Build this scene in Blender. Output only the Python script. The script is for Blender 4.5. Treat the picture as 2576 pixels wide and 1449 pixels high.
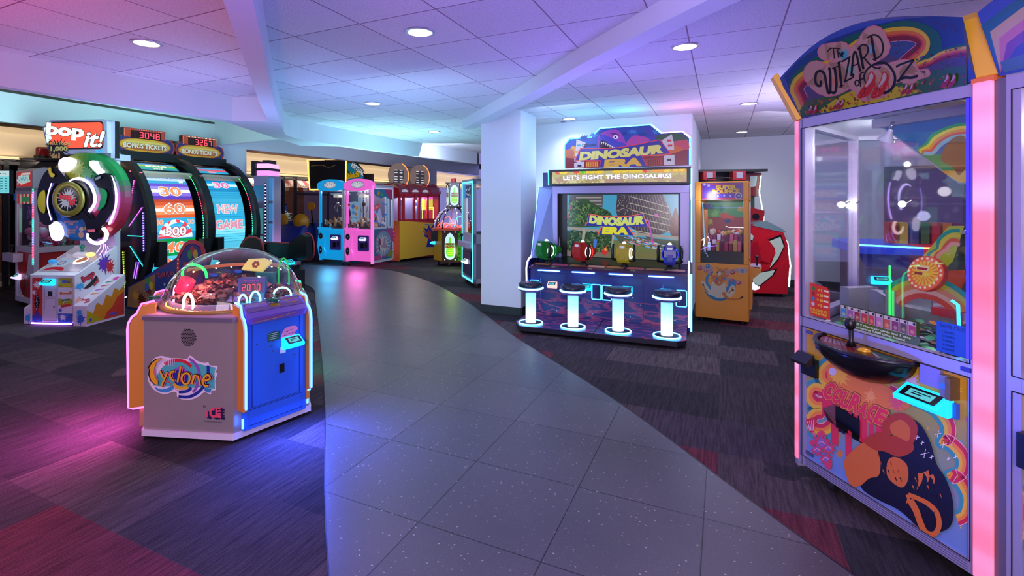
import bpy, math, random
from math import sin, cos, pi, radians as R
from mathutils import Vector, Matrix
random.seed(7)
for _o in list(bpy.data.objects): bpy.data.objects.remove(_o)
SC = bpy.context.scene
COL = SC.collection

# ---------------------------------------------------------------- camera
cam = bpy.data.cameras.new('camera'); camo = bpy.data.objects.new('camera', cam); COL.objects.link(camo)
camo.location = (0, 0, 1.52); camo.rotation_euler = (R(90), 0, 0)
cam.sensor_width = 36; cam.lens = 36*1250/2576
cam.shift_x = (1288-1225)/2576; cam.shift_y = (509-724.5)/2576
cam.clip_start = .05; cam.clip_end = 80
SC.camera = camo

# ---------------------------------------------------------------- world, exposure
SC.view_settings.view_transform = 'Standard'; SC.view_settings.look = 'None'
SC.view_settings.gamma = 1; SC.view_settings.use_curve_mapping = False
SC.view_settings.exposure = 0.0
w = bpy.data.worlds.new('world'); SC.world = w; w.use_nodes = True
w.node_tree.nodes['Background'].inputs[0].default_value = (.36, .34, .85, 1)
w.node_tree.nodes['Background'].inputs[1].default_value = .62

def area(loc, rot, size, col, power, sy=None, spread=180):
    l = bpy.data.lights.new('lamp', 'AREA'); l.shape = 'RECTANGLE'; l.size = size; l.size_y = sy or size
    l.color = col; l.energy = power; l.spread = R(spread)
    o = bpy.data.objects.new('ambient_lamp', l); COL.objects.link(o); o.location = loc; o.rotation_euler = [R(a) for a in rot]
    return o
UP = (180, 0, 0)
# unseen added lamps imitating coloured machine glow on the ceiling, plus fill
area((-3.6, 1.4, 1.4), UP, 1.6, (1, .05, .38), 58)
area((.2, 1.4, 1.4), UP, 1.6, (.22, .12, 1), 42)
area((3.2, 2.0, 1.9), UP, 1.4, (.85, .32, .8), 36)
area((1.1, 4.3, 1.5), UP, 1.2, (.30, .18, 1), 22)
area((-3.0, 4.8, 1.5), UP, 1.2, (.38, .36, .95), 18)
area((-1.3, 5.6, 1.4), UP, 1.4, (.20, .40, .95), 22)
area((-1.8, 8.8, 1.5), UP, 1.6, (.30, .68, .85), 70)
area((-5.0, 9.8, 1.5), UP, .8, (.5, .45, 1), 12)
area((-3.9, 5.9, 2.2), (112, 0, 62), 1.1, (.50, 1, .95), 60)
area((3.6, 5.4, 1.9), UP, 1.2, (.55, .50, 1), 30)
area((5.6, 6.6, 1.9), UP, 1.2, (.6, .5, 1), 26)
area((1.6, 11.5, 1.6), UP, 1.2, (.6, .6, 1), 18)
area((-1.2, 10.2, 2.3), (70, 0, 0), 1.4, (.6, .68, 1), 45)  # from here on, unseen fill lamps added to brighten machines, walls and floor
area((-.8, -2.6, 1.9), (80, 0, -28), 2.6, (1, .84, .92), 125)
area((-.2, -.5, 1.4), (0, -98, 38), 1.0, (1, .88, .88), 30)
area((.9, 6.2, 2.5), (60, 0, -25), .8, (.45, .62, 1), 9)
area((.3, -.5, 2.6), (0, 0, 0), 2.0, (.32, .20, 1), 85)
area((-2.9, .3, 2.6), (0, 0, 0), 1.4, (1, .38, .42), 30)
area((-.9, 4.6, 1.5), (90, 0, -22), .9, (.45, .68, 1), 20)
area((4.3, 6.6, 2.6), (35, 0, 10), 1.0, (.75, .75, 1), 30)

# added spots without fixtures, acting as unseen downlights to brighten the view
for _p in ((-2.6, .6), (.2, .3), (1.6, .9), (-1.0, 1.9), (-4.6, 2.6), (3.6, 3.4)):
    l = bpy.data.lights.new('lamp', 'SPOT'); l.energy = 26; l.color = (.85, .72, 1); l.spot_size = R(150); l.spot_blend = 1; l.shadow_soft_size = .10
    o = bpy.data.objects.new('ceiling_spot', l); COL.objects.link(o); o.location = (*_p, 2.71)

# ---------------------------------------------------------------- materials
def lin(c):
    if isinstance(c, str):
        c = c.lstrip('#'); c = [int(c[i:i+2], 16)/255 for i in (0, 2, 4)]
        return tuple(x/12.92 if x <= .04045 else ((x+.055)/1.055)**2.4 for x in c)
    return tuple(c)
_M = {}
def mat(c, r=.5, m=0., e=0., a=1.):
    k = (c, r, m, e)
    if k in _M: return _M[k]
    n = bpy.data.materials.new('paint_'+str(len(_M))); n.use_nodes = True
    p = n.node_tree.nodes['Principled BSDF']; q = lin(c)
    p.inputs['Base Color'].default_value = (*q, 1)
    p.inputs['Roughness'].default_value = r; p.inputs['Metallic'].default_value = m
    if e:
        p.inputs['Base Color'].default_value = (*[x*.3 for x in q], 1)
        p.inputs['Emission Color'].default_value = (*q, 1); p.inputs['Emission Strength'].default_value = e
    _M[k] = n
    return n
def nt(name):
    n = bpy.data.materials.new(name); n.use_nodes = True; t = n.node_tree
    return n, t, t.nodes['Principled BSDF']
def glassm(name, tint=(1, 1, 1), refl=1.0, haze=0.0):
    n = bpy.data.materials.new(name); n.use_nodes = True; t = n.node_tree
    for x in list(t.nodes): t.nodes.remove(x)
    out = t.nodes.new('ShaderNodeOutputMaterial'); mx = t.nodes.new('ShaderNodeMixShader')
    tr = t.nodes.new('ShaderNodeBsdfTransparent'); gl = t.nodes.new('ShaderNodeBsdfGlossy')
    lw = t.nodes.new('ShaderNodeLayerWeight'); lw.inputs[0].default_value = .5
    pw = t.nodes.new('ShaderNodeMath'); pw.operation = 'POWER'; pw.inputs[1].default_value = 4.5
    mu = t.nodes.new('ShaderNodeMath'); mu.operation = 'MULTIPLY_ADD'; mu.inputs[1].default_value = .9*refl; mu.inputs[2].default_value = .045*refl; mu.use_clamp = True
    tr.inputs[0].default_value = (*tint, 1); gl.inputs['Roughness'].default_value = .02
    t.links.new(lw.outputs['Facing'], pw.inputs[0]); t.links.new(pw.outputs[0], mu.inputs[0]); t.links.new(mu.outputs[0], mx.inputs[0])
    t.links.new(tr.outputs[0], mx.inputs[1]); t.links.new(gl.outputs[0], mx.inputs[2])
    t.links.new(mx.outputs[0], out.inputs[0])
    return n
GLASS = glassm('clear_glass', (.98, .99, 1), 1.05)
GLASSD = glassm('tinted_glass', (.55, .55, .6), 1.5)
DOME = glassm('dome_acrylic', (.97, .97, .98), 1.7)
BLACK = mat('#0a0a0d', .35); DARK = mat('#17171c', .45); CHROME = mat('#b9bcc4', .18, 1.); SILVER = mat('#a9a6b4', .38, .6)
WHITE = mat('#e8e6ee', .4); GREY = mat('#77767f', .5); RUB = mat('#101013', .7); PINKC = None

# ---------------------------------------------------------------- mesh builder
def spline(p, n=6, closed=False):
    """Catmull-Rom through 2-D or 3-D points"""
    out = []; N = len(p); rng = range(N if closed else N-1)
    for i in rng:
        g = (lambda k: p[k % N]) if closed else (lambda k: p[max(0, min(N-1, k))])
        a, b, c, d = g(i-1), g(i), g(i+1), g(i+2)
        for j in range(n):
            t = j/n
            out.append(tuple(.5*((2*b[k])+(-a[k]+c[k])*t+(2*a[k]-5*b[k]+4*c[k]-d[k])*t*t+(-a[k]+3*b[k]-3*c[k]+d[k])*t**3) for k in range(len(b))))
    if not closed: out.append(tuple(p[-1]))
    return out
def arc(cx, cy, rx, ry=None, a0=0, a1=360, n=24):
    ry = rx if ry is None else ry
    full = abs(a1-a0) >= 360
    return [(cx+rx*cos(R(a0+(a1-a0)*i/n)), cy+ry*sin(R(a0+(a1-a0)*i/n))) for i in range(n if full else n+1)]
def rrect(x0, y0, x1, y1, r, n=4):
    p = []
    for cx, cy, a in ((x1-r, y1-r, 0), (x0+r, y1-r, 90), (x0+r, y0+r, 180), (x1-r, y0+r, 270)):
        p += arc(cx, cy, r, r, a, a+90, n)
    return p
class B:
    def __init__(s, M=None): s.v = []; s.f = []; s.m = []; s.M = M or Matrix.Identity(4)
    def mi(s, m):
        if m not in s.m: s.m.append(m)
        return s.m.index(m)
    def add(s, vs, fs, m, sm=False):
        o = len(s.v); k = s.mi(m)
        s.v += [s.M @ Vector(x) for x in vs]
        s.f += [([o+i for i in f], k, sm) for f in fs]
        return s
    def box(s, x0, x1, y0, y1, z0, z1, m):
        v = [(x, y, z) for z in (z0, z1) for y in (y0, y1) for x in (x0, x1)]
        return s.add(v, [(0, 2, 3, 1), (4, 5, 7, 6), (0, 1, 5, 4), (2, 6, 7, 3), (0, 4, 6, 2), (1, 3, 7, 5)], m)
    def face(s, pts, m): return s.add(pts, [tuple(range(len(pts)))], m)
    def prism(s, pts, ax, t0, t1, m, sm=False, ms=None):
        """pts 2-D polygon extruded along ax ('x': pts=(y,z); 'y': pts=(x,z); 'z': pts=(x,y))"""
        def q(p, t): return {'x': (t, p[0], p[1]), 'y': (p[0], t, p[1]), 'z': (p[0], p[1], t)}[ax]
        n = len(pts); v = [q(p, t0) for p in pts]+[q(p, t1) for p in pts]
        s.add(v, [tuple(range(n-1, -1, -1)), tuple(range(n, 2*n))], m)
        return s.add(v, [(i, (i+1) % n, (i+1) % n+n, i+n) for i in range(n)], ms or m, sm)
    def ring(s, rings, m, closed=False, cap=True, sm=True):
        n = len(rings[0]); v = [p for r in rings for p in r]; f = []
        for i in range(len(rings)-(0 if closed else 1)):
            j = (i+1) % len(rings)
            for k in range(n): f.append((i*n+k, i*n+(k+1) % n, j*n+(k+1) % n, j*n+k))
        if cap and not closed: f += [tuple(range(n-1, -1, -1)), tuple((len(rings)-1)*n+k for k in range(n))]
        return s.add(v, f, m, sm)
    def tube(s, pts, r, m, n=8, closed=False, rs=None):
        P = [Vector(p) for p in pts]; rings = []; up = None; N = len(P)
        for i, p in enumerate(P):
            a = P[(i-1) % N] if (closed or i > 0) else p; b = P[(i+1) % N] if (closed or i < N-1) else p
            d = (b-a).normalized()
            if up is None:
                up = Vector((0, 0, 1)) if abs(d.z) < .9 else Vector((1, 0, 0))
            x = up.cross(d).normalized(); up = d.cross(x).normalized()
            rr = rs[i] if rs else r
            rings.append([p+(x*cos(2*pi*k/n)+up*sin(2*pi*k/n))*rr for k in range(n)])
        return s.ring(rings, m, closed)
    def lathe(s, prof, c, m, n=28, ax='z', a0=0, a1=360, cap=False):
        rings = []
        full = abs(a1-a0) >= 360; N = n if full else n+1
        for r, h in prof:
            rr = []
            for k in range(N):
                a = R(a0+(a1-a0)*k/n); u, v = r*cos(a), r*sin(a)
                rr.append({'z': (c[0]+u, c[1]+v, c[2]+h), 'y': (c[0]+u, c[1]+h, c[2]+v), 'x': (c[0]+h, c[1]+u, c[2]+v)}[ax])
            rings.append(rr)
        if full: return s.ring(rings, m, cap=cap)
        v = [p for r in rings for p in r]; f = []
        for i in range(len(rings)-1):
            for k in range(N-1): f.append((i*N+k, i*N+k+1, (i+1)*N+k+1, (i+1)*N+k))
        return s.add(v, f, m, True)
    def cyl(s, c, r, h, m, ax='z', n=24, r2=None):
        r2 = r if r2 is None else r2
        s.lathe([(r, 0), (r2, h)], c, m, n, ax)
        for rr, hh in ((r, 0), (r2, h)):
            s.face([{'z': (c[0]+rr*cos(2*pi*k/n), c[1]+rr*sin(2*pi*k/n), c[2]+hh), 'y': (c[0]+rr*cos(2*pi*k/n), c[1]+hh, c[2]+rr*sin(2*pi*k/n)), 'x': (c[0]+hh, c[1]+rr*cos(2*pi*k/n), c[2]+rr*sin(2*pi*k/n))}[ax] for k in range(n)], m)
        return s
    def ball(s, c, r, m, sx=1, sy=1, sz=1, n=12):
        return s.ring([[(c[0]+r*sx*sin(pi*(i+.02)/(n+.04))*cos(2*pi*k/(2*n)), c[1]+r*sy*sin(pi*(i+.02)/(n+.04))*sin(2*pi*k/(2*n)), c[2]+r*sz*cos(pi*(i+.02)/(n+.04))) for k in range(2*n)] for i in range(n+1)], m)
    def obj(s, name, parent=None, label=None, bev=0, cat=None, group=None, kind=None):
        me = bpy.data.meshes.new(name); me.from_pydata([tuple(v) for v in s.v], [], [f[0] for f in s.f])
        for m in s.m: me.materials.append(m)
        for p, f in zip(me.polygons, s.f): p.material_index = f[1]; p.use_smooth = f[2]
        o = bpy.data.objects.new(name, me); COL.objects.link(o)
        if parent: o.parent = parent
        if bev:
            b = o.modifiers.new('bevel', 'BEVEL'); b.width = bev; b.segments = 2; b.limit_method = 'ANGLE'; b.angle_limit = R(40)
        tag(o, label, cat, group, kind)
        return o
def tag(o, label=None, cat=None, group=None, kind=None):
    for k, v in (('label', label), ('category', cat), ('group', group), ('kind', kind)):
        if v: o[k] = v
    return o
def thing(name, label, cat, loc=(0, 0, 0), rz=0, group=None):
    o = bpy.data.objects.new(name, None); COL.objects.link(o); o.location = loc; o.rotation_euler = (0, 0, R(rz)); o.empty_display_size = .1
    return tag(o, label, cat, group)
def copytree(o, parent=None):
    c = o.copy(); COL.objects.link(c); c.parent = parent
    for ch in [x for x in bpy.data.objects if x.parent == o]: copytree(ch, c)
    return c

# ---------------------------------------------------------------- lettering and flat artwork
_T = {}
def text_geo(t, bold=0., sp=1.):
    k = (t, bold, sp)
    if k in _T: return _T[k]
    cu = bpy.data.curves.new('t', 'FONT'); cu.body = t; cu.size = 1; cu.offset = bold; cu.resolution_u = 3; cu.space_character = sp
    o = bpy.data.objects.new('t', cu); COL.objects.link(o); bpy.context.view_layer.update()
    me = bpy.data.meshes.new_from_object(o); v = [(p.co.x, p.co.y) for p in me.vertices]; f = [tuple(p.vertices) for p in me.polygons]
    bpy.data.objects.remove(o); bpy.data.meshes.remove(me)
    _T[k] = (v, f); return _T[k]
SEG = {'0': 'abcdef', '1': 'bc', '2': 'abged', '3': 'abgcd', '4': 'fgbc', '5': 'afgcd', '6': 'afgecd', '7': 'abc', '8': 'abcdefg', '9': 'abfgcd'}
class Art:
    """flat printed artwork: 2-D drawing on the plane o + x*ux + y*uy, each layer a fraction of a millimetre above the last"""
    def __init__(s, b, o, ux, uy, sc=1., e=0., r=.4, step=.0003, base=.0012, warp=None):
        s.b = b; s.o = Vector(o); s.ux = Vector(ux).normalized()*sc; s.uy = Vector(uy).normalized()*sc
        s.n = s.ux.cross(s.uy).normalized(); s.k = base; s.st = step; s.e = e; s.r = r; s.w = warp; s.clip = None
    def _p(s, x, y):
        if s.clip:
            x = min(max(x, s.clip[0]), s.clip[2]); y = min(max(y, s.clip[1]), s.clip[3])
        if s.w: return s.o+s.w(x, y, s.k)
        return s.o+s.ux*x+s.uy*y+s.n*s.k
    def mt(s, c, e=None):
        return c if isinstance(c, bpy.types.Material) else mat(c, s.r, 0, s.e if e is None else e)
    def raw(s, vs, fs, c, e=None): s.b.add([s._p(*v) for v in vs], fs, s.mt(c, e)); s.k += s.st; return s
    def poly(s, p, c, e=None): return s.raw(p, [tuple(range(len(p)))], c, e)
    def rect(s, x0, y0, x1, y1, c, e=None):
        if s.w:
            n = 12; v = []
            for i in range(n+1): v += [(x0+(x1-x0)*i/n, y0), (x0+(x1-x0)*i/n, y1)]
            return s.raw(v, [(2*i, 2*i+2, 2*i+3, 2*i+1) for i in range(n)], c, e)
        return s.poly([(x0, y0), (x1, y0), (x1, y1), (x0, y1)], c, e)
    def circ(s, x, y, r, c, ry=None, e=None, n=20): return s.poly(arc(x, y, r, ry, n=n), c, e)
    def blob(s, p, c, n=5, e=None): return s.poly(spline(p, n, True), c, e)
    def stroke(s, p, w, c, closed=False, e=None, taper=None, n=0, cap=False):
        if n: p = spline(p, n, closed)
        N = len(p); v = []; f = []
        for i in range(N):
            a = p[(i-1) % N] if closed or i else p[i]; b = p[(i+1) % N] if closed or i < N-1 else p[i]
            dx, dy = b[0]-a[0], b[1]-a[1]; L = math.hypot(dx, dy) or 1
            ww = (w if not taper else w*(taper[0]+(taper[1]-taper[0])*i/(N-1)))/2
            v += [(p[i][0]-dy/L*ww, p[i][1]+dx/L*ww), (p[i][0]+dy/L*ww, p[i][1]-dx/L*ww)]
        for i in range(N if closed else N-1):
            j = (i+1) % N; f.append((2*i, 2*i+1, 2*j+1, 2*j))
        if cap:
            for i in (0, N-1):
                ww = (w if not taper else w*(taper[0]+(taper[1]-taper[0])*i/(N-1)))/2; f.append(tuple(range(len(v), len(v)+12))); v += arc(p[i][0], p[i][1], ww, n=12)
        return s.raw(v, f, c, e)
    def text(s, t, x, y, h, c, w=None, bold=.0, shear=0, rot=0, al='c', out=None, e=None, sp=1., curve=0., fn=None):
        """cap height h, optional total width w; out = list of (extra_bold, colour) drawn underneath"""
        v0, _ = text_geo(t, 0, sp)
        if not v0: return s
        x0, x1 = min(p[0] for p in v0), max(p[0] for p in v0); y0 = 0; H = .72
        sy = h/H; sx = (w/(x1-x0)) if w else sy
        for bd, cc in list(out or [])+[(0, c)]:
            v, f = text_geo(t, bold+bd, sp); q = []
            for px, py in v:
                X = (px-(x0+x1)/2)*sx if al == 'c' else (px-x0)*sx
                Y = py*sy
                X += Y*shear; Y += curve*X*X
                if fn: X, Y = fn(X, Y)
                X, Y = X*cos(rot)-Y*sin(rot), X*sin(rot)+Y*cos(rot)
                q.append((x+X, y+Y))
            s.raw(q, f, cc, e)
        return s
    def marks(s, n, x, y, h, c, w, rot=0, e=None, seed=1):
        """small print too blurred to read in the photograph: short irregular dashes"""
        g = random.Random(seed+n); cw = w/n
        for i in range(n):
            x0 = -w/2+i*cw; q = []
            for k in range(3): q.append((x0+cw*(.12+.3*k+.12*g.random()), h*(.15+.75*g.random())))
            q = [(x+u*cos(rot)-v*sin(rot), y+u*sin(rot)+v*cos(rot)) for u, v in q]
            s.stroke(q, h*.26, c, e=e); s.k -= s.st
        s.k += s.st
        return s
    def seg7(s, t, x, y, w, h, c, e=3., g=.18):
        cw = w/len(t); W = cw*(1-g*1.6); k = cw*.13
        for i, ch in enumerate(t):
            X = x+i*cw
            if ch == ' ': continue
            pos = {'a': (X+k/2, y+h-k, X+W-k/2, y+h), 'g': (X+k/2, y+h/2-k/2, X+W-k/2, y+h/2+k/2), 'd': (X+k/2, y, X+W-k/2, y+k),
                   'f': (X, y+h/2, X+k, y+h-k/2), 'b': (X+W-k, y+h/2, X+W, y+h-k/2), 'e': (X, y+k/2, X+k, y+h/2), 'c': (X+W-k, y+k/2, X+W, y+h/2)}
            for q in SEG[ch]: s.rect(*pos[q], c, e); s.k -= s.st
        s.k += s.st
        return s
def caster(b, x, y, r=.035):
    b.cyl((x-.012, y, r), r, .024, RUB, 'x', 14); b.cyl((x-.014, y, r), r*.45, .028, CHROME, 'x', 10)
    b.box(x-.022, x+.022, y-.02, y+.02, r*1.2, r*2.3, CHROME)
def reader(parent, loc, rz=0, w=.13, col='#19c8ff', e=2.2, name='card_reader'):
    """glowing swipe card reader: sloped translucent body with a small screen"""
    M = Matrix.Translation(loc) @ Matrix.Rotation(R(rz), 4, 'Z')
    b = B(M); pr = [(0, 0), (-.03, -.006), (-.075, .012), (-.08, .03), (-.01, .075), (0, .075)]
    b.prism(pr, 'x', -w/2, w/2, mat(col, .2, 0, e))
    o = b.obj(name, parent, 'glowing cyan swipe card reader' if col == '#19c8ff' else 'glowing pale card reader', bev=.006)
    c = B(M); u = Vector((0, .07, .045)).normalized(); a = Art(c, (0, -.078, .033), (1, 0, 0), u, base=.003)
    a.rect(-w*.4, .008, w*.4, .066, '#06070b'); a.rect(-w*.28, .018, w*.28, .055, '#5fd6cf', .7); a.rect(-w*.2, .03, w*.05, .036, '#06222b'); a.rect(-w*.2, .041, w*.2, .046, '#06222b')
    c.obj('reader_screen', o)
    return o

# ================================================================= SETTING
def N(t, ty, **kw):
    n = t.nodes.new(ty)
    for k, v in kw.items():
        if k.startswith('i_'):
            kk = k[2:]; n.inputs[int(kk) if kk.isdigit() else kk].default_value = v
        else: setattr(n, k, v)
    return n
def ramp(t, stops, const=False):
    n = t.nodes.new('ShaderNodeValToRGB'); cr = n.color_ramp
    if const: cr.interpolation = 'CONSTANT'
    cr.elements[0].position = stops[0][0]; cr.elements[0].color = (*stops[0][1], 1)
    cr.elements[1].position = stops[-1][0]; cr.elements[1].color = (*stops[-1][1], 1)
    for p, c in stops[1:-1]: e = cr.elements.new(p); e.color = (*c, 1)
    return n
def mix(t, a, b, fac, mode='MIX'):
    n = t.nodes.new('ShaderNodeMix'); n.data_type = 'RGBA'; n.blend_type = mode
    for k, v in ((0, fac), (6, a), (7, b)):
        if isinstance(v, bpy.types.NodeSocket): t.links.new(v, n.inputs[k])
        else: n.inputs[k].default_value = v if k == 0 else (*v, 1)
    return n.outputs[2]
def terrazzo():
    n, t, p = nt('terrazzo_tile'); L = t.links
    co = N(t, 'ShaderNodeTexCoord').outputs['Object']
    br = N(t, 'ShaderNodeTexBrick', offset=0., squash=1.); L.new(co, br.inputs['Vector'])
    for k, v in (('Scale', 1.), ('Mortar Size', .003), ('Mortar Smooth', .1), ('Brick Width', .61), ('Row Height', .61)): br.inputs[k].default_value = v
    br.inputs['Color1'].default_value = (.066, .064, .070, 1); br.inputs['Color2'].default_value = (.088, .084, .090, 1); br.inputs['Mortar'].default_value = (.010, .008, .010, 1)
    mp = N(t, 'ShaderNodeMapping'); mp.inputs['Scale'].default_value = (1, 1.7, 1); L.new(co, mp.inputs[0])
    v1 = N(t, 'ShaderNodeTexVoronoi', i_Scale=48.); L.new(mp.outputs[0], v1.inputs['Vector'])
    f1 = ramp(t, [(0, (1, 1, 1)), (.17, (1, 1, 1)), (.24, (0, 0, 0))]); L.new(v1.outputs['Distance'], f1.inputs[0])
    sel = ramp(t, [(0, (0, 0, 0)), (.72, (0, 0, 0)), (.8, (1, 1, 1))]); L.new(v1.outputs['Color'], sel.inputs[0])
    mu = N(t, 'ShaderNodeMath', operation='MULTIPLY'); L.new(f1.outputs[0], mu.inputs[0]); L.new(sel.outputs[0], mu.inputs[1])
    v2 = N(t, 'ShaderNodeTexVoronoi', i_Scale=130.); L.new(mp.outputs[0], v2.inputs['Vector'])
    f2 = ramp(t, [(0, (.8, .8, .8)), (.2, (.25, .25, .25)), (.3, (0, 0, 0))]); L.new(v2.outputs['Distance'], f2.inputs[0])
    nz = N(t, 'ShaderNodeTexNoise', i_Scale=1.3, i_Detail=4.); L.new(co, nz.inputs['Vector'])
    c = mix(t, br.outputs['Color'], (.20, .19, .20), f2.outputs[0])
    c = mix(t, c, (.46, .43, .40), mu.outputs[0])
    sm = ramp(t, [(.3, (.82, .82, .82)), (.7, (1.1, 1.1, 1.1))]); L.new(nz.outputs[0], sm.inputs[0])
    c = mix(t, c, sm.outputs[0], 1., 'MULTIPLY'); L.new(c, p.inputs['Base Color'])
    rr = ramp(t, [(0, (.30, .30, .30)), (1, (.44, .44, .44))]); L.new(nz.outputs[0], rr.inputs[0]); L.new(rr.outputs[0], p.inputs['Roughness'])
    bp = N(t, 'ShaderNodeBump', i_Strength=.5, i_Distance=.002, invert=True); L.new(br.outputs['Fac'], bp.inputs['Height']); L.new(bp.outputs[0], p.inputs['Normal'])
    return n
def carpet():
    n, t, p = nt('carpet_plank'); L = t.links
    co = N(t, 'ShaderNodeTexCoord').outputs['Object']
    br = N(t, 'ShaderNodeTexBrick', offset=.5, squash=1.); L.new(co, br.inputs['Vector'])
    for k, v in (('Scale', 1.), ('Mortar Size', .0008), ('Brick Width', 1.0), ('Row Height', .5), ('Bias', 0.)): br.inputs[k].default_value = v
    br.inputs['Color1'].default_value = (0, 0, 0, 1); br.inputs['Color2'].default_value = (1, 1, 1, 1); br.inputs['Mortar'].default_value = (.4, .4, .4, 1)
    nz = N(t, 'ShaderNodeTexNoise', i_Scale=.9, i_Detail=3.); L.new(co, nz.inputs['Vector'])
    ad = N(t, 'ShaderNodeMath', operation='ADD'); L.new(br.outputs['Color'], ad.inputs[0])
    m2 = N(t, 'ShaderNodeMath', operation='MULTIPLY_ADD', i_1=.04, i_2=-.02); L.new(nz.outputs[0], m2.inputs[0]); L.new(m2.outputs[0], ad.inputs[1])
    cr = ramp(t, [(0, (.026, .024, .028)), (.20, (.038, .032, .036)), (.36, (.058, .046, .050)), (.5, (.030, .027, .032)), (.62, (.074, .058, .060)), (.74, (.044, .034, .044)), (.87, (.095, .024, .034)), (.94, (.046, .038, .044))], True); L.new(ad.outputs[0], cr.inputs[0])
    mp = N(t, 'ShaderNodeMapping'); mp.inputs['Scale'].default_value = (60, 3.5, 1); L.new(co, mp.inputs[0])
    st = N(t, 'ShaderNodeTexNoise', i_Scale=1., i_Detail=5., i_Roughness=.7); L.new(mp.outputs[0], st.inputs['Vector'])
    s1 = ramp(t, [(.3, (.45, .45, .45)), (.62, (1.5, 1.45, 1.45))]); L.new(st.outputs[0], s1.inputs[0])
    fn = N(t, 'ShaderNodeTexNoise', i_Scale=260., i_Detail=2.); L.new(co, fn.inputs['Vector'])
    s2 = ramp(t, [(.35, (.55, .55, .55)), (.65, (1.35, 1.35, 1.35))]); L.new(fn.outputs[0], s2.inputs[0])
    c = mix(t, cr.outputs[0], s1.outputs[0], 1., 'MULTIPLY'); c = mix(t, c, s2.outputs[0], 1., 'MULTIPLY')
    L.new(c, p.inputs['Base Color']); p.inputs['Roughness'].default_value = .95; p.inputs['Specular IOR Level'].default_value = .15
    bp = N(t, 'ShaderNodeBump', i_Strength=.6, i_Distance=.004); L.new(fn.outputs[0], bp.inputs['Height']); L.new(bp.outputs[0], p.inputs['Normal'])
    return n
def acoustic():
    n, t, p = nt('acoustic_tile'); L = t.links
    co = N(t, 'ShaderNodeTexCoord').outputs['Object']
    br = N(t, 'ShaderNodeTexBrick', offset=0., squash=1.); L.new(co, br.inputs['Vector'])
    for k, v in (('Scale', 1.), ('Mortar Size', .005), ('Mortar Smooth', 0.), ('Brick Width', .61), ('Row Height', .61)): br.inputs[k].default_value = v
    br.inputs['Color1'].default_value = (.60, .59, .62, 1); br.inputs['Color2'].default_value = (.70, .69, .71, 1); br.inputs['Mortar'].default_value = (.26, .17, .22, 1)
    fn = N(t, 'ShaderNodeTexNoise', i_Scale=90., i_Detail=6., i_Roughness=.75); L.new(co, fn.inputs['Vector'])
    s2 = ramp(t, [(.36, (.62, .62, .62)), (.52, (1, 1, 1))]); L.new(fn.outputs[0], s2.inputs[0])
    L.new(mix(t, br.outputs['Color'], s2.outputs[0], .8, 'MULTIPLY'), p.inputs['Base Color']); p.inputs['Roughness'].default_value = .9
    bp = N(t, 'ShaderNodeBump', i_Strength=.35, i_Distance=.003); L.new(fn.outputs[0], bp.inputs['Height']); L.new(bp.outputs[0], p.inputs['Normal'])
    return n
def paintwall(name, c, r=.7):
    n, t, p = nt(name); L = t.links
    co = N(t, 'ShaderNodeTexCoord').outputs['Object']
    fn = N(t, 'ShaderNodeTexNoise', i_Scale=220., i_Detail=3.); L.new(co, fn.inputs['Vector'])
    p.inputs['Base Color'].default_value = (*c, 1); p.inputs['Roughness'].default_value = r
    bp = N(t, 'ShaderNodeBump', i_Strength=.12, i_Distance=.001); L.new(fn.outputs[0], bp.inputs['Height']); L.new(bp.outputs[0], p.inputs['Normal'])
    return n
WALL = paintwall('wall_paint', (.62, .68, .72)); CREAM = paintwall('cream_paint', (.72, .62, .46)); SKIRT = mat('#2a3336', .45)
TZ, CP, AC = terrazzo(), carpet(), acoustic()
TH = R(-25.4)       # direction of the tile grid, the beams and the walls
def turned(b, name, rot, loc, kind='structure'):
    """build with its own axes turned to `rot` so that grid materials follow it"""
    Mi = (Matrix.Translation(loc) @ Matrix.Rotation(rot, 4, 'Z')).inverted()
    b.v = [Mi @ v for v in b.v]; o = b.obj(name, kind=kind); o.location = loc; o.rotation_euler = (0, 0, rot); return o
def offset(pts, d):
    out = []
    for i, p in enumerate(pts):
        a = pts[max(0, i-1)]; b = pts[min(len(pts)-1, i+1)]; dx, dy = b[0]-a[0], b[1]-a[1]; L = math.hypot(dx, dy)
        out.append((p[0]-dy/L*d, p[1]+dx/L*d))
    return out
def band(pts, d, z0, z1, name, m=WALL):
    b = B(); q = offset(pts, d)
    for i in range(len(pts)-1): b.prism([pts[i], pts[i+1], q[i+1], q[i]], 'z', z0, z1, m)
    return b.obj(name, kind='structure')

# floors: carpet everywhere, the terrazzo walkway let into it
b = B(); b.box(-16, 13, -5, 26, -.06, 0, CP); turned(b, 'floor', TH, (.12, .31, 0))
left = spline([(1.25, -3), (.2, 0), (-.64, 2.02), (-1.26, 3.87), (-1.87, 5.57), (-2.62, 7.6), (-3.15, 8.9), (-4.1, 9.9), (-5.6, 10.6), (-9.5, 11.2)], 6)
right = spline([(3.3, -3), (2.25, 0), (1.496, 2.02), (1.006, 3.755), (.334, 5.57), (-.083, 6.93), (-.483, 8.05), (-.95, 9.2), (-1.5, 10.2), (-2.2, 11.1), (-3.3, 11.75), (-5.2, 12.2), (-9, 12.6)], 6)
b = B(); b.prism(left+right[::-1], 'z', .0005, .004, TZ); turned(b, 'floor_walkway', TH, (-.324, 2.356, 0))
trim = mat('#151218', .4)
for q in (left, right):
    b = B(); o_ = offset(q, .006)
    for i in range(len(q)-1): b.prism([q[i], q[i+1], o_[i+1], o_[i]], 'z', .0005, .0055, trim)
    b.obj('trim_floor', kind='structure')

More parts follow.
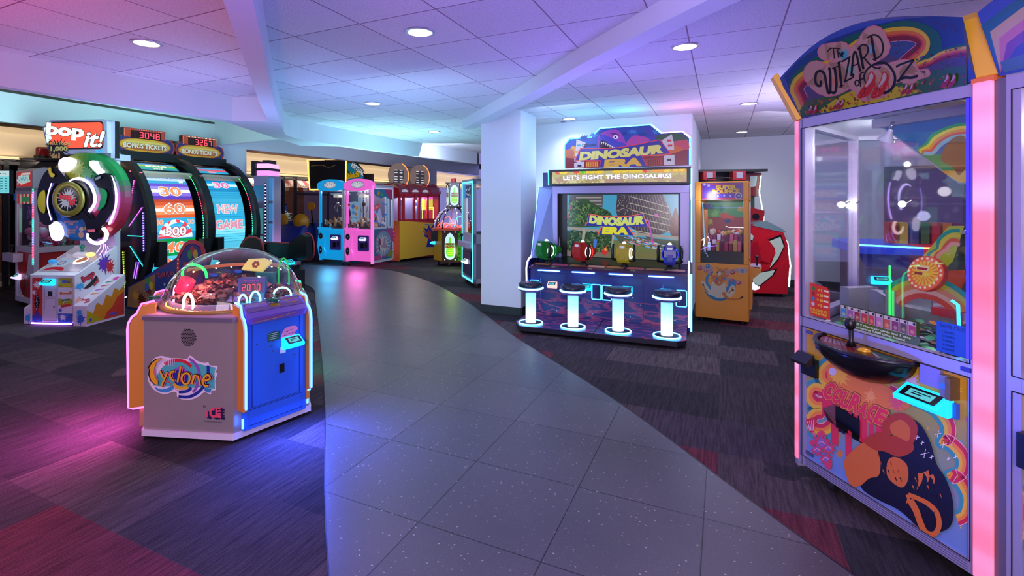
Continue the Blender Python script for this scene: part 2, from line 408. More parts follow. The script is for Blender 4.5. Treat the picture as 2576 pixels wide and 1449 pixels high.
# ceilings and the plaster beams between them
CB = [(.96, -3), (-.2, 0), (-1.365, 3.02), (-2.063, 4.82), (-2.45, 5.90), (-2.70, 6.60), (-2.82, 6.95), (-2.84, 7.2), (-2.80, 7.45), (-2.66, 7.85), (-2.2, 8.8), (-1.74, 9.67), (-.24, 12.3), (1.4, 15.6)]
RB = [(-.37, 7.42), (-.02, 6.35), (.321, 5.357), (.728, 3.973), (1.06, 3.02), (2.2, 0), (3.2, -3)]
b = B(); b.prism(CB+[(5, 15.6), (.9, 7.2)]+RB, 'z', 2.75, 2.79, AC); turned(b, 'ceiling', TH, (-.066, 3.714, 2.75))
Mi = Matrix.Rotation(TH, 4, 'Z')
b = B(); b.prism([CB[i] for i in range(6)]+[(-3.2, 5.95), (-8, -3)], 'z', 2.75, 2.79, AC); turned(b, 'ceiling_left', TH, (-.066-.36, 3.714+.2, 2.75))
b = B(); b.prism([(3.2, -3), (2.2, 0), (1.06, 3.02), (.728, 3.973), (.321, 5.357), (-.02, 6.35), (-.2, 7.1), (1.2, 7.6), (5, 15.6), (14, 11), (12, -3)], 'z', 2.76, 2.79, AC); turned(b, 'ceiling_right', TH, (-.066+.22, 3.714-.0, 2.76))
band(CB[:-1], .13, 2.47, 2.75, 'trim_1')
band(RB[::-1], -.17, 2.61, 2.76, 'trim_2')
D2 = (.4287, .903); D1 = (.903, -.4287)
def along(p, d, t): return (p[0]+d[0]*t, p[1]+d[1]*t)
b = B(); b.prism([(-2.44, 5.85), (-2.95, 5.76), (-3.96, 4.05), (-7.2, -1.3), (-7.3, -1.2), (-4.07, 4.12), (-3.08, 5.8), (-3.12, 7.3), (-3.12, 8.35), (-2.42, 8.45), (-2.68, 7.9), (-2.82, 7.45), (-2.83, 7.0), (-2.70, 6.55)], 'z', 2.467, 2.75, WALL); b.obj('trim_3', kind='structure')
PB = (-4.55*1.12, 8.30*1.12); ZB = 2.584
band([along(PB, D2, -9.2), PB], .12, ZB, 3.1, 'trim_4')
band([(-3.0, 8.05), PB], -.1, ZB, 3.1, 'trim_5')
b = B(); b.prism([along(along(PB, D2, -9.5), D1, -.15), along(PB, D1, -.15), (-3.0, 8.1), (-2.85, 7.3), (-3.0, 7.2), (-3.0, 5.8), (-7.3, -1.3)], 'z', 3.1, 3.14, WALL); b.obj('ceiling_recess', kind='structure')
PC = along(PB, D2, .69)
b = B(); b.prism([PB, PC, along(PC, D1, -.35), along(PB, D1, -.35)], 'z', 0, 2.98, WALL); b.obj('wall_left', kind='structure')
band([PC, along(PC, D2, 10.5)], .12, ZB, 2.98, 'trim_6')
b = B(); b.prism([along(PC, D2, 6.0), along(PC, D2, 7.3), along(along(PC, D2, 7.3), D1, -.3), along(along(PC, D2, 6.0), D1, -.3)], 'z', 0, 2.6, WALL); b.obj('wall_rear', kind='structure')
b = B(); b.prism([PC, along(PC, D2, 10.5), (3, 22), (-12, 22), (-14, 4), (-9, -1), along(PB, D2, -8.2), PB], 'z', 2.98, 3.02, mat('#5a5348', .8)); b.obj('ceiling_cafe', kind='structure')
b = B(); b.prism([(-3.0, 8.0), (-2.66, 7.7), (-2.0, 8.9), (-.2, 12.4), along(PC, D2, 10.5), along(PC, D2, 0)], 'z', 2.96, 2.98, WALL); b.obj('ceiling_bulkhead', kind='structure')

# pillar, wall behind the big gun cabinet, far wall
K0 = (.457, 6.66)
b = B(); P = [K0, along(K0, D1, -.60), along(along(K0, D1, -.60), D2, .6), along(K0, D2, .6)]; b.prism(P, 'z', 0, 2.76, WALL); b.obj('wall_pillar', kind='structure', bev=.006)
b = B(); c0 = (K0[0], K0[1])
for (p, q, n) in ((P[0], P[1], (-D2[0], -D2[1])), (P[0], P[3], D1), (P[1], P[2], (-D1[0], -D1[1]))):
    b.prism([p, q, (q[0]+n[0]*.01, q[1]+n[1]*.01), (p[0]+n[0]*.01, p[1]+n[1]*.01)], 'z', .0, .105, SKIRT)
b.obj('baseboard_pillar', kind='structure')
W0 = (.79, 7.9); W1 = (2.86, 6.92); W2 = (4.23, 9.79); W3 = along(W2, D1, 6.5)
band([along(W0, D1, -.7), W1], .1, 0, 2.76, 'wall_back')
band([W1, W2], .1, 0, 2.76, 'wall_return'); band([W2, W3], .1, 0, 2.76, 'wall_right')
band([along(W2, D1, 1.2), W3], -.012, .0, .1, 'baseboard_right', SKIRT)
band([along(W0, D1, .1), W1], -.012, .0, .1, 'baseboard_back', SKIRT)
# grey lilac door and its frame in the far wall, seen through the big glass cabinet
DR = mat('#8f7ba0', .5); DF = mat('#6d6580', .4)
def wallbox(t0, t1, z0, z1, d0, d1, m, bb):
    n = (-D2[0], -D2[1]); a = along(W2, D1, t0); c = along(W2, D1, t1)
    bb.prism([(a[0]+n[0]*d0, a[1]+n[1]*d0), (c[0]+n[0]*d0, c[1]+n[1]*d0), (c[0]+n[0]*d1, c[1]+n[1]*d1), (a[0]+n[0]*d1, a[1]+n[1]*d1)], 'z', z0, z1, m)
b = B(); wallbox(2.95, 3.9, 0, 2.05, .012, .05, DR, b); d = b.obj('door_1', kind='structure')
b = B(); wallbox(2.88, 2.95, 0, 2.13, .012, .09, DF, b); wallbox(3.9, 3.97, 0, 2.13, .012, .09, DF, b); wallbox(2.95, 3.9, 2.05, 2.13, .012, .09, DF, b); b.obj('door_frame', d)
b = B(); wallbox(3.02, 3.08, 1.0, 1.04, .05, .1, CHROME, b); wallbox(3.02, 3.16, 1.01, 1.03, .1, .12, CHROME, b); b.obj('door_handle', d)

# ceiling downlights
LAMP = mat('#ffe9c8', .5, 0, 9.)
for k, (x, y, lb) in enumerate(((-2.626, 3.834, 'recessed round downlight, the leftmost, in the pinkish ceiling bay'), (-.485, 3.584, 'recessed round downlight, the largest, in the middle ceiling bay'), (1.575, 3.952, 'recessed round downlight right of the slanting beam, nearest the rainbow topper'),
        (-1.418, 6.175, 'recessed round downlight in the middle bay, above the blue claw machine'), (-.919, 8.638, 'recessed round downlight, farthest back in the middle bay, left of the pillar'), (1.218, 7.356, 'recessed round downlight between the pillar and the dinosaur topper'),
        (3.282, 6.225, 'recessed round downlight, upper of the two over the yellow prize cabinet'), (4.48, 8.736, 'recessed round downlight, lower of the two, close to the far wall'))):
    zc = 2.75 if x < 0 else 2.76
    t = thing('downlight', lb, 'ceiling light', (x, y, zc), 0, 'recessed ceiling downlights')
    b = B(); b.lathe([(.085, -.001), (.088, -.010), (.108, -.004), (.11, 0)], (0, 0, 0), mat('#b0a9b4', .3, .5)); b.obj('trim_ring', t)
    b = B(); b.cyl((0, 0, -.006), .087, .004, LAMP); b.obj('lens', t)
    l = bpy.data.lights.new('lamp', 'SPOT'); l.energy = 48; l.color = (.90, .88, 1); l.spot_size = R(135); l.spot_blend = 1.; l.shadow_soft_size = .06
    o = bpy.data.objects.new('ceiling_spot', l); COL.objects.link(o); o.parent = t; o.location = (0, 0, -.03)

# ---------------------------------------------------------------- café front beyond the arcade
F = Matrix.Translation((-6.3, 14, 0)) @ Matrix.Rotation(R(64.6), 4, 'Z')
COVE = mat('#ffcf8a', .5, 0, 1.6)
b = B(F); b.box(-9, 14, 0, .12, 2.34, 2.78, CREAM); b.box(-9, 14, .12, .3, 2.2, 2.9, CREAM); b.obj('wall_fascia', kind='structure')
b = B(F); b.box(-9, 14, -.06, -.04, 2.325, 2.345, COVE); b.box(-9, 14, -.07, .0, 2.30, 2.325, CREAM); b.obj('cove_light', kind='structure')
for yy, zz, rx_, en in ((-.30, 2.93, 50, 50), (-.25, 2.25, 130, 45)):
    l = bpy.data.lights.new('lamp', 'AREA'); l.shape = 'RECTANGLE'; l.size = 22; l.size_y = .06; l.energy = en; l.color = (1, .80, .58); o = bpy.data.objects.new('cove_lamp', l); COL.objects.link(o); o.matrix_world = F @ Matrix.Translation((2.5, yy, zz)) @ Matrix.Rotation(R(rx_), 4, 'X')
ALU = mat('#2c2f3a', .4, .4)
b = B(F)
for x in (-8.8, -7.2, -5.6, -3.2, -1.2, .68, 1.14, 2.5, 4.0, 5.8, 7.6): b.box(x, x+.07, -.02, .06, 0, 2.34, ALU)
for z in (2.2, 2.28): b.box(-8.8, 7.6, -.02, .05, z, z+.06, ALU)
b.box(-3.2, .7, -.01, .05, 1.74, 1.8, ALU); b.box(1.2, 4.0, -.01, .05, 1.74, 1.8, ALU)
b.obj('window_1', kind='structure')
b = B(F); b.box(-8.8, 7.6, 0, .01, .1, 2.2, GLASSD); b.obj('window_glass', bpy.data.objects['window_1'])
def brick():
    n, t, p = nt('cafe_brick'); L = t.links; co = N(t, 'ShaderNodeTexCoord').outputs['Object']
    mp = N(t, 'ShaderNodeMapping'); mp.inputs['Rotation'].default_value = (R(90), 0, R(-64.6)); L.new(co, mp.inputs[0])
    br = N(t, 'ShaderNodeTexBrick', i_Scale=3.); L.new(mp.outputs[0], br.inputs['Vector'])
    br.inputs['Color1'].default_value = (.10, .030, .022, 1); br.inputs['Color2'].default_value = (.16, .05, .03, 1); br.inputs['Mortar'].default_value = (.05, .035, .03, 1)
    L.new(br.outputs['Color'], p.inputs['Base Color']); return n
b = B(F); b.box(-9, 9, 3.2, 3.3, 0, 2.9, brick()); b.obj('wall_cafe', kind='structure')
# awning
aw = thing('awning', 'red and white striped scalloped awning inside the café', 'awning', F @ Vector((2.1, 1.6, 0)), 64.6)
b = B(); RS = [mat('#7c1d1c', .7), mat('#b9aa9c', .7)]
for i in range(16):
    x = -1.6+i*.2; b.prism([(0, 2.32), (-.32, 2.02), (-.32, 1.97), (0, 2.28)], 'x', x, x+.2, RS[i % 2])
    b.prism([(x+.2, 2.02), (x, 2.02), (x, 1.93)]+[(x+.1-.1*cos(R(a)), 1.93-.04*sin(R(a))) for a in (30, 60, 90, 120, 150)]+[(x+.2, 1.93)], 'y', -.33, -.315, RS[i % 2])
b.obj('striped_cloth', aw)
b = B(); b.box(-1.65, 1.6, 0, .05, 1.95, 2.35, DARK); b.obj('bracket', aw)
wd = B()
for i in range(46): wd.box(-1.9+i*.085, -1.9+i*.085+.05, -.36, -.35, 2.03+.02*(i % 2), 2.10, mat('#ffe2b0', .5, 0, 1.6))
wd.box(-1.92, 1.98, -.35, -.34, 2.05, 2.065, DARK)
wd.obj('bulb_string', aw)
# menu board, framed picture with lamp, pastry case, water cooler, tables
t = thing('menu_board', 'pale green menu board on the café wall under the awning', 'menu board', F @ Vector((1.5, 2.2, 0)), 64.6)
b = B(); b.box(-.35, .52, -.02, .02, 1.56, 1.94, mat('#1c2622', .5)); b.obj('frame', t)
b = B(); a = Art(b, (-.33, -.022, 1.58), (1, 0, 0), (0, 0, 1), 1, .45)
a.rect(0, 0, .83, .34, '#9fc2b2')
for i in range(9): a.rect(.03, .03+i*.034, .30, .04+i*.034, '#5f8478'); a.rect(.36, .03+i*.034, .60, .04+i*.034, '#5f8478')
a.poly([(.70, .30), (.78, .30), (.745, .06)], '#9a4a1a')
b.obj('menu_sheet', t)
t = thing('wall_picture', 'brown framed picture lit by a warm lamp on the café wall', 'picture', F @ Vector((2.62, 2.6, 0)), 64.6)
b = B(); b.box(-.32, .32, -.03, .02, 1.0, 2.0, mat('#6b3a1c', .5)); b.obj('frame', t, bev=.01)
b = B(); b.box(-.25, .25, -.035, -.028, 1.07, 1.93, mat('#2a2420', .5)); b.box(-.15, .1, -.04, -.034, 1.65, 1.9, mat('#fff0cf', .5, 0, 4.)); b.box(-.18, .14, -.04, -.034, 1.5, 1.56, mat('#fff0cf', .5, 0, 3.)); b.obj('lit_print', t)
t = thing('pastry_case', 'curved glass pastry display case glowing pale green in the café', 'display case', F @ Vector((1.35, 1.3, 0)), 64.6)
b = B(); b.box(-.75, .62, -.3, .3, 0, .82, mat('#0d0c10', .5)); b.obj('base_cabinet', t)
b = B(); b.prism([(-.3, .84), (.3, .84), (.3, 1.28), (.05, 1.28), (-.18, 1.16)], 'x', -.75, .62, mat('#bfe6d6', .4, 0, .35)); b.obj('glass_case', t)
b = B()
for z in (.93, 1.04, 1.16):
    b.box(-.74, .6, -.31, -.27, z, z+.012, mat('#e8fff4', .4, 0, 1.2))
    for i in range(9): b.box(-.7+i*.145, -.62+i*.145, -.315, -.29, z+.012, z+.05, mat(['#c48a4a', '#e8e0cc', '#7a4a2a'][i % 3], .6))
b.obj('shelf', t)
t = thing('water_cooler', 'slim blue lit drinks dispenser standing in the café', 'drinks dispenser', F @ Vector((2.35, 1.9, 0)), 64.6)
b = B(); b.box(-.14, .14, -.15, .15, 0, 1.1, BLACK); b.obj('body', t); b = B(); b.box(-.1, .1, -.152, -.12, .92, 1.42, mat('#2c4fae', .4, 0, .7)); b.box(-.12, .12, -.12, .1, 1.1, 1.46, BLACK); b.obj('lit_bottle', t)
def cafe_table(x, y, lb):
    t = thing('cafe_table', lb, 'table', F @ Vector((x, y, 0)), 64.6, 'café tables')
    b = B(); b.cyl((0, 0, .72), .34, .03, mat('#22181a', .4)); b.obj('tabletop', t)
    b = B(); b.cyl((0, 0, 0), .2, .02, BLACK); b.cyl((0, 0, 0), .03, .72, BLACK); b.obj('pedestal', t)
def cafe_chair(x, y, rz, lb):
    t = thing('cafe_chair', lb, 'chair', F @ Vector((x, y, 0)), 64.6+rz, 'café chairs')
    m = mat('#241c20', .5)
    b = B(); b.box(-.2, .2, -.2, .2, .43, .47, m); b.obj('seat', t)
    b = B(); [b.box(sx-.015, sx+.015, .17, .2, .47, .88, m) for sx in (-.18, 0, .18)]; b.box(-.2, .2, .17, .2, .8, .9, m); b.obj('backrest', t)
    for sx in (-.18, .18):
        for sy in (-.18, .18): b = B(); b.box(sx-.015, sx+.015, sy-.015, sy+.015, 0, .43, m); b.obj('leg', t)
cafe_table(3.0, 1.3, 'round dark café table right of the framed picture'); cafe_table(4.3, 2.0, 'round dark café table farther back behind the ride')
cafe_chair(2.5, 1.1, 30, 'dark café chair left of the nearer table'); cafe_chair(3.6, 1.6, -40, 'dark café chair right of the nearer table'); cafe_chair(.2, .9, 10, 'dark café chair in front of the pastry case')
for x in (1.0, 3.2, -4.5):
    l = bpy.data.lights.new('lamp', 'AREA'); l.size = .5; l.energy = 120; l.color = (1, .78, .55); o = bpy.data.objects.new('cafe_lamp', l); COL.objects.link(o); o.location = F @ Vector((x, 1.2, 2.85))
# two menu screens at the far left
for nm, lb, x0, z0, wd_, hd, c1 in (('menu_screen', 'wide cyan menu screen, the upper one at the left edge', -8.35, 1.667, .66, .36, '#7fe6ee'), ('menu_screen', 'small tilted green menu screen below the cyan one', -8.22, 1.02, .58, .40, '#58d890')):
    t = thing(nm, lb, 'screen', (x0, 8.0 if z0 > 1.5 else 7.6, z0), 0)
    b = B(); b.box(-.02, wd_+.02, 0, .05, -.02, hd+.02, BLACK); b.obj('bezel', t, bev=.004)
    b = B(); a = Art(b, (0, 0, 0), (1, 0, 0), (0, 0, 1), 1, .75)
    a.rect(0, 0, wd_, hd, c1)
    if c1 == '#7fe6ee':
        a.rect(0, hd-.09, wd_, hd, '#cfeff0'); a.marks(5, wd_-.14, hd-.07, .045, '#1d3940', .2); a.marks(4, wd_-.46, hd-.07, .05, '#1d3940', .22)
    for r in range(6):
        a.rect(wd_-.28, .03+r*.04, wd_-.1, .04+r*.04, '#1c6f78' if c1 == '#7fe6ee' else '#1d5a34'); a.rect(wd_-.07, .03+r*.04, wd_-.03, .042+r*.04, '#1c6f78' if c1 == '#7fe6ee' else '#e8f7e0')
    b.obj('display', t)
    b = B(); b.box(wd_*.5, wd_*.5+.04, .06, .12, -z0, hd*.6, DARK); b.box(wd_*.5-.2, wd_*.5+.24, -.05, .25, -z0, -z0+.02, DARK); b.box(wd_*.5, wd_*.5+.04, .04, .1, .0, hd*.6, DARK); b.obj('stand', t)

# ================================================================= MACHINES
def splat(a, x, y, r, c, seed=1, n=11, ry=None, e=None):
    g = random.Random(seed); ry = ry or r; p = []
    for i in range(n*2):
        k = (1 if i % 2 else .55)*(.8+.45*g.random()); an = pi*i/n
        p.append((x+r*k*cos(an), y+ry*k*sin(an)))
    a.blob(p, c, 4, e)
def neon(b, pts, r, m, n=8): b.tube(pts, r, m, n)
def px(pts, cx, cy): return [(x-cx, cy-y) for x, y in pts]

# ---- dome game with a hexagonal cabinet, front left
def cyclone():
    t = thing('dome_arcade_game', 'hexagonal silver and blue game cabinet with clear dome, in front left on the carpet', 'arcade machine', (-1.85, 3.65, 0), -6)
    SIL = mat('#a8a09a', .36, .4); BLU = mat('#3b62ae', .35, .2); ORG = mat('#d98a2c', .4); RIM = mat('#d8d3df', .35)
    ds, hs = .49, .305; hp = ds*.866-hs*.5; dp = ds*.5+hs*.866
    def hexa(g=0., ch=.035):
        p = []
        for k, (nrm, half, d) in enumerate(((-90, hs, ds), (-30, hp, dp), (30, hs, ds), (90, hp, dp), (150, hs, ds), (210, hp, dp))):
            n = (cos(R(nrm)), sin(R(nrm))); u = (-n[1], n[0])
            for s in (-1, 1):
                p.append((n[0]*(d+g)+u[0]*s*(half+g*.577-ch), n[1]*(d+g)+u[1]*s*(half+g*.577-ch)))
        return p
    def smooth6(p):
        o = []
        for i in range(0, 12, 2):
            a, b2, c = p[i], p[i+1], p[(i+2) % 12]; o += [a, b2]
            m = ((b2[0]+c[0])/2, (b2[1]+c[1])/2); L = math.hypot(*m); k = .017/L; o.append((m[0]*(1+k), m[1]*(1+k)))
        return o
    b = B(); b.prism(smooth6(hexa(0)), 'z', .06, .775, SIL); b.obj('cabinet', t)
    b = B(); b.prism(smooth6(hexa(.014)), 'z', .025, .062, RIM); b.prism(smooth6(hexa(-.06)), 'z', 0, .03, BLACK); b.obj('plinth', t, bev=.008)
    b = B(); b.prism(smooth6(hexa(.012)), 'z', .765, .79, mat('#8d8396', .3, .5)); b.prism(smooth6(hexa(-.01)), 'z', .79, .797, mat('#b58fb0', .25)); b.obj('top_rim', t, bev=.005)
    # silver sides: speaker grille and printed logo (all three corners carry them)
    for k, nm in enumerate((-90, 30, 150)):
        M = Matrix.Rotation(R(nm+90), 4, 'Z')
        b = B(M); a = Art(b, (-.040, -ds-.001, .405), (1, 0, 0), (0, 0, 1), .00045, 0, .4, step=.0004/1)
        logo(a); b.obj('printed_logo', t, 'printed logo reading Cyclone' if k == 0 else None)
        b = B(M); a = Art(b, (.085, -ds-.001, .13), (1, 0, 0), (0, 0, 1), 1, 0)
        a.text('BY', .03, .09, .014, '#2a2036', bold=.01)
        for dx, dz, c in ((.022, -.012, '#241f4a'), (.011, -.006, '#241f4a'), (0, 0, '#e5506c')):
            a.rect(.035+dx, .03+dz, .052+dx, .072+dz, c)
            a.stroke(px([(112, 62), (92, 55), (72, 66), (66, 90), (78, 108), (100, 112), (130, 104), (165, 108)], 0, 0), 17, c) if False else a.stroke([(x*.001, z*.001) for x, z in ((98+dx*1000, 84+dz*1000), (82+dx*1000, 84+dz*1000), (70+dx*1000, 70+dz*1000), (70+dx*1000, 48+dz*1000), (88+dx*1000, 36+dz*1000), (112+dx*1000, 40+dz*1000), (142+dx*1000, 38+dz*1000))], .016, c)
            for zz in (.052, .070, .088): a.stroke([(.108+dx, zz+dz), (.140+dx, zz+dz+.006)], .011, c)
            a.stroke([(.110+dx, .05+dz), (.110+dx, .095+dz)], .011, c)
        for i in range(14): a.rect(.03+i*.0085, .002, .036+i*.0085, .006, '#5a5060'); a.k -= a.st
        b.obj('printed_badge', t, 'pink badge reading BY ICE' if k == 0 else None)
        b = B(M)
        for i in range(9):
            for j in range(13):
                x = -.045+i*.0115+(j % 2)*.0055; z = .66+(j-6)*.0085
                if abs(x)+abs(z-.66)*.75 < .062: b.face([(x+.0048*cos(R(60*q)), -ds-.0012, z+.0037*sin(R(60*q))) for q in range(6)], BLACK)
        b.obj('speaker_grille', t, kind='stuff') if False else b.obj('speaker_grille', t)
    # three player stations between the silver corners
    for k, (nm, lc, bc) in enumerate(((-30, '#3070ff', '#2f6ad8'), (210, '#ff44c8', '#c08a6a'), (90, '#2cff8a', '#3b62ae'))):
        M = Matrix.Rotation(R(nm+90), 4, 'Z'); y0 = -dp; led = mat(lc, .3, 0, 14. if k == 0 else 8.); PAN = mat(bc, .35, .1)
        s = .222
        b = B(M); b.box(-s, s, y0-.035, y0+.02, .065, .77, PAN); f = b.obj('player_panel', t, 'blue front panel with card reader' if k == 0 else None, bev=.004)
        b = B(M); yf = y0-.036
        for q in ([(-.17, .2), (.17, .2), (.17, .735), (-.17, .735)],):
            b.tube([(x, yf, z) for x, z in q], .0018, DARK, 4, True)
        b.tube([(-.19, yf, .09), (.19, yf, .09), (.19, yf, .19), (-.19, yf, .19)], .0016, DARK, 4, True)
        for x, z in ((-.14, .60), (-.03, .60), (-.04, .57), (-.03, .53), (.13, .47), (-.02, .66)): b.cyl((x, yf-.004, z), .005, .005, CHROME, 'y', 8)
        b.box(.02, .055, yf-.003, yf, .37, .43, BLACK); b.box(.025, .065, yf-.002, yf, .5, .54, WHITE)
        b.obj('door_fittings', f)
        b = B(M); a = Art(b, (0, yf, 0), (1, 0, 0), (0, 0, 1), 1, 0)
        a.rect(-.065, .60, .02, .655, '#1c5a4a'); [a.rect(-.058, .61+i*.012, .01, .613+i*.012, '#bcd8c4') for i in range(4)]
        a.blob([(.03, .60), (.05, .655), (.09, .67), (.14, .665), (.155, .64), (.13, .62), (.145, .6), (.09, .59)], '#e58cc0', 4)
        a.marks(7, .09, .635, .014, '#3a1f4a', .07, .1); a.marks(8, .09, .612, .014, '#3a1f4a', .08, .1)
        b.obj('sticker', f, 'pink and green stickers')
        r = reader(f, M @ Vector((.10, yf+.005, .53)), nm+90, .13, '#19c8ff', 1.6)
        # sloping control deck with printed art and a green button
        b = B(M); b.prism([(y0+.04, .80), (y0+.06, .86), (y0-.0, .845), (y0-.04, .81), (y0-.055, .78), (y0-.048, .735), (y0, .74)], 'x', -s+.005, s-.005, mat('#6a4fa8', .22)); d = b.obj('control_deck', t, bev=.004)
        b = B(M); u = Vector((0, .05, .035)).normalized(); a = Art(b, (0, y0-.04, .813), (1, 0, 0), u, 1, .12, .25, base=.002)
        a.rect(-s+.02, .0, s-.02, .08, '#8a63b8'); a.rect(-.19, .05, -.05, .075, '#b592cf'); a.rect(-.03, .02, .03, .065, '#e0a43a'); a.stroke(arc(.0, .02, .14, .09, 0, 90, 10), .006, '#e0506a'); a.stroke(arc(.0, .02, .10, .07, 0, 90, 10), .005, '#d8a84a')
        a.stroke([(.09, .03), (.18, .03), (.18, .06), (.09, .06)], .004, '#f0b060', True)
        a2 = Art(b, (0, y0-.057, .735), (1, 0, 0), (0, -.0, 1), 1, .1, base=.001)
        a2.stroke([(-.18, .012), (.0, .02), (.12, .03)], .004, '#e8b04a'); a2.stroke([(-.19, .03), (-.05, .025), (.02, .03)], .003, '#e0506a'); a2.marks(7, -.06, .008, .013, '#c9b4e8', .12)
        b.obj('deck_art', d)
        b = B(M); b.cyl((.0, y0+.01, .85), .034, .02, mat('#0f5a50', .25, 0, .25)); b.cyl((.0, y0+.01, .844), .040, .010, CHROME); b.obj('play_button', d, 'green round play button')
        # flanking boards with a light tube around the outer edge
        for sx in (-1, 1):
            x = sx*(s+.012); yo = y0-(.072 if k == 0 else .085)
            out = [(y0+.03, .20), (yo, .20), (yo, .70)]+[(yo+.06-.06*cos(R(q)), .70+.10*sin(R(q))) for q in (20, 45, 70)]+[(y0-.02, .85), (y0+.06, .865)]
            if sx > 0 and k == 0: out[0:2] = [(y0+.03, .13), (y0-.045, .13), (y0-.045, .20), (yo, .21)]
            b = B(M); b.prism(out, 'x', x-.012, x+.012, ORG); bd = b.obj('side_board', t, 'orange side board', bev=.004)
            tp = [(x, yo-.012, .215 if k else .12), (x, yo-.012, .70)]+[(x, yo+.055-.068*cos(R(q)), .70+.105*sin(R(q))) for q in (25, 50, 75)]+[(x, y0-.02, .862), (x, y0+.05, .875)]
            if k == 0:
                tp = [(x, yo-.012, .22)]+tp[1:]
                ex = B(M); ex.tube([(x, yo+.03, .09), (x, yo+.03, .15)] if sx < 0 else [(x, yo+.035, .10), (x, yo+.035, .19), (x, yo+.005, .205)], .007, led); ex.obj('light_stub', bd)
            else: tp = [(x, y0, .192), (x, yo+.02, .190), (x, yo-.006, .20)]+tp[1:]
            b = B(M); b.tube(tp, .0065, led); b.obj('light_tube', bd, 'glowing %s light tube' % ('blue', 'pink', 'green')[k])
    for k, (c, e_) in enumerate((((.05, .10, 1), 42), ((1, .10, .60), 34), ((.1, 1, .4), 5))):
        an = R((-30, 210, 90)[k]); l = bpy.data.lights.new('lamp', 'AREA'); l.size = .3; l.shape = 'RECTANGLE'; l.size_y = .06; l.energy = e_; l.color = c; o = bpy.data.objects.new('tube_glow', l); COL.objects.link(o); o.parent = t; o.location = ((dp+.16)*cos(an), (dp+.16)*sin(an), .34); o.rotation_euler = (R(58), 0, an-pi/2)
    # what stands under the dome
    zb = .797
    b = B(); b.lathe([(.45, 0), (.468, .004), (.468, .02), (.45, .024), (.435, .02)], (0, 0, zb), mat('#d99a4c', .25, 0, .15), 56); b.obj('dome_ring', t)
    prof = [(.46*cos(R(q)), .40*sin(R(q))) for q in (0, 6, 12, 20, 28, 36, 45, 54, 63, 72, 81, 89)]
    b = B(); b.lathe(prof, (0, 0, zb-.01), DOME, 64); b.obj('dome', t, 'clear acrylic dome')
    b = B(); b.cyl((0, 0, zb), .43, .012, mat('#4a3a4c', .3), n=48); b.lathe([(.43, .012), (.41, .05), (.40, .05), (.42, .012)], (0, 0, zb), mat('#8f7f96', .3), 48)
    p_ = b.obj('playfield', t)
    b = B()
    for i in range(72):
        an = R(i*5); col = '#ffb050' if 170 < i*5 < 280 else '#ff7a5a'
        b.box(.425*cos(an)-.006, .425*cos(an)+.006, .425*sin(an)-.006, .425*sin(an)+.006, zb+.012, zb+.024, mat(col, .4, 0, 3. if 190 < i*5 < 262 else .5))
    b.obj('light_dots', p_)
    g = random.Random(3); b = B(); cols = ['#8a4a4c', '#6b3a3a', '#a85a50', '#5c4a3a', '#7a6252', '#b5705e', '#4a3236', '#94604e']
    cols = [mat(c, .6) for c in cols]
    for i in range(1300):
        r = .36*math.sqrt(g.random()); an = g.random()*2*pi; h = (.20-.42*r)*(.35+.65*g.random())
        c = Vector((r*cos(an)-.03, r*sin(an)+.02, zb+.02+max(h, 0))); q = Matrix.Rotation(g.random()*6.28, 3, 'Z') @ Matrix.Rotation((g.random()-.5)*2.2, 3, 'X')
        l, w2, cr = .014+.024*g.random(), .009+.008*g.random(), .022*(g.random()-.5)
        v = [c+q @ Vector(x) for x in ((-l, -w2, 0), (0, -w2, cr*2), (l, -w2, cr), (l, w2, 0), (0, w2, cr*2), (-l, w2, cr))]
        b.add(v, [(0, 1, 4, 5), (1, 2, 3, 4)], g.choice(cols))
    b.obj('ticket_heap', t, 'crumpled reddish brown ticket strips', kind='stuff')
    # neon arches (local angles; the camera looks along roughly +y)
    def arch(x, y, z, w, h, c, rot, nm, r=.009, e=7., lean=0):
        M = Matrix.Translation((x, y, z)) @ Matrix.Rotation(R(rot), 4, 'Z') @ Matrix.Rotation(R(lean), 4, 'X')
        b = B(M); b.tube([(-w/2, 0, 0), (-w/2, 0, h*.35)]+[(-w/2*cos(R(q)), 0, h*.35+h*.65*sin(R(q))) for q in range(15, 180, 15)]+[(w/2, 0, h*.35), (w/2, 0, 0)], r, mat(c, .3, 0, e)); b.obj('light_arch', t, nm)
    arch(-.06, -.41, zb+.01, .075, .115, '#ff9c9c', -5, 'pinkish white light arch', e=6)
    arch(.265, -.325, zb+.01, .055, .10, '#5ff5ff', 25, 'cyan light arch', .006); arch(.325, -.28, zb+.01, .065, .115, '#5ff5ff', 30, 'cyan light arch', .006)
    arch(.38, -.03, zb+.02, .12, .09, '#6ff8ff', 20, 'cyan light arch', .006); arch(-.33, .02, zb+.16, .17, .11, '#18e85a', 10, 'green light arch', .010, 2.5, 20)
    arch(.30, .14, zb+.10, .11, .20, '#18c85a', -20, 'green light arch', .006, .7); arch(-.38, -.12, zb+.0, .13, .12, '#ffb0c0', -60, 'pink light arch', .007, 2.5)
    b = B(Matrix.Translation((-.29, -.17, zb+.09)) @ Matrix.Rotation(R(28), 4, 'Y')); b.cyl((0, 0, 0), .052, .10, mat('#e02c5c', .3, 0, .8)); b.obj('red_drum', t)
    b = B(Matrix.Translation((.245, -.20, zb+.01)) @ Matrix.Rotation(R(20), 4, 'Z'))
    b.prism([(0, .0), (.10, .0), (.13, .18), (.03, .19)], 'x', -.085, .085, mat('#2c3690', .35)); d = b.obj('jackpot_display', t, 'blue jackpot counter reading 2070')
    c = B(b.M); u = Vector((0, .03, .19)).normalized(); a = Art(c, (0, 0, 0), (1, 0, 0), u, 1, .5, base=.002)
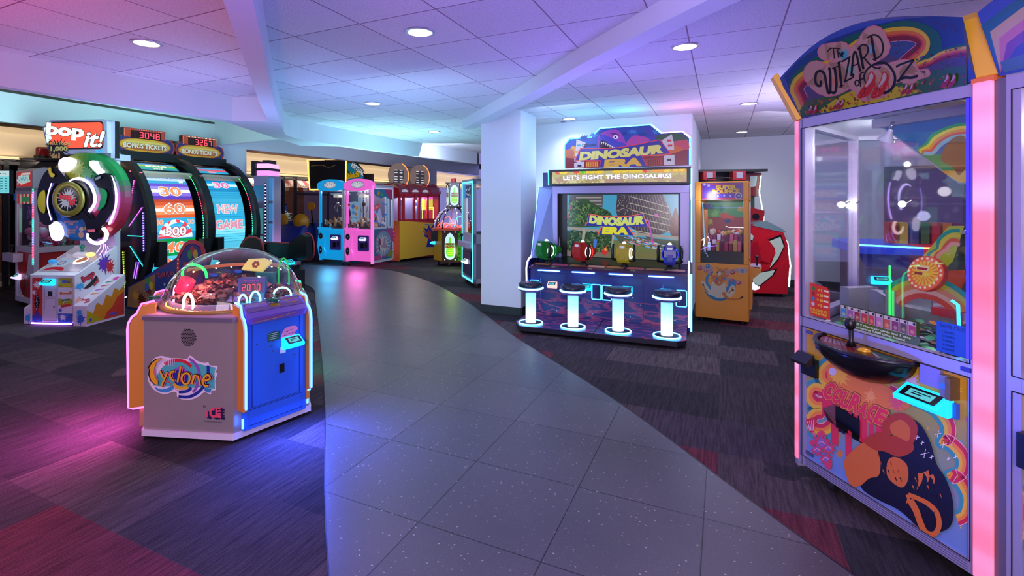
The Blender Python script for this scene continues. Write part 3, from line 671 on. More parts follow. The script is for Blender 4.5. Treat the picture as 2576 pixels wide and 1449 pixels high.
    a.rect(-.08, .085, .08, .185, '#3a2a8a'); a.rect(-.068, .095, .068, .155, '#3a0512'); a.seg7('2070', -.06, .102, .125, .045, '#ff3048', 2.2); a.marks(8, 0, .163, .014, '#e040a0', .10)
    a.rect(-.08, 0, .08, .08, '#1c88c8'); c.obj('display_face', d)
    b = B(Matrix.Translation((.10, .10, zb+.25)) @ Matrix.Rotation(R(10), 4, 'Z') @ Matrix.Rotation(R(-25), 4, 'X'))
    b.prism([(-.10, -.03), (.05, -.045), (.11, .03), (.06, .055), (-.06, .05)], 'y', 0, .03, mat('#e8d87a', .4, 0, .7)); a = Art(b, (0, 0, 0), (1, 0, 0), (0, 0, 1), 1, .3)
    for i in range(6): a.circ(.018*cos(i), .018*sin(i)+.005, .011, '#a8561e')
    b.obj('bonus_plate', t, 'pale yellow bonus plate')
    b = B(Matrix.Translation((.14, .13, zb)))
    b.box(-.06, .08, 0, .04, 0, .19, mat('#1c8a84', .4)); b.obj('teal_post', t)
    b = B(); b.lathe([(.33, 0), (.33, .02), (.28, .02), (.28, 0)], (.0, .02, zb+.22), mat('#c07838', .4), 30, a0=20, a1=200)
    for i in range(9): an = R(25+i*21); b.ball((.30*cos(an), .02+.30*sin(an), zb+.215), .007, mat('#ffe0a0', .4, 0, 5.), n=4)
    b.tube([(0, .33, zb), (0, .33, zb+.22)], .008, DARK); b.obj('lamp_ring', t)
    l = bpy.data.lights.new('lamp', 'POINT'); l.energy = 7; l.color = (1, .32, .25); l.shadow_soft_size = .03; o = bpy.data.objects.new('dome_lamp', l); COL.objects.link(o); o.parent = t; o.location = (-.15, -.30, zb+.16)
    return t
def logo(a):
    P = lambda q: px(q, 745, 510)
    BK = '#15121a'; YE = '#eab022'; PK = '#ef6a9c'; WHT = '#e9dfe9'
    a.blob(P([(215, 470), (240, 390), (270, 310), (340, 240), (440, 215), (560, 240), (700, 240), (820, 245), (850, 200), (900, 210), (960, 262), (1080, 295), (1140, 283), (1170, 325), (1280, 335), (1250, 420), (1280, 430), (1245, 540), (1255, 665), (1190, 680), (1175, 735), (1085, 705), (1000, 770), (880, 820), (760, 825), (670, 790), (660, 730), (600, 720), (500, 755), (380, 740), (290, 680), (225, 580)]), WHT, 3)
    a.poly(P(spline([(300, 640), (370, 480), (450, 370), (560, 300), (680, 275), (820, 280), (960, 300), (1090, 330)], 5)+[(1250, 352), (1235, 430), (1240, 655), (1100, 640)]+spline([(980, 640), (800, 660), (600, 640), (450, 650)], 4)), '#4fb8b4')
    a.poly(P(spline([(320, 655), (420, 690), (520, 670), (620, 610)], 5)+spline([(640, 640), (600, 690), (520, 730), (420, 730), (350, 700)], 5)), '#3a92c8')
    a.poly(P([(1085, 640), (1190, 655), (1170, 715), (1085, 690)]), '#2f86b8')
    a.blob(P([(250, 560), (232, 480), (262, 380), (330, 300), (420, 262), (500, 270), (420, 320), (360, 410), (330, 520), (300, 600)]), '#e3cbe0', 4)
    a.circ(720-745, 510-500, 118, '#2435a0', 128); a.stroke(P(arc(720, 480, 105, 105, 200, 340, 12)), 34, '#9a5cb8')
    a.stroke(P([(480, 330), (560, 290), (640, 270), (740, 272), (820, 300), (885, 350)]), 44, '#d32438', n=4)
    for x in (492, 520, 548, 576, 604, 632): a.stroke(P([(x, 250), (x-4, 350)]), 9, WHT); a.k -= a.st
    a.stroke(P([(855, 240), (930, 290), (990, 380), (1010, 480), (985, 590), (940, 680), (905, 705)]), 40, '#9455ae', n=4)
    a.stroke(P([(1140, 325), (1142, 420), (1120, 530), (1060, 640), (960, 730), (840, 780), (695, 780)]), 42, '#1d2f8e', n=5)
    a.stroke(P([(890, 650), (820, 700), (700, 715)]), 42, '#1d2f8e', n=4)
    a.stroke(P([(620, 605), (690, 650), (770, 655), (840, 630)]), 46, YE, n=4)
    for i in range(6): x = 545+i*26; a.stroke(P([(x-8, 590+i*22), (x+14, 570+i*24)]), 12, '#d8485c'); a.k -= a.st
    let = [[(430, 420), (485, 520)], [(545, 430), (450, 640)], [(655, 420), (600, 430), (590, 500), (645, 555)], [(750, 345), (700, 570)], [(830, 435), (780, 460), (765, 530), (800, 585), (860, 575), (890, 500), (870, 445), (830, 435)],
           [(960, 455), (915, 585)], [(960, 460), (1015, 470), (1045, 600)], [(1100, 530), (1190, 500), (1170, 450), (1120, 465), (1085, 540), (1110, 600), (1165, 600)]]
    for w, c, d in ((44, BK, 0), (34, PK, 9), (40, BK, 0), (27, YE, 0)):
        for q in let: a.stroke([(x+d*1.6, y-d*.4) for x, y in P(q)], w, c, n=3 if len(q) > 3 else 0)
    cr = [(480, 240), (380, 255), (310, 310), (262, 385), (282, 400), (270, 470), (300, 560), (345, 600), (410, 620), (412, 570), (360, 520), (335, 430), (350, 360), (375, 300)]
    a.poly([(x*1.03-2, y*1.03) for x, y in P(cr)], BK); a.poly([(x*1.0, y) for x, y in P([(x+(6 if x < 400 else -6), y) for x, y in cr])], YE); a.stroke(P([(350, 400), (370, 500), (410, 550)]), 10, PK, n=3)
cyclone()

# ---- round game on a white splashed cabinet ("bop it!")
def hsv(h, s=1, v=1):
    import colorsys
    r, g, b = colorsys.hsv_to_rgb(h % 1, s, v); return '#%02x%02x%02x' % (int(r*255), int(g*255), int(b*255))
def bop_text(a, x, y, h, c, out, rot=.0, e=None):
    a.text('bop', x-h*.35, y, h, c, w=h*2.25, bold=.045, rot=rot-.1, out=out, e=e); a.text('it!', x+h*1.05, y-h*.95, h*1.05, c, w=h*1.05, bold=.045, rot=rot+.12, out=out, shear=.12, e=e)
def bop_machine():
    t = thing('disc_arcade_game', 'white paint-splashed game with a big multicoloured disc reading bop it!', 'arcade machine', (-5.68, 6.18, 0), -6)
    WH = mat('#d9d3e0', .3); g = random.Random(5)
    b = B(); b.prism([(0, .04), (0, .62), (.06, .64), (.62, .93), (.62, .04)], 'x', 0, .61, WH); cb = b.obj('cabinet', t, bev=.006)
    b = B(); b.box(.02, .59, .03, .58, 0, .04, BLACK); cb2 = b.obj('plinth', t)
    b = B(); b.tube([(.03, -.012, .022), (.58, -.012, .022)], .009, mat('#b070ff', .3, 0, 14.)); b.obj('floor_light_tube', t)
    b = B(); b.prism([(.02, .0), (.02, .20), (.5, .45), (.5, 0)], 'x', -.11, -.003, WH); lw = b.obj('left_step', t, bev=.005)
    b = B(); b.prism([(-.02, .0), (-.02, .25), (.54, .56), (.54, 0)], 'x', .613, .79, WH); rw = b.obj('right_step', t, bev=.005)
    # printed faces
    b = B(); a = Art(b, (0, -.001, 0), (1, 0, 0), (0, 0, 1), 1, 0, .35)
    a.rect(.03, .04, .17, .585, '#c33a2c'); splat(a, .10, .50, .06, '#e8dcdf', 3, ry=.05); splat(a, .055, .40, .035, '#e8dcdf', 8); a.rect(.03, .04, .17, .12, '#3b4fae'); splat(a, .10, .13, .06, '#5a3a8e', 4)
    splat(a, .10, .29, .045, '#101014', 6, n=16, ry=.13); a.marks(7, .115, .29, .035, '#d8d0dc', .2, pi/2); a.marks(4, .15, .27, .02, '#c33a5c', .12, pi/2)
    a.rect(.39, .04, .585, .585, '#a9a21e'); splat(a, .5, .50, .10, '#c9bd2e', 12, ry=.06); a.rect(.39, .33, .585, .47, '#d9d3e0'); splat(a, .5, .36, .08, '#d9d3e0', 2); a.rect(.39, .04, .585, .15, '#2f55a8'); splat(a, .48, .14, .11, '#3a64c0', 9, ry=.05); splat(a, .45, .10, .05, '#d9d3e0', 19); a.rect(.39, .15, .585, .25, '#d9d3e0'); splat(a, .42, .19, .03, '#3a64c0', 29)
    a.text('SEGA', .50, .525, .034, '#2b5cc8', bold=.05, w=.11); a.rect(.43, .39, .56, .405, '#d07a2a'); a.circ(.43, .4, .018, '#d07a2a'); a.circ(.56, .41, .018, '#d07a2a'); a.stroke([(.44, .31), (.55, .325)], .022, '#2c8a4a'); a.stroke([(.43, .235), (.56, .26)], .03, '#c8303e'); a.rect(.19, .04, .375, .585, '#cdc6d6')
    a.stroke(rrect(.20, .06, .365, .56, .02), .003, '#6a6478', True); a.stroke(rrect(.21, .19, .355, .33, .01), .003, '#6a6478', True); a.circ(.335, .23, .01, '#222028'); a.rect(.255, .36, .315, .42, '#222028'); a.stroke(rrect(.21, .35, .36, .45, .01), .003, '#6a6478', True)
    b.obj('front_artwork', cb)
    b = B(); a = Art(b, (.613, 0, 0), (0, 1, 0), (0, 0, 1), 1, 0, .35)
    splat(a, .42, .72, .11, '#6a3aae', 3, ry=.14); splat(a, .50, .66, .07, '#c8303e', 5, ry=.1); splat(a, .06, .48, .08, '#3aa0d8', 7, ry=.05); splat(a, .05, .3, .05, '#e6a890', 17)
    bop_text(a, .22, .55, .075, '#d23048', [(.05, '#3a1420')], .5); a.blob([(.12, .44), (.2, .5), (.3, .57), (.28, .5), (.2, .44)], '#17151a'); b.obj('side_artwork', cb)
    b = B(); a = Art(b, (.791, 0, 0), (0, 1, 0), (0, 0, 1), 1, 0, .35)
    a.poly([(-.02, .03), (.53, .03), (.53, .42)]+spline([(.45, .36), (.38, .40), (.33, .30), (.26, .34), (.2, .22), (.12, .26), (.06, .14), (-.02, .16)], 4), '#d98a22'); a.poly([(.22, .03), (.53, .03), (.53, .34), (.42, .28), (.34, .16), (.26, .12)], '#cf4030'); a.poly([(-.02, .03), (.2, .03), (.12, .10), (.04, .16), (-.02, .2)], '#b8a81e')
    a.text('SEGA', .36, .06, .035, '#2b5cc8', bold=.05); a.rect(.01, .05, .05, .09, '#2b6cd8'); b.obj('side_print', rw)
    u = Vector((0, .56, .31)).normalized()
    b = B(); a = Art(b, (.613, -.02, .25), (1, 0, 0), u, 1, 0, .35); a.rect(.01, .01, .17, .62, '#e5d7e4'); bop_text(a, .08, .10, .04, '#d23048', [(.05, '#3a1420')], .3); a.stroke([(.04, .22), (.14, .25)], .02, '#e08a3a'); a.stroke([(.04, .30), (.14, .33)], .02, '#b05ac8'); a.stroke([(.05, .38), (.14, .41)], .02, '#c8303e'); a.stroke([(.05, .46), (.14, .49)], .02, '#2c8a4a'); splat(a, .13, .55, .05, '#d04aa0', 3); b.obj('ramp_print', rw)
    b = B(); a = Art(b, (-.0, -.0, 0), (1, 0, 0), (0, 0, 1), 1, 0, .35); a.o = Vector((0, .019, 0)); a.rect(-.105, .01, -.005, .19, '#d9d3e0'); splat(a, -.05, .08, .05, '#3aa0d8', 3, ry=.07); b.obj('step_print', lw)
    b = B(); a = Art(b, (.613, -.021, 0), (1, 0, 0), (0, 0, 1), 1, 0, .35); splat(a, .09, .09, .07, '#3a64c0', 23, ry=.08); splat(a, .08, .17, .05, '#3aa0d8', 13); b.obj('step_print', rw)
    reader(cb, (.28, -.003, .50), 0, .15, '#19c8ff', 1.6)
    # deck with the giant toy, lit from within
    dk = B(); u = Vector((0, .56, .29)).normalized(); a = Art(dk, (.3, .06, .645), (1, 0, 0), u, 1, .25, .2)
    a.rect(-.28, .02, .28, .60, '#c9bfd8'); splat(a, -.05, .30, .22, '#e9dff2', 5, ry=.2); a.circ(-.12, .2, .10, '#c8e6ff'); a.circ(.10, .26, .085, '#ffffff', e=1.6); a.blob([(.04, .25), (.1, .34), (.17, .28), (.1, .22)], '#e8863a'); a.blob([(-.24, .03), (-.1, .06), (.04, .03), (.0, .10), (-.16, .11)], '#d8283c', 5)
    a.circ(-.12, .2, .05, '#8a7aa8'); a.circ(-.12, .2, .035, '#d8d0e8'); dk.obj('toy_deck', t, 'glowing deck with moulded toy')
    b = B(); b.ball((.33, .38, .83), .09, mat('#dcd2e8', .15, 0, .5), 1.2, 1, .45); b.cyl((.33, .38, .86), .018, .07, mat('#1c8a6a', .3)); b.ball((.33, .38, .94), .028, mat('#1c8a6a', .3)); b.obj('green_stick', t)
    b = B(); b.ball((.07, .22, .76), .035, mat('#3aa0f0', .2, 0, .6), 1.6, 1, .8); b.ball((.47, .36, .84), .05, mat('#ffd27a', .3, 0, 1.5), 1.1, 1, .6); b.obj('deck_knob', t)
    b = B(); b.prism([(.62, .04), (.62, .93), (.56, 1.5), (.55, 2.2), (.70, 2.2), (.70, .04)], 'x', .06, .58, mat('#cfc6dc', .35)); sp = b.obj('back_column', t, bev=.01)
    b = B()
    for i in range(5): b.tube([(.52+.012*i, .60-.05*i, .80+.03*i+.1), (.565+.008*i, .58-.05*i, .72+.03*i+.1), (.56, .55-.05*i, .64+.03*i+.1)], .005, mat('#c070ff', .3, 0, 6.))
    b.obj('purple_light_fins', t)
    # the disc
    cx, cz, r = .40, 1.585, .60; y1 = .32
    keys = [(0, '#b0366e'), (25, '#178a4e'), (75, '#1f9a52'), (100, '#a8b02a'), (150, '#c9a437'), (195, '#3a63b8'), (235, '#2a6fe0'), (262, '#2a86e0'), (285, '#7a4ab8'), (315, '#c8304a'), (360, '#b0366e')]
    def col(a_):
        for (a0, c0), (a1, c1) in zip(keys, keys[1:]):
            if a0 <= a_ <= a1:
                k = (a_-a0)/(a1-a0); A = [int(c0[i:i+2], 16) for i in (1, 3, 5)]; C_ = [int(c1[i:i+2], 16) for i in (1, 3, 5)]
                return '#%02x%02x%02x' % tuple(int(p+(q-p)*k) for p, q in zip(A, C_))
    b = B(); n = 48
    for i in range(n):
        a0, a1 = 360*i/n, 360*(i+1)/n; m = mat(col((a0+a1)/2), .25, 0, .12); z_ = lambda q, rr: max(cz+rr*sin(R(q)), 1.02)
        P3 = lambda q, rr, y: (cx+rr*cos(R(q)), y, z_(q, rr))
        b.add([P3(a0, 0, y1), P3(a0, r*.9, y1), P3(a1, r*.9, y1)], [(0, 1, 2)], m)
        for (r0, ya), (r1, yb) in (((r*.9, y1), (r*.97, y1+.02)), ((r*.97, y1+.02), (r, y1+.08)), ((r, y1+.08), (r, y1+.11)), ((r, y1+.11), (r*.9, y1+.14)), ((r*.9, y1+.14), (0, y1+.14))):
            b.add([P3(a0, r0, ya), P3(a0, r1, yb), P3(a1, r1, yb), P3(a1, r0, ya)], [(0, 1, 2, 3)], m)
    ds = b.obj('disc', t, 'disc shading from yellow through green and red to blue')
    b = B(); a = Art(b, (cx, y1-.002, cz), (1, 0, 0), (0, 0, 1), .00203, .15, .3); P = lambda q: px(q, 530, 560)
    for i, (x, y, rr, c) in enumerate(((500, 380, 60, '#c9cf6a'), (580, 470, 70, '#5a8a9a'), (420, 640, 60, '#58a0e8'), (560, 400, 50, '#7aba7a'), (380, 500, 40, '#5a78c8'))): splat(a, x-530, 560-y, rr, c, i+3)
    for x0, x1, y in ((400, 500, 722), (425, 492, 778), (415, 480, 792), (430, 470, 738)):
        for k in range(int((x1-x0)/9)): a.rect(x0+k*9-530, 560-y, x0+k*9-524, 572-y, '#e8a0a8'); a.k -= a.st
    for x, y, rr, c in ((520, 765, 16, '#e8c8d8'), (552, 758, 12, '#d8c04a'), (490, 752, 12, '#c86ad8'), (520, 800, 20, '#e8b0a0')): a.circ(x-530, 560-y, rr, c)
    b.obj('disc_artwork', ds)
    b = B(); bl = mat('#060608', .25); G = lambda x, y, d=0: (cx+(x-530)*.00203, y1-.01-d, cz+(560-y)*.00203)
    def slab(pts, d0, d1, m): q = spline(pts, 4, True); b.prism([((x-530)*.00203+cx, (560-y)*.00203+cz) for x, y in q], 'y', y1-.002-d1, y1-.002-d0, m)
    slab([(335, 372), (385, 380), (455, 462), (440, 500), (370, 470), (325, 540), (318, 620), (352, 712), (300, 740), (255, 700), (236, 600), (244, 500), (285, 410)], 0, .06, bl)
    slab([(640, 432), (728, 412), (768, 520), (760, 640), (700, 735), (625, 765), (545, 680), (560, 650), (628, 700), (690, 620), (705, 520), (655, 490)], 0, .06, bl)
    slab([(560, 640), (600, 660), (670, 770), (650, 830), (590, 800)], 0, .05, bl); slab([(400, 470), (540, 460), (600, 560), (560, 680), (440, 690)], 0, .04, bl)
    b.obj('black_handle', t, 'glossy black handles', bev=.006)
    for pts, k_, d_, m_ in (([(300, 515), (262, 540), (250, 590), (262, 640), (300, 660), (306, 590)], 4, .07, mat('#b8a422', .35)), ([(690, 505), (735, 530), (720, 610), (672, 640), (690, 570)], 4, .07, mat('#157a48', .35)),
            ([(325, 378), (345, 372), (350, 400), (372, 415), (362, 432), (338, 425)], 3, .07, mat('#c9a437', .35)), ([(650, 440), (690, 425), (692, 440), (655, 455)], 0, .07, GREY), ([(592, 765), (645, 762), (650, 778), (598, 782)], 0, .06, mat('#e86a7a', .4))):
        b = B(); q = [G(x, y, d_) for x, y in (spline(pts, k_, True) if k_ else pts)]; b.add(q, [tuple(range(len(q)))], m_); b.obj('grip_insert', t)
    W8 = mat('#efe6ff', .3, 0, 4.); b = B()
    def strip(pts, w_, m, d=.02): c = spline(pts, 5); b.tube([G(x, y, d) for x, y in c], w_, m, 8)
    strip([(455, 455), (520, 440), (590, 475), (625, 540), (625, 600), (590, 650)], .016, mat('#c8b8ff', .3, 0, 10.)); b.obj('inner_light_arc', t, 'violet white light arc'); b = B()
    strip([(735, 425), (765, 500), (770, 590), (750, 670), (722, 730)], .013, mat('#c89cff', .3, 0, 10.), .01); strip([(347, 470), (322, 545), (320, 620), (345, 705)], .006, mat('#9a8cff', .3, 0, 8.), .065); b.obj('outer_light_arc', t)
    for pts in ([(385, 330), (430, 305), (485, 320), (478, 360), (430, 395), (390, 390)], [(600, 335), (635, 330), (655, 370), (685, 395), (668, 420), (640, 400), (605, 365)], [(315, 735), (345, 715), (385, 745), (398, 800), (370, 838), (330, 815)]):
        b = B(); m = W8; q = spline(pts, 4, True); b.prism([((x-530)*.00203+cx, (560-y)*.00203+cz) for x, y in q], 'y', y1-.05, y1-.003, m); b.obj('lit_knob', t, 'glowing white knob')
    b = B(); b.tube([G(x, y, .03) for x, y in spline([(590, 790), (590, 820), (615, 845), (660, 850), (700, 830), (715, 790), (690, 755)], 4)], .022, mat('#ffd8dc', .3, 0, 7.)); b.obj('lit_ring', t)
    b = B(); C0 = G(460, 572, .045); b.lathe([(.225, 0), (.225, -.02), (.205, -.03), (.165, -.03), (.155, -.02)], C0, mat('#7a6a2a', .35, .3), 40, 'y'); b.cyl((C0[0], C0[1]-.02, C0[2]), .16, .01, BLACK, 'y'); a = Art(b, (C0[0], C0[1]-.021, C0[2]), (1, 0, 0), (0, 0, 1), 1, .4)
    splat(a, 0, 0, .15, '#b8b4c8', 4, n=18); bop_text(a, -.01, .0, .075, '#e8303c', [(.04, '#2a0a10')]); b.obj('centre_badge', t, 'round gold rimmed badge reading bop it!')
    # top sign
    b = B(); sx = [(-.228, 2.50), (-.11, 2.60), (.66, 2.605), (.70, 2.57), (.71, 2.16), (.10, 2.15), (-.15, 2.22)]
    b.prism(sx, 'y', .36, .50, mat('#8d86a6', .35)); sg = b.obj('marquee', t, bev=.006)
    b = B(); a = Art(b, (0, .358, 0), (1, 0, 0), (0, 0, 1), 1, .9, .3)
    a.poly(rrect(-.13, 2.215, .655, 2.58, .05, 5), '#101014', 0); a.poly(rrect(-.115, 2.23, .64, 2.565, .045, 5), '#ff5a3c'); a.poly([(-.20, 2.50), (-.14, 2.53), (-.09, 2.36), (-.16, 2.30)], '#e8fff4')
    a.text('bop', .10, 2.40, .15, '#ffffff', w=.52, bold=.05, rot=-.09, out=[(.025, '#101014')]); a.text('it!', .50, 2.25, .20, '#ffffff', w=.24, bold=.03, rot=.0, shear=.3, out=[(.025, '#101014')])
    a.e = 0; splat(a, .0, 2.235, .21, '#14121a', 31, n=22, ry=.12); a.text('BONUS TICKETS', .02, 2.275, .032, '#b8a868', w=.33, bold=.03, rot=-.03); a.text('1,000', .02, 2.20, .055, '#c9bd7a', w=.24, bold=.04, e=.4, out=[(.05, '#4a4420')]); a.text('SEGA', .60, 2.17, .03, '#35b8f0', w=.11, bold=.04, e=.8)
    b.obj('lit_sign', sg, 'lit red sign reading bop it!')
    b = B(); b.box(.70, .76, .42, .48, 2.10, 2.58, mat('#a39cbc', .4)); b.box(.76, .772, .42, .48, 2.10, 2.585, BLACK); b.box(.2, .75, .45, .68, 2.08, 2.16, mat('#8d86a6', .35)); b.obj('sign_bracket', t)
    for c, x, z in (((1, .9, 1), -.15, 1.7), ((.6, .6, 1), .5, 1.3)):
        l = bpy.data.lights.new('lamp', 'POINT'); l.energy = 2.; l.color = c; l.shadow_soft_size = .08; o = bpy.data.objects.new('disc_glow', l); COL.objects.link(o); o.parent = t; o.location = (x+.2, -.1, z)
bop_machine()

# ---- two giant ticket wheels side by side
WO = Vector((-3.675, 6.35, 0)); WR = Matrix.Translation(WO) @ Matrix.Rotation(R(64.6), 4, 'Z')
YC, ZC = 2.0, 1.08
def wheel(dx, dy, num, lb, second):
    t = thing('ticket_wheel_game', lb, 'arcade machine', WR @ Vector((dx*1.05, dy*1.05, 0)), 64.6, 'giant ticket wheel games')
    t.scale = (1.08, 1.05, 1.02)
    W = .855
    def el(a, b_, q): return (YC-a*cos(R(q)), ZC+b_*sin(R(q)))
    b = B(); b.prism([(1.0, 0), (1.0, .42), (1.45, .45), (1.8, 1.1), (1.8, 2.08), (2.12, 2.12), (2.15, 1.4), (2.1, 0)], 'x', .09, W-.09, DARK); b.obj('body', t)
    for s in (0, 1):
        x0 = 0 if s == 0 else W-.075
        b = B(); o_ = [el(.93, 1.12, q) for q in range(-45, 96, 5)]; i_ = [el(.84, 1.03, q) for q in range(-45, 96, 5)]
        for k in range(len(o_)-1): b.prism([o_[k], o_[k+1], i_[k+1], i_[k]], 'x', x0, x0+.075, BLACK)
        b.obj('rim', t, 'black curved rim')
        b = B(); x = .035 if s == 0 else W-.035
        b.add([(x, *p) for p in i_]+[(x, 2.12, 2.1), (x, 2.12, .3)], [tuple(range(len(i_)+2))], mat('#0b0d16', .12)); b.obj('side_glass', t)
    b = B(); a = Art(b, (.034, 0, 0), (0, -1, 0), (0, 0, 1), 1, 0)
    for i, (y0, z0, y1, z1, c) in enumerate(((1.12, 1.90, 1.40, 1.93, '#ff5a6a'), (1.30, 1.80, 1.42, 1.35, '#f050c8'), (1.12, 1.42, 1.42, 1.15, '#d050f0'), (1.10, 1.02, 1.45, 1.02, '#2cc8b0'), (1.05, .56, 1.40, .88, '#2cb8c8'), (1.52, .28, 1.56, .80, '#a8e03a'), (1.05, .36, 1.30, .20, '#f04040'), (1.30, .2, 1.52, .14, '#f0e8f0'), (1.10, 1.35, 1.09, .8, '#8a70ff'), (1.25, .66, 1.32, .42, '#8a4af0'), (1.20, .66, 1.27, .42, '#a05af0'), (1.62, 1.1, 1.9, 1.25, '#30c860'))):
        m = mat(c, .3, 0, 3.5); n = 16
        y0 += .20; y1 += .20
        for k in range(n): u = k/n; v = u+.6/n; b.tube([(.028, y0+(y1-y0)*u, z0+(z1-z0)*u), (.028, y0+(y1-y0)*v, z0+(z1-z0)*v)], .006, m, 4)
    b.obj('radial_light_strip', t, 'dotted coloured light strips on the side')
    for x, cs in ((.105, ['#ffffff', '#ff4050', '#c8ffe8', '#ff5040']), (W-.105, ['#30ff80', '#40ffb0', '#ff4060', '#30e070'])):
        b = B()
        for k in range(40):
            q = -28+k*2.05; p = el(.87, 1.05, q); p2 = el(.87, 1.05, q+1.2); b.tube([(x, *p), (x, *p2)], .0055, mat(cs[int(k/10) % 4], .3, 0, 3.), 4)
        b.obj('edge_light_strip', t)
    # curved display
    x0, x1 = .145, W-.145; WD = x1-x0; b = B(); NB = 40; q0, q1 = -38, 88
    f = lambda x, s, k: Vector((x0+x, *el(.75+k, 1.02+k, q0+(q1-q0)*s)))
    sc = B()
    for k in range(NB): sc.add([(x0-.02, *el(.745, 1.015, q0+(q1-q0)*k/NB)), (x1+.02, *el(.745, 1.015, q0+(q1-q0)*k/NB)), (x1+.02, *el(.745, 1.015, q0+(q1-q0)*(k+1)/NB)), (x0-.02, *el(.745, 1.015, q0+(q1-q0)*(k+1)/NB))], [(0, 1, 2, 3)], BLACK, True)
    dsp = sc.obj('display_drum', t)
    E1 = .95
    def bandq(s0, s1, c, e=E1, xa=0, xb=1, lay=0):
        v = []; n = max(2, int((s1-s0)*50))
        for i in range(n+1): s = s0+(s1-s0)*i/n; v += [f(xa*WD, s, .002+lay*.0008), f(xb*WD, s, .002+lay*.0008)]
        b.add(v, [(2*i, 2*i+1, 2*i+3, 2*i+2) for i in range(n)], mat(c, .3, 0, e))
    SL = 2.2   # metres of arc for s = 1
    def fx(x, y, k): return f(x, min(max(y, 0), 1), k)
    def lab(tx, sy, h, c='#ff8a5a', w=None, x=.5, oc='#ffffff', o2='#40406a'):
        a = Art(b, (0, 0, 0), (1, 0, 0), (0, 0, 1), 1, E1, warp=None, base=.006); a.w = lambda X, Y, k: fx(X, Y/SL, k)
        a.text(tx, x*WD, sy*SL-h*.5, h, c, w=w, bold=.02, out=[(.05, o2), (.035, oc)])
    def grad(s0, s1, cols):
        n = len(cols)
        for i, c in enumerate(cols): bandq(s0+(s1-s0)*i/n, s0+(s1-s0)*(i+1)/n, c)
    if not second:
        grad(.0, .135, ['#0a8ac0', '#30c8e8', '#10a0d0', '#60d8f0']); lab('20', .085, .14, w=.25)
        grad(.135, .25, ['#08a050', '#10c070', '#a0f0d0', '#30d080', '#0a9a4c']); lab('40', .195, .15, w=.28)
        grad(.25, .385, ['#2090c8', '#40b8e0', '#2aa8d8']); a = Art(b, (0, 0, 0), (1, 0, 0), (0, 0, 1), 1, E1, base=.004); a.w = lambda X, Y, k: fx(X, Y/SL, k)
        a.poly(arc(WD*.5, .255*SL, WD*.42, .26, 0, 180, 20), '#e8f4ff')
        for q in range(6): a.poly([(WD*(.5+.42*cos(R(180-q*30))), .255*SL+.26*sin(R(q*30))), (WD*(.5+.42*cos(R(180-q*30-15))), .255*SL+.26*sin(R(q*30+15))), (WD*.5, .255*SL)], '#f04050')
        lab('500', .30, .12, '#ffffff', w=.28, o2='#101040', oc='#d04060'); lab('30', .358, .07, x=.12); lab('30', .358, .07, x=.88)
        grad(.385, .51, ['#e05a28', '#f08a50', '#fff0e8', '#f07a48', '#d8502a', '#b84020']); lab('60', .447, .15, w=.28)
        grad(.51, .635, ['#5a3ab0', '#8a6ad0', '#f0f0ff', '#9a80e0', '#6a4ac0']); lab('30', .572, .15, w=.28)
        grad(.635, .71, ['#3a98c8', '#b8d0e0', '#3a50b0']); lab('BONUS', .69, .05, '#4050d0', x=.4, w=.3); lab('20', .655, .045, '#ffffff', x=.85)
        grad(.78, 1, ['#3a90a8', '#2ab87a', '#b8c048', '#4a98d8', '#c86a8a', '#8a9a50', '#3a6a80', '#50485a']); lab('BONUS', .835, .06, '#ffffff'); lab('1015', .80, .05, '#ffe060')
    else:
        grad(.0, .2, ['#38c8e8', '#50d8f0', '#a0ecff', '#58c8e8']); grad(.2, .58, ['#60d8f8', '#88e8ff', '#40c0e8', '#30b0e0', '#38b8e0', '#40b0d8', '#30a8d8'])
        grad(.58, .70, ['#1888c0', '#20a0d8', '#c8f0ff', '#18a0d8', '#1080b8'])
        lab('30', .64, .12, '#ff6ab0', w=.24); lab('NEW', .44, .14, '#e0a0c0', w=.34, o2='#e8ffff', oc='#f0d8c0'); lab('GAME', .325, .14, '#e090b0', w=.46, o2='#e8ffff', oc='#f0d8c0')
        grad(.78, 1, ['#2aa0d0', '#d85a70', '#3aa8d8', '#c85050', '#7a4a5a', '#50485a']); lab('500', .80, .06, '#e8607a'); 
        for i in range(24): bandq(.2+i*.018, .202+i*.018, '#2088b0', .6, 0, 1, 1)
    b.obj('curved_screen', dsp, 'curved lit number display')
    b = B(); p0, p1 = el(.87, 1.07, 52), el(.87, 1.07, 54); b.prism([el(.82, 1.0, 50), el(.89, 1.08, 50), el(.89, 1.08, 52.5), el(.82, 1.0, 52.5)], 'x', .07, W-.07, mat('#c8b8a8', .3, .5)); b.obj('cross_bar', t)
    for s in (0, 1):
        x = .075 if s == 0 else W-.175
        b = B(); b.box(x, x+.1, 1.02, 1.14, .60, .95, BLACK); b.obj('pointer_block', t)
    # topper with counter
    b = B(); zz = 2.215
    o_ = [(.03, zz+.02)]+arc(.12, zz+.13, .10, .13, 250, 120, 8)+[(.13, zz+.27), (.13, zz+.375), (.70, zz+.375), (.70, zz+.26)]+arc(.74, zz+.13, .10, .13, 60, -70, 8)
    b.prism(o_, 'y', 1.94, 2.02, DARK); tp = b.obj('topper', t, bev=.004)
    b = B(); b.box(.05, W-.03, 1.86, 2.1, 2.12, zz+.03, BLACK); b.obj('topper_base', t)
    b = B(); a = Art(b, (0, 1.938, 0), (1, 0, 0), (0, 0, 1), 1, .35, .3)
    a.poly(o_, '#b83a1c'); ins = lambda k: [(.41+(x-.41)*k, zz+.17+(z-zz-.17)*k) for x, z in o_]
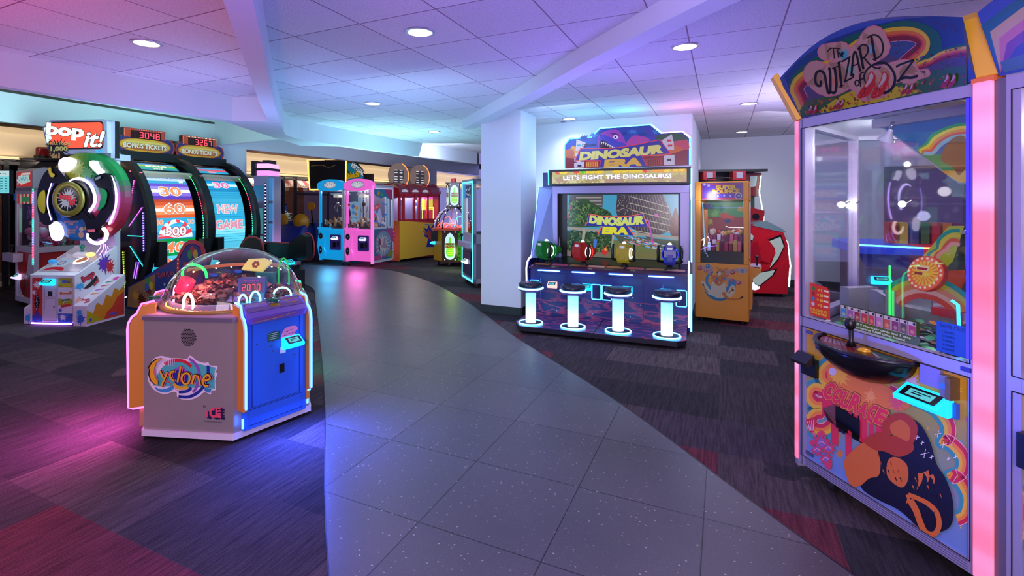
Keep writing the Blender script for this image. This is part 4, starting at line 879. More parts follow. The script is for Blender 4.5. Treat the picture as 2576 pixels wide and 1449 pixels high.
    a.poly(ins(.95), '#3a3f8a', .2); a.poly(arc(.42, zz+.13, .36, .115, n=36), '#c8702a'); a.poly(arc(.42, zz+.13, .34, .10, n=36), '#e8b83a'); a.poly(arc(.42, zz+.105, .31, .05, n=30), '#c86a24'); a.poly(arc(.42, zz+.16, .30, .035, n=30), '#f0d870')
    a.poly([(.15, zz+.24), (.68, zz+.24), (.68, zz+.355), (.15, zz+.355)], '#c8502a'); a.poly([(.22, zz+.225), (.64, zz+.225), (.64, zz+.345), (.22, zz+.345)], '#2a0408', .3)
    a.text('BONUS TICKETS', .42, zz+.085, .07, '#e8e0d0', w=.58, bold=.04, out=[(.05, '#3a2210')], e=.5)
    a.seg7('8'+num, .235, zz+.24, .40, .09, '#3a0a10', .6); a.k += .001; a.seg7(num, .335, zz+.24, .30, .09, '#ff3a48', 3.)
    for i in range(24): x = .15+i*.0235; a.circ(x, zz+.362, .006, '#ff8a5a' if not second else '#ffd0a0', e=2. if second else 1., n=6); a.k -= a.st
    for i in range(7): z = zz+.24+i*.018; a.circ(.14, z, .005, '#ff8a5a', e=1.5, n=6); a.circ(.69, z, .005, '#ff8a5a', e=1.5, n=6); a.k -= 2*a.st
    b.obj('counter_sign', tp, 'gold sign reading BONUS TICKETS with a red counter')
    # console with wing panels
    BLU = mat('#1c2c78', .35); RED = mat('#a8202a', .35)
    b = B(); b.prism([(.05, 0), (.05, .42), (.12, .50), (.55, .56), (1.02, .50), (1.02, 0)], 'x', .04, W-.04, DARK); cs = b.obj('console', t, bev=.006)
    b = B(); u = Vector((0, .43, .06)).normalized(); a = Art(b, (0, .12, .505), (1, 0, 0), u, 1, .15)
    a.rect(.06, .02, W-.06, .4, '#1c2058'); [splat(a, .15+i*.13, .2, .05, ['#3a60d0', '#c04a8a', '#d8c03a'][i % 3], i+2, n=5) for i in range(5)]; b.obj('console_print', cs)
    b = B(); [b.cyl((x, .2, .51), .045, .03, mat('#2a60e8', .3, 0, .5)) for x in (.25, .6)]; b.obj('button', cs)
    hump = None; wing = [(1.62, 0), (1.60, .30), (1.02, .56), (.62, .72), (.47, .80), (.42, .88), (.36, .95), (.27, .985), (.16, .985), (.07, .95), (.03, .88), (.0, .75), (.0, 0)]
    def panel(x, pts, nm, lab_=None, m=BLU, em=RED, art=True):
        b = B(); b.prism(pts, 'x', x, x+.024, m); o = b.obj(nm, t, lab_)
        b = B(); b.tube([(x+.012, *p) for p in pts[2:-1]], .014, em, 6); b.obj('edge_moulding', o)
        return o
    if not second:
        o = panel(.0, wing, 'side_wing', 'blue side wing printed TEAM PLAY')
        b = B(); a = Art(b, (-.0, 1.62, 0), (0, -1, 0), (0, 0, 1), 1, .1, .35); X = lambda y: 1.62-y
        a.poly([(.02, .03), (X(1.0), .03), (X(.98), .53), (.05, .3)], '#a8785a'); splat(a, .35, .15, .12, '#5a2a1c', 4); splat(a, .2, .2, .08, '#d89a3a', 6); splat(a, .5, .3, .1, '#6a2a4a', 8)
        for i in range(14): a.poly([(.6+i*.06+dx*1, .12+(i*37 % 30)*.01+dz) for dx, dz in ((0, .03), (.008, .01), (.03, .008), (.012, -.006), (.02, -.03), (0, -.014), (-.02, -.03), (-.012, -.006), (-.03, .008), (-.008, .01))], ['#5a78c8', '#c8d4f0', '#8a5ac0'][i % 3])
        splat(a, .85, .28, .16, '#2c4ab0', 3, n=14); splat(a, 1.05, .2, .14, '#4a6ad0', 5, n=16); splat(a, .75, .12, .1, '#c0506a', 9)
        for x, z, c in ((.50, .42, '#3aa84a'), (.56, .36, '#d8c03a'), (.47, .34, '#3a6ad0')): a.circ(x, z, .045, c, .055)
        a.text('TEAM PLAY', .86, .50, .07, '#d04a5a', w=.38, bold=.02, rot=.14)
        q = [(X(y), z) for y, z in wing[3:-1]]; a.poly([(X(.50), .25)]+[(x*.94+.085, z*.96) for x, z in q]+[(X(.06), .2)], '#2a3a98'); a.stroke([(X(.52), .2), (X(.5), .78)]+[(x, z) for x, z in q[2:]], .05, '#b02a30', e=.25)
        for i in range(10): a.circ(X(.52)+.002*i, .25+i*.055, .010, '#ffe0b0', e=1., n=6); a.k -= a.st
        a.poly([(X(.40), .58), (X(.40), .72), (X(.10), .72), (X(.10), .58), (X(.25), .48)], '#c8302a'); a.marks(6, X(.25), .67, .04, '#f0d04a', .22); a.marks(8, X(.25), .62, .03, '#f0f0f0', .2)
        for x, z, c in ((X(.22), .87, '#d83a2a'), (X(.16), .83, '#e8c83a'), (X(.27), .82, '#3aa84a')): a.circ(x, z, .045, c, .06)
        b.obj('wing_artwork', o)
        panel(.835, wing[3:], 'middle_wing', 'black middle wing with red edge', BLACK)
    else:
        panel(.0, [(.9, .5), (.9, .75), (.62, .76), (.47, .80), (.42, .88), (.36, .95), (.27, .985), (.16, .985), (.07, .95), (.03, .88), (.0, .70), (.0, .5)], 'middle_wing', 'black rounded wing with red printed edge', BLACK)
        hood = spline([(.95, .55), (.93, .80), (.6, .82), (.30, .83), (.17, .90), (.08, .98), (.0, .995), (-.07, .95), (-.11, .85), (-.12, .72), (-.09, .62), (-.02, .575), (.1, .57), (.25, .575), (.32, .60)], 3, True)
        panel(W-.03, hood, 'hood_wing', 'large black hooked wing with red edge', BLACK)
        b = B(); b.prism([(-.115, .62), (-.09, .95), (.0, .99), (.25, .85), (.3, .60), (.0, .58)], 'x', W-.16, W-.04, BLACK); b.obj('hood', t)
        b = B(); b.box(W-.055, W-.005, .13, .19, 0, .58, BLACK); b.obj('post', t)
        b = B(); b.box(W-.20, W-.055, .12, .16, .05, .56, mat('#b8a8b8', .4)); o = b.obj('front_panel', t)
        b = B(); a = Art(b, (W-.20, .119, .05), (1, 0, 0), (0, 0, 1), 1, 0)
        for i in range(4): splat(a, .08+.02*(i % 2), .08+i*.12, .05, '#c8283a', 4+i)
        b.obj('red_print', o); reader(t, (W-.30, .14, .52), 0, .16, '#19c8ff', 1.6)
wheel(.05, -.03, '3048', 'giant ticket wheel with colourful number bands 30, 60, 500, 40, counter 3048', False)
wheel(.95, .05, '3267', 'giant ticket wheel with a blue NEW GAME screen, counter 3267', True)

# ---- red and white prize crane, far left
def redcrane():
    t = thing('claw_machine', 'white and red claw machine at the far left behind the disc game', 'arcade machine', (-6.98, 7.35, 0), -30)
    WH = mat('#c8c2cc', .35); RED = mat('#c02a24', .4)
    b = B()
    for x in (0, .62):
        for y in (0, .66): b.box(x, x+.06, y, y+.06, .07, 1.72, WH)
    for z in (.07, .80, 1.64):
        b.box(.06, .62, 0, .05, z, z+.08, WH); b.box(0, .06, .06, .66, z, z+.08, WH); b.box(.62, .68, .06, .66, z, z+.08, WH)
    b.box(.0, .68, .0, .72, 1.68, 1.72, WH); b.obj('frame', t, bev=.004)
    b = B(); b.box(.06, .62, .01, .7, .12, .80, RED); lo = b.obj('lower_cabinet', t)
    b = B(); a = Art(b, (.06, .008, .12), (1, 0, 0), (0, 0, 1), 1, 0); a.poly([(0, 0), (.25, 0), (.05, .4), (0, .4)], '#d8d0d4'); a.poly([(.32, .3), (.42, .66), (.56, .66), (.56, .4)], '#d8d0d4'); [splat(a, .3+i*.05, .1+i*.12, .04, '#2a8a3a', i) for i in range(3)]; a.blob([(.1, .2), (.2, .32), (.3, .2), (.22, .05)], '#8a1420', 4); b.obj('cabinet_print', lo)
    b = B(); b.box(.05, .63, .62, .66, .88, 1.64, mat('#30303a', .4)); b.obj('back_panel', t)
    b = B(); b.box(.06, .62, .015, .02, .88, 1.64, GLASS); b.box(.015, .02, .06, .66, .88, 1.64, GLASS); b.box(.66, .665, .06, .66, .88, 1.64, GLASS); b.obj('glass', t)
    b = B(); a = Art(b, (.06, .012, 1.50), (1, 0, 0), (0, 0, 1), 1, .3)
    for i in range(8): a.poly([(i*.07, .14), (i*.07+.07, .14), (i*.07+.07, 0), (i*.07, 0)], '#d8342c' if i % 2 == 0 else '#e8e0c8')
    a.rect(.15, .03, .42, .10, '#3a9a6a'); b.obj('striped_header', t)
    b = B(); b.prism([(0, 1.72), (0, 1.98), (.12, 2.02), (.4, 2.02), (.4, 1.72)], 'x', .04, .64, WH); m = b.obj('marquee', t, bev=.01)
    b = B(); a = Art(b, (.06, -.002, 1.73), (1, 0, 0), (0, 0, 1), 1, .5); a.rect(.02, .02, .54, .23, '#d8302c'); a.stroke([(.04, .05), (.2, .2), (.5, .2)], .03, '#f0e8e8'); a.stroke([(.02, .12), (.18, .06), (.5, .1)], .03, '#f0e8e8'); a.rect(.08, .08, .46, .18, '#c8f4f0'); a.marks(6, .27, .09, .08, '#30b8d8', .34); b.obj('lit_sign', m)
    b = B(); cs = ['#30e0d0', '#ff4060', '#ff5080', '#6a70ff', '#d060ff', '#30e8a0']
    for i in range(46): z = .64+i*.0235; b.box(.65, .675, -.012, -.004, z, z+.013, mat(cs[int(i/4) % 6], .3, 0, 5.))
    b.obj('light_strip', t, 'multicoloured dotted light strip')
    b = B(); g = random.Random(2); pc = [mat(c, .6) for c in ('#d8c8d8', '#c83a6a', '#e8e0e8', '#8a3a5a', '#d87aa0')]
    for i in range(42): b.ball((.12+.46*g.random(), .1+.48*g.random(), .90+.32*g.random()**1.3), .05+.015*g.random(), g.choice(pc), n=5)
    b.obj('plush_prizes', t, kind='stuff')
    b = B(); b.box(-.12, .30, -.11, .0, .66, .78, WH); sh = b.obj('control_shelf', t, bev=.005); b = B(); b.cyl((.05, -.05, .78), .012, .09, BLACK); b.ball((.05, -.05, .88), .024, BLACK, n=6); b.obj('joystick', sh)
    reader(t, (.16, -.0, .40), 0, .14, '#d0c8ff', 1.4)
    b = B(); [caster(b, x, y) for x in (.04, .64) for y in (.06, .66)]; b.obj('casters', t)
    l = bpy.data.lights.new('lamp', 'POINT'); l.energy = 1.5; l.color = (1, .9, .95); l.shadow_soft_size = .05; o = bpy.data.objects.new('case_light', l); COL.objects.link(o); o.parent = t; o.location = (.34, .3, 1.58)
redcrane()
def darkgame():
    t = thing('tall_arcade_game', 'tall dark game cabinet with a red beacon on top, behind the far left claw machine', 'arcade machine', (-8.75, 9.1, 0), 12)
    b = B(); b.box(0, 1.5, 0, .8, .0, 2.28, DARK); b.box(-.03, 1.53, -.05, .82, 2.28, 2.34, BLACK); b.obj('cabinet', t, bev=.01)
    b = B(); b.box(.05, .55, -.01, 0, 1.2, 2.15, mat('#0e1a2c', .12)); b.box(.75, 1.4, -.01, 0, .9, 2.1, mat('#0a0a12', .12)); b.tube([(.75, -.012, 2.1), (1.4, -.012, 2.1), (1.4, -.012, .9), (.75, -.012, .9)], .006, mat('#6a6a78', .4), 4, True); b.obj('dark_window', t)
    b = B(); [b.box(.08+.1*i, .16+.1*i, -.02, -.011, 1.55+.12*(i % 2), 1.68+.14*(i % 2), mat('#2070c8', .4, 0, .8)) for i in range(5)]; b.obj('blue_display', t)
    b = B(); b.cyl((.35, .3, 2.34), .14, .06, BLACK); b.lathe([(.11, 0), (.11, .14), (.095, .165), (0, .17)], (.35, .3, 2.40), mat('#8a1014', .25, 0, .15)); b.obj('red_beacon', t, 'dark red beacon')
    b = B(); b.box(.75, 1.45, .1, .7, 2.34, 2.75, mat('#3a3128', .6)); b.obj('top_box', t)
darkgame()
def tower():
    t = thing('prize_tower_game', 'slim white tower game with two glowing pink bars on top, right of the wheels', 'arcade machine', (-4.62, 9.78, 0), -6)
    WH = mat('#8e8ea4', .4)
    b = B(); b.box(0, .30, .05, .55, .05, 2.05, WH); b.box(-.02, .32, .03, .57, 0, .05, BLACK); bd = b.obj('body', t, bev=.008)
    b = B(); b.box(.04, .28, .1, .5, 2.05, 2.15, mat('#e88ae8', .3, 0, 1.4)); b.box(.04, .28, .1, .5, 2.20, 2.29, mat('#f0a0f0', .3, 0, 1.6)); b.obj('pink_light_bar', t)
    b = B(); b.box(-.05, .04, .05, .5, 2.05, 2.34, DARK); b.box(.12, .28, .15, .4, 2.29, 2.36, DARK); b.box(.04, .3, .1, .5, 2.15, 2.20, DARK); b.obj('top_fitting', t)
    b = B()
    for i in range(22): b.ball((.245, .045, .5+i*.065), .011, mat('#f0c8ff', .3, 0, 4.), n=4)
    b.box(.232, .258, .048, .05, .45, 1.9, BLACK); b.obj('light_dots', t)
    b = B(); a = Art(b, (0, .049, 0), (1, 0, 0), (0, 0, 1), 1, .3); a.rect(.0, 1.55, .21, 1.85, '#3a98c0'); a.rect(.01, .9, .2, 1.4, '#6ac8d8'); a.poly([(.05, 1.2), (.13, 1.3), (.13, 1.1)], '#a8e02a'); a.rect(.275, .5, .30, 1.95, '#5aa8e0'); a.rect(.0, .4, .2, .85, '#88d0e0'); b.obj('panel_print', bd)
    b = B(); b.box(.30, .37, .08, .16, .1, 2.0, mat('#58a8f0', .4, 0, .4)); [b.box(.299, .372, .078, .1, z, z+.05, WH) for z in (.6, 1.1, 1.5)]; b.obj('blue_side_post', t)
tower()

# ---- four-seat shooting game, right of the pillar
def dino_machine():
    t = thing('shooting_arcade_game', 'blue four-player shooting game lettered DINOSAUR ERA, neon outlined, against the wall', 'arcade machine', (.33, 5.87, 0), -22.5)
    NAV = mat('#1b1f63', .3, .1); LAV = mat('#9c95c4', .35, .3); CY = mat('#3ab8ff', .3, 0, 8.); BLU = mat('#2a80ff', .3, 0, 8.); LIL = mat('#d0b0ff', .3, 0, 6.)
    def lava():
        n, tt, p = nt('lava_print'); L = tt.links; co = N(tt, 'ShaderNodeTexCoord').outputs['Object']
        mp = N(tt, 'ShaderNodeMapping'); mp.inputs['Scale'].default_value = (2.6, 7, 7.5); L.new(co, mp.inputs[0])
        nz = N(tt, 'ShaderNodeTexNoise', i_Scale=1.5, i_Detail=3.); L.new(mp.outputs[0], nz.inputs['Vector'])
        v = N(tt, 'ShaderNodeTexVoronoi', feature='DISTANCE_TO_EDGE', i_Scale=1.3); ad = N(tt, 'ShaderNodeVectorMath', operation='ADD'); L.new(mp.outputs[0], ad.inputs[0]); L.new(nz.outputs['Color'], ad.inputs[1]); L.new(ad.outputs[0], v.inputs['Vector'])
        r = ramp(tt, [(0, (1, 1, 1)), (.03, (.6, .6, .6)), (.10, (0, 0, 0))]); L.new(v.outputs['Distance'], r.inputs[0])
        sx = N(tt, 'ShaderNodeSeparateXYZ'); L.new(co, sx.inputs[0]); hz = ramp(tt, [(.05, (1, 1, 1)), (.30, (.7, .7, .7)), (.43, (0, 0, 0))]); L.new(sx.outputs[2], hz.inputs[0])
        mu = N(tt, 'ShaderNodeMath', operation='MULTIPLY'); L.new(r.outputs[0], mu.inputs[0]); L.new(hz.outputs[0], mu.inputs[1])
        L.new(mix(tt, (.016, .022, .12), (.50, .06, .12), mu.outputs[0]), p.inputs['Base Color']); p.inputs['Roughness'].default_value = .28; return n
    LAVA = lava()
    b = B(); ft = [(-.02, .10), (.08, -.09), (1.79, -.09), (1.88, .0), (1.88, .62), (-.02, .62)]
    b.prism(ft, 'z', .085, .09, LAVA); b.prism(ft, 'z', .035, .085, mat('#191722', .4)); pf = b.obj('platform', t, bev=.004)
    b = B(); [b.cyl((x, y, 0), .04, .036, BLACK) for x in (.12, .95, 1.78) for y in (.02, .5)]; b.box(.93, .945, -.09, .6, .090, .092, BLACK); b.obj('foot', pf)
    b = B(); b.box(0, 1.9, .60, 1.15, .09, .69, LAVA); cs = b.obj('console', t)
    b = B()
    for x in (.47, .93, 1.40): b.box(x-.002, x+.002, .596, .6, .12, .62, DARK)
    for x in (.14, .68, 1.13, 1.62): b.tube([(x, .596, .25), (x, .596, .55)], .003, mat('#8a90e0', .3, .3), 5)
    b.tube([(.15, .596, .62), (.46, .596, .62)], .002, DARK, 4); b.tube([(.95, .596, .62), (1.39, .596, .62)], .002, DARK, 4)
    for x, z in ((.35, .15), (.80, .15), (1.25, .15), (1.75, .15), (1.28, .38), (1.37, .3)): b.cyl((x, .594, z), .008, .006, CHROME, 'y', 8)
    b.obj('panel_fittings', cs)
    for i, (x, z0, z1) in enumerate(((.06, .42, .52), (.85, .33, .51), (.975, .33, .51), (1.82, .32, .505))):
        w_ = .055; b = B(); b.prism(rrect(x-w_, z0, x+w_, z1, .012), 'y', .592, .6, mat('#141648', .25)); q = b.obj('coin_door', cs)
        b = B(); b.tube([(p[0], .59, p[1]) for p in rrect(x-w_, z0, x+w_, z1, .012)], .0055, CY if i else BLU, 6, True); b.obj('glowing_frame', q)
    for i, x in enumerate((.30, .74, 1.22, 1.65)): reader(cs, (x, .60, .44), 0, .115, '#ffb8a8' if i == 0 else '#19c8ff', 1.5)
    b = B()
    for x in (.25, .69, 1.14, 1.60): b.tube([(x-.14, .575, .652), (x+.14, .575, .652)], .007, mat('#5aa8ff', .3, 0, 14.), 6)
    b.obj('shelf_light', cs, 'blue light bars under the gun shelf')
    b = B(); b.prism([(.555, .675), (.555, .70), (.60, .715), (1.15, .80), (1.15, .69)], 'x', -.0, 1.9, mat('#3a2440', .2)); sh = b.obj('gun_shelf', t)
    b = B(); a = Art(b, (0, .60, .716), (1, 0, 0), Vector((0, .55, .085)), 1, 0, .25)
    for i in range(8): a.rect(.05+i*.23, .01, .05+i*.23+.2, .10, ['#c07a4a', '#b8506a', '#a0703a', '#d8a088'][i % 4]); a.k -= a.st
    a.rect(.0, .12, 1.9, .50, '#0e0f16'); g = random.Random(4)
    for i in range(60): a.poly([(g.uniform(.2, 1.8), g.uniform(.14, .48)) for _ in range(3)], '#16241a'); a.k -= a.st*.98
    b.obj('shelf_print', sh)
    # side cheeks
    for s, x in ((0, -.02), (1, 1.9)):
        b = B(); b.prism([(.57, .04), (.52, .66), (.58, .77), (.80, .82), (1.3, .82), (1.3, .04)], 'x', x-.012, x+.012, NAV); c = b.obj('side_cheek', t, bev=.004)
        b = B(); b.tube([(x, .52, .10), (x, .505, .5), (x, .495, .68), (x, .53, .75), (x, .60, .79), (x, .76, .825)], .010, LIL if s == 0 else mat('#b8c8ff', .3, 0, 7.), 8); b.obj('neon_edge', c, 'lilac white neon edge')
    b = B(); b.tube([(1.925, .56, .05), (1.925, .56, .70)], .009, mat('#50c8ff', .3, 0, 9.), 8); b.tube([(1.925, .75, .82), (1.925, .92, 1.70), (1.925, .92, 1.93)], .009, mat('#7ad0ff', .3, 0, 8.), 8); b.obj('right_neon', t, 'cyan neon strip')
    # upper cabinet: frame round the screen, wings
    b = B(); b.box(.20, 1.91, .95, 1.03, 1.635, 1.735, LAV); b.box(1.80, 1.91, .95, 1.06, .74, 1.64, LAV); b.box(.20, .27, .95, 1.03, .95, 1.64, LAV); b.obj('screen_frame', t, bev=.004)
    b = B(); b.prism([(.62, .80), (.95, 1.73), (1.25, 1.73), (1.25, .80)], 'x', .0, .02, mat('#7a74b8', .35, .3)); b.add([(.02, .62, .80), (.02, .95, 1.73), (.2, 1.0, 1.73), (.30, 1.06, .78)], [(0, 1, 2, 3)], mat('#9ab0e8', .35)); b.add([(.02, .95, 1.72), (.2, .95, 1.72), (.2, 1.05, 1.72), (.02, 1.05, 1.72)], [(0, 1, 2, 3)], LAV); w_ = b.obj('left_wing', t)
    b = B(); b.tube([(.17, .99, 1.70), (.18, 1.00, 1.60), (.19, 1.02, 1.15), (.145, .86, .86)], .009, mat('#7ad8ff', .3, 0, 9.), 8); b.tube([(.005, .615, .80), (.01, .95, 1.74)], .004, mat('#70b8ff', .3, 0, 4.), 6); b.obj('wing_neon', w_, 'pale blue neon line')
    b = B(); b.prism([(.62, .80), (.95, 1.73), (1.25, 1.73), (1.25, .80)], 'x', 1.905, 1.92, NAV); b.obj('right_wing', t)
    b = B(); b.box(.02, 1.90, 1.12, 1.5, .1, 1.93, NAV); b.obj('rear_body', t)
    b = B(); b.box(.27, 1.80, 1.07, 1.12, .76, 1.64, BLACK); b.add([(.27, .98, 1.635), (.27, .98, .78), (.27, 1.07, .78), (.27, 1.07, 1.635)], [(0, 1, 2, 3)], BLACK); mo = b.obj('monitor', t)
    b = B(); a = Art(b, (.375, 1.068, .795), (1, 0, 0), (0, 0, 1), 1, .62, .15, step=.00025); W_, H_ = 1.40, .825
    g = random.Random(11); a.rect(0, 0, W_, H_, '#4aa8c8'); a.clip = (0, 0, W_, H_)
    a.poly([(.02, .82), (.48, .82), (.46, .55), (.02, .45)], '#5a5650')
    for i in range(5): a.rect(.12+i*.0, .60+i*.045, .46, .615+i*.045, '#a8a498'); a.k -= a.st
    a.poly([(.66, .82), (.80, .825), (1.22, .825), (1.38, .40), (1.05, .26), (.68, .5), (.64, .62)], '#453f44')
    for i in range(15): a.stroke([(.80+i*.032, .82), (.90+i*.036, .34)], .007, '#8a8076'); a.k -= a.st
    for i in range(6): a.stroke([(.82, .80-i*.085), (1.30, .66-i*.075)], .010, '#c8bca8'); a.k -= a.st
    for i in range(60): x, y = g.uniform(.66, .80), g.uniform(.5, .82); a.stroke([(x, y), (x+g.uniform(-.04, .04), y+g.uniform(-.05, .05))], .005, '#b8a890' if i % 2 else '#2a2628'); a.k -= a.st
    a.blob([(1.30, .35), (1.36, .65), (1.40, .55), (1.40, .3)], '#6a3a3a', 3)
    a.blob([(0, .40), (.04, .62), (.10, .72), (.22, .78), (.34, .72), (.44, .66), (.56, .60), (.60, .50), (.48, .42), (.3, .40)], '#35582c', 4)
    for i in range(420):
        x, y = g.uniform(.02, .56), g.uniform(.42, .76)
        if y < .80-x*.38: splat(a, x, y, g.uniform(.008, .022), g.choice(['#2a4a22', '#55803a', '#7a9a48', '#1c3418', '#4a6e34']), i, 4); a.k -= a.st*.97
    a.rect(0, .0, W_, .12, '#7a7a4a'); a.poly([(0, .40), (.6, .36), (1.40, .30), (1.4, .26), (.6, .32), (0, .36)], '#a39c8c')
    a.blob([(0, .10), (.0, .34), (.3, .33), (.58, .30), (.60, .14), (.4, .06)], '#33502c', 3)
    for i in range(300):
        x, y = g.uniform(.0, .6), g.uniform(.08, .34); splat(a, x, y, g.uniform(.008, .02), g.choice(['#27421f', '#4f7a3a', '#3a6a5a', '#1c3418', '#7a9060']), i, 4); a.k -= a.st*.97
    for x0, x1 in ((.19, .22), (.58, .60), (.86, .88)): a.poly([(x0, .10), (x0+.02, .36), (x1+.03, .36), (x1, .10)], '#b0ac98'); a.k -= a.st
    a.rect(.60, .10, 1.4, .24, '#6f7f4a'); a.poly([(.62, .30), (1.4, .25), (1.4, .12), (1.0, .2), (.7, .2)], '#57604e'); a.rect(.0, .0, .55, .07, '#7f7a68')
    for i in range(150): x, y = g.uniform(.75, 1.36), 0; y = .27-(x-.75)*.25+g.uniform(-.05, .05); a.stroke([(x, y), (x+.05, y-.015)], .008, g.choice(['#38a0e0', '#80c8f0', '#e07a50', '#d85a8a', '#2a78b8', '#c8d8e0', '#3a5a3a', '#d8c04a'])); a.k -= a.st*.97
    splat(a, .50, .08, .05, '#d83a3a', 5, n=8, ry=.07); splat(a, .51, .11, .025, '#e8b84a', 7); a.blob([(.35, .16), (.37, .24), (.40, .22), (.38, .12)], '#4a80e0', 3); a.stroke([(.0, .45), (.05, .68)], .012, '#c04a4a'); a.stroke([(1.05, .5), (1.1, .2)], .02, '#c050c0'); a.circ(1.14, .56, .02, '#e060c8')
    def title(a, cx, cy, W2, e=None):
        k = W2/2; fn = lambda X, Y: (X*(1+.0*Y), Y+.10*X*X/k)
        top = spline([(-k*.87, .115), (-k*.4, .085), (0, .08), (k*.4, .09), (k*.84, .125)], 4)
        for g_, c in ((.012, '#e8603a'), (0, '#2a2f9a')):
            a.poly([(cx+x*(1+g_), cy+y+g_) for x, y in [(-k*.98-g_, -.035-g_), (-k*.9, .01)]+top+[(k*.9, .05), (k*1.0+g_, -.035-g_*1.2), (k*.36+g_, -.035-g_), (k*.55+g_, -.15-g_), (-k*.55-g_, -.15-g_), (-k*.42-g_, -.035-g_)]], c, e)
        a.text('DINOSAUR', cx, cy-.02, .095, '#c8d46a', w=k*1.68, bold=.075, shear=.12, fn=fn, e=e); a.k -= a.st; a.text('DINOSAUR', cx, cy+.03, .045, '#d8e8c8', w=k*1.68, bold=.0, shear=.12, fn=fn, e=e) if False else None
        a.text('ERA', cx-.01, cy-.135, .088, '#d8d42a', w=k*.76, bold=.075, shear=.1, e=e)
    title(a, .64, .45, .80, .8); b.obj('game_screen', mo, 'screen with jungle town scene reading DINOSAUR ERA', kind=None)
    # lit marquee box
    b = B(); b.box(.20, 1.92, .78, 1.02, 1.74, 1.945, BLACK); mq = b.obj('marquee_box', t, bev=.006)
    b = B(); a = Art(b, (.245, .778, 1.765), (1, 0, 0), (0, 0, 1), 1, .8, .3); W_ = 1.63; a.clip = (0, 0, W_, .15); a.rect(0, 0, W_, .15, '#b8b06a')
    g = random.Random(8)
    for i in range(46): x = g.uniform(.0, W_); splat(a, x, g.uniform(.0, .06), .07, g.choice(['#a89a5c', '#c8be80', '#b8a878', '#d0c890', '#b09070']), i, 6, ry=.05)
    for i in range(50): x = g.uniform(.0, W_); splat(a, x, .14, .05, '#e8c820' if .5 < x < 1.15 else g.choice(['#d84a3a', '#5ac830', '#e89a2a', '#f0d02a']), i, 7, ry=.028)
    a.clip = None; a.text("LET'S FIGHT THE DINOSAURS!", W_/2-.01, .048, .052, '#ffffff', w=1.30, bold=.035, out=[(.035, '#7a5a80')], e=.95); b.obj('lit_strip_sign', mq, "lit strip reading LET'S FIGHT THE DINOSAURS!")
    b = B(); b.tube([(.19, .80, 1.745), (.185, .80, 1.94)], .007, mat('#30d8c8', .3, 0, 6.)); b.obj('marquee_neon', mq)
    # topper board
    pts = [(.41, 1.96), (.41, 2.26), (.47, 2.335), (.75, 2.34), (.86, 2.45), (1.46, 2.46), (1.58, 2.35), (1.82, 2.355), (1.90, 2.28), (1.90, 1.96)]
    b = B(); b.prism(pts, 'y', .80, .84, mat('#23265c', .4)); tp = b.obj('topper_board', t)
    for y, gsc, c0, r_ in ((.852, .012, ['#2cc0ff', '#2cc8ff', '#38d0ff', '#40d8ff', '#50d0ff', '#60c8ff', '#ff7ad8', '#b070ff', '#40c8ff'], .010),):
        q = [(p[0]+(.012 if p[0] > 1.1 else -.012)*(1), p[1]+.012) for p in pts]
        for i in range(len(q)-1):
            b = B(); b.tube([(q[i][0], y, q[i][1]), (q[i+1][0], y, q[i+1][1])], r_, mat(c0[i], .3, 0, 7.), 8); b.obj('topper_neon', tp)
    b = B(); a = Art(b, (0, .799, 0), (1, 0, 0), (0, 0, 1), 1, .42, .3)
    a.poly(pts, '#2a4fb8'); a.clip = None
    a.poly([(.42, 1.96), (.42, 2.2)]+spline([(.6, 2.24), (.85, 2.18), (1.1, 2.22), (1.45, 2.25), (1.7, 2.28), (1.89, 2.26)], 4)+[(1.89, 1.96)], '#d86a2a'); a.poly([(.42, 1.96), (.42, 2.10)]+spline([(.7, 2.06), (1.2, 2.1), (1.6, 2.08), (1.89, 2.16)], 4)+[(1.89, 1.96)], '#8a2038')
    a.blob([(1.5, 2.30), (1.6, 2.34), (1.8, 2.34), (1.88, 2.27), (1.7, 2.25)], '#3a5a4a', 3); a.blob([(1.72, 2.22), (1.8, 2.26), (1.89, 2.24), (1.89, 2.14)], '#d04a6a', 3); a.circ(.52, 2.18, .045, '#e8a03a', .07); a.circ(.49, 2.15, .04, '#c86a4a', .06)
    for i in range(8): splat(a, .66+i*.12, 2.35+(i % 3)*.02, .07, '#3a80d8' if i % 2 else '#1c3fa0', i+3, ry=.035)
    # dinosaur head and back
    a.blob([(1.16, 2.20), (1.2, 2.28), (1.26, 2.34), (1.34, 2.335), (1.44, 2.30), (1.5, 2.2), (1.4, 2.14), (1.2, 2.14)], '#b04ab8', 5); a.stroke([(1.43, 2.16), (1.49, 2.28), (1.46, 2.38), (1.38, 2.445)], .09, '#4a3fb8', n=4, taper=(1.1, .25))
    for i in range(9): a.stroke([(1.20+i*.032, 2.33-.01*abs(i-4)), (1.19+i*.034, 2.19)], .008, '#d84a8a'); a.k -= a.st
    a.blob([(.83, 2.30), (.86, 2.38), (.94, 2.42), (1.05, 2.43), (1.12, 2.38), (1.17, 2.27), (1.18, 2.18), (1.10, 2.14), (.90, 2.12), (.84, 2.2)], '#a04ac0', 5); a.blob([(.84, 2.31), (.89, 2.37), (.99, 2.33), (1.08, 2.28), (1.17, 2.24), (1.16, 2.17), (1.02, 2.21), (.9, 2.29)], '#4a4ac8', 5)
    a.blob([(.86, 2.29), (.92, 2.29), (1.0, 2.22), (1.10, 2.18), (1.12, 2.13), (.98, 2.11), (.88, 2.12), (.85, 2.2)], '#2a1430', 4); a.blob([(.98, 2.14), (1.06, 2.19), (1.12, 2.17), (1.11, 2.12)], '#c04050', 4)
    for i in range(9): x = .87+i*.026; z = 2.285-max(0, i-1)*.0145; a.poly([(x, z), (x+.02, z-.006), (x+.008, z-.038)], '#f0e8f0'); a.k -= a.st
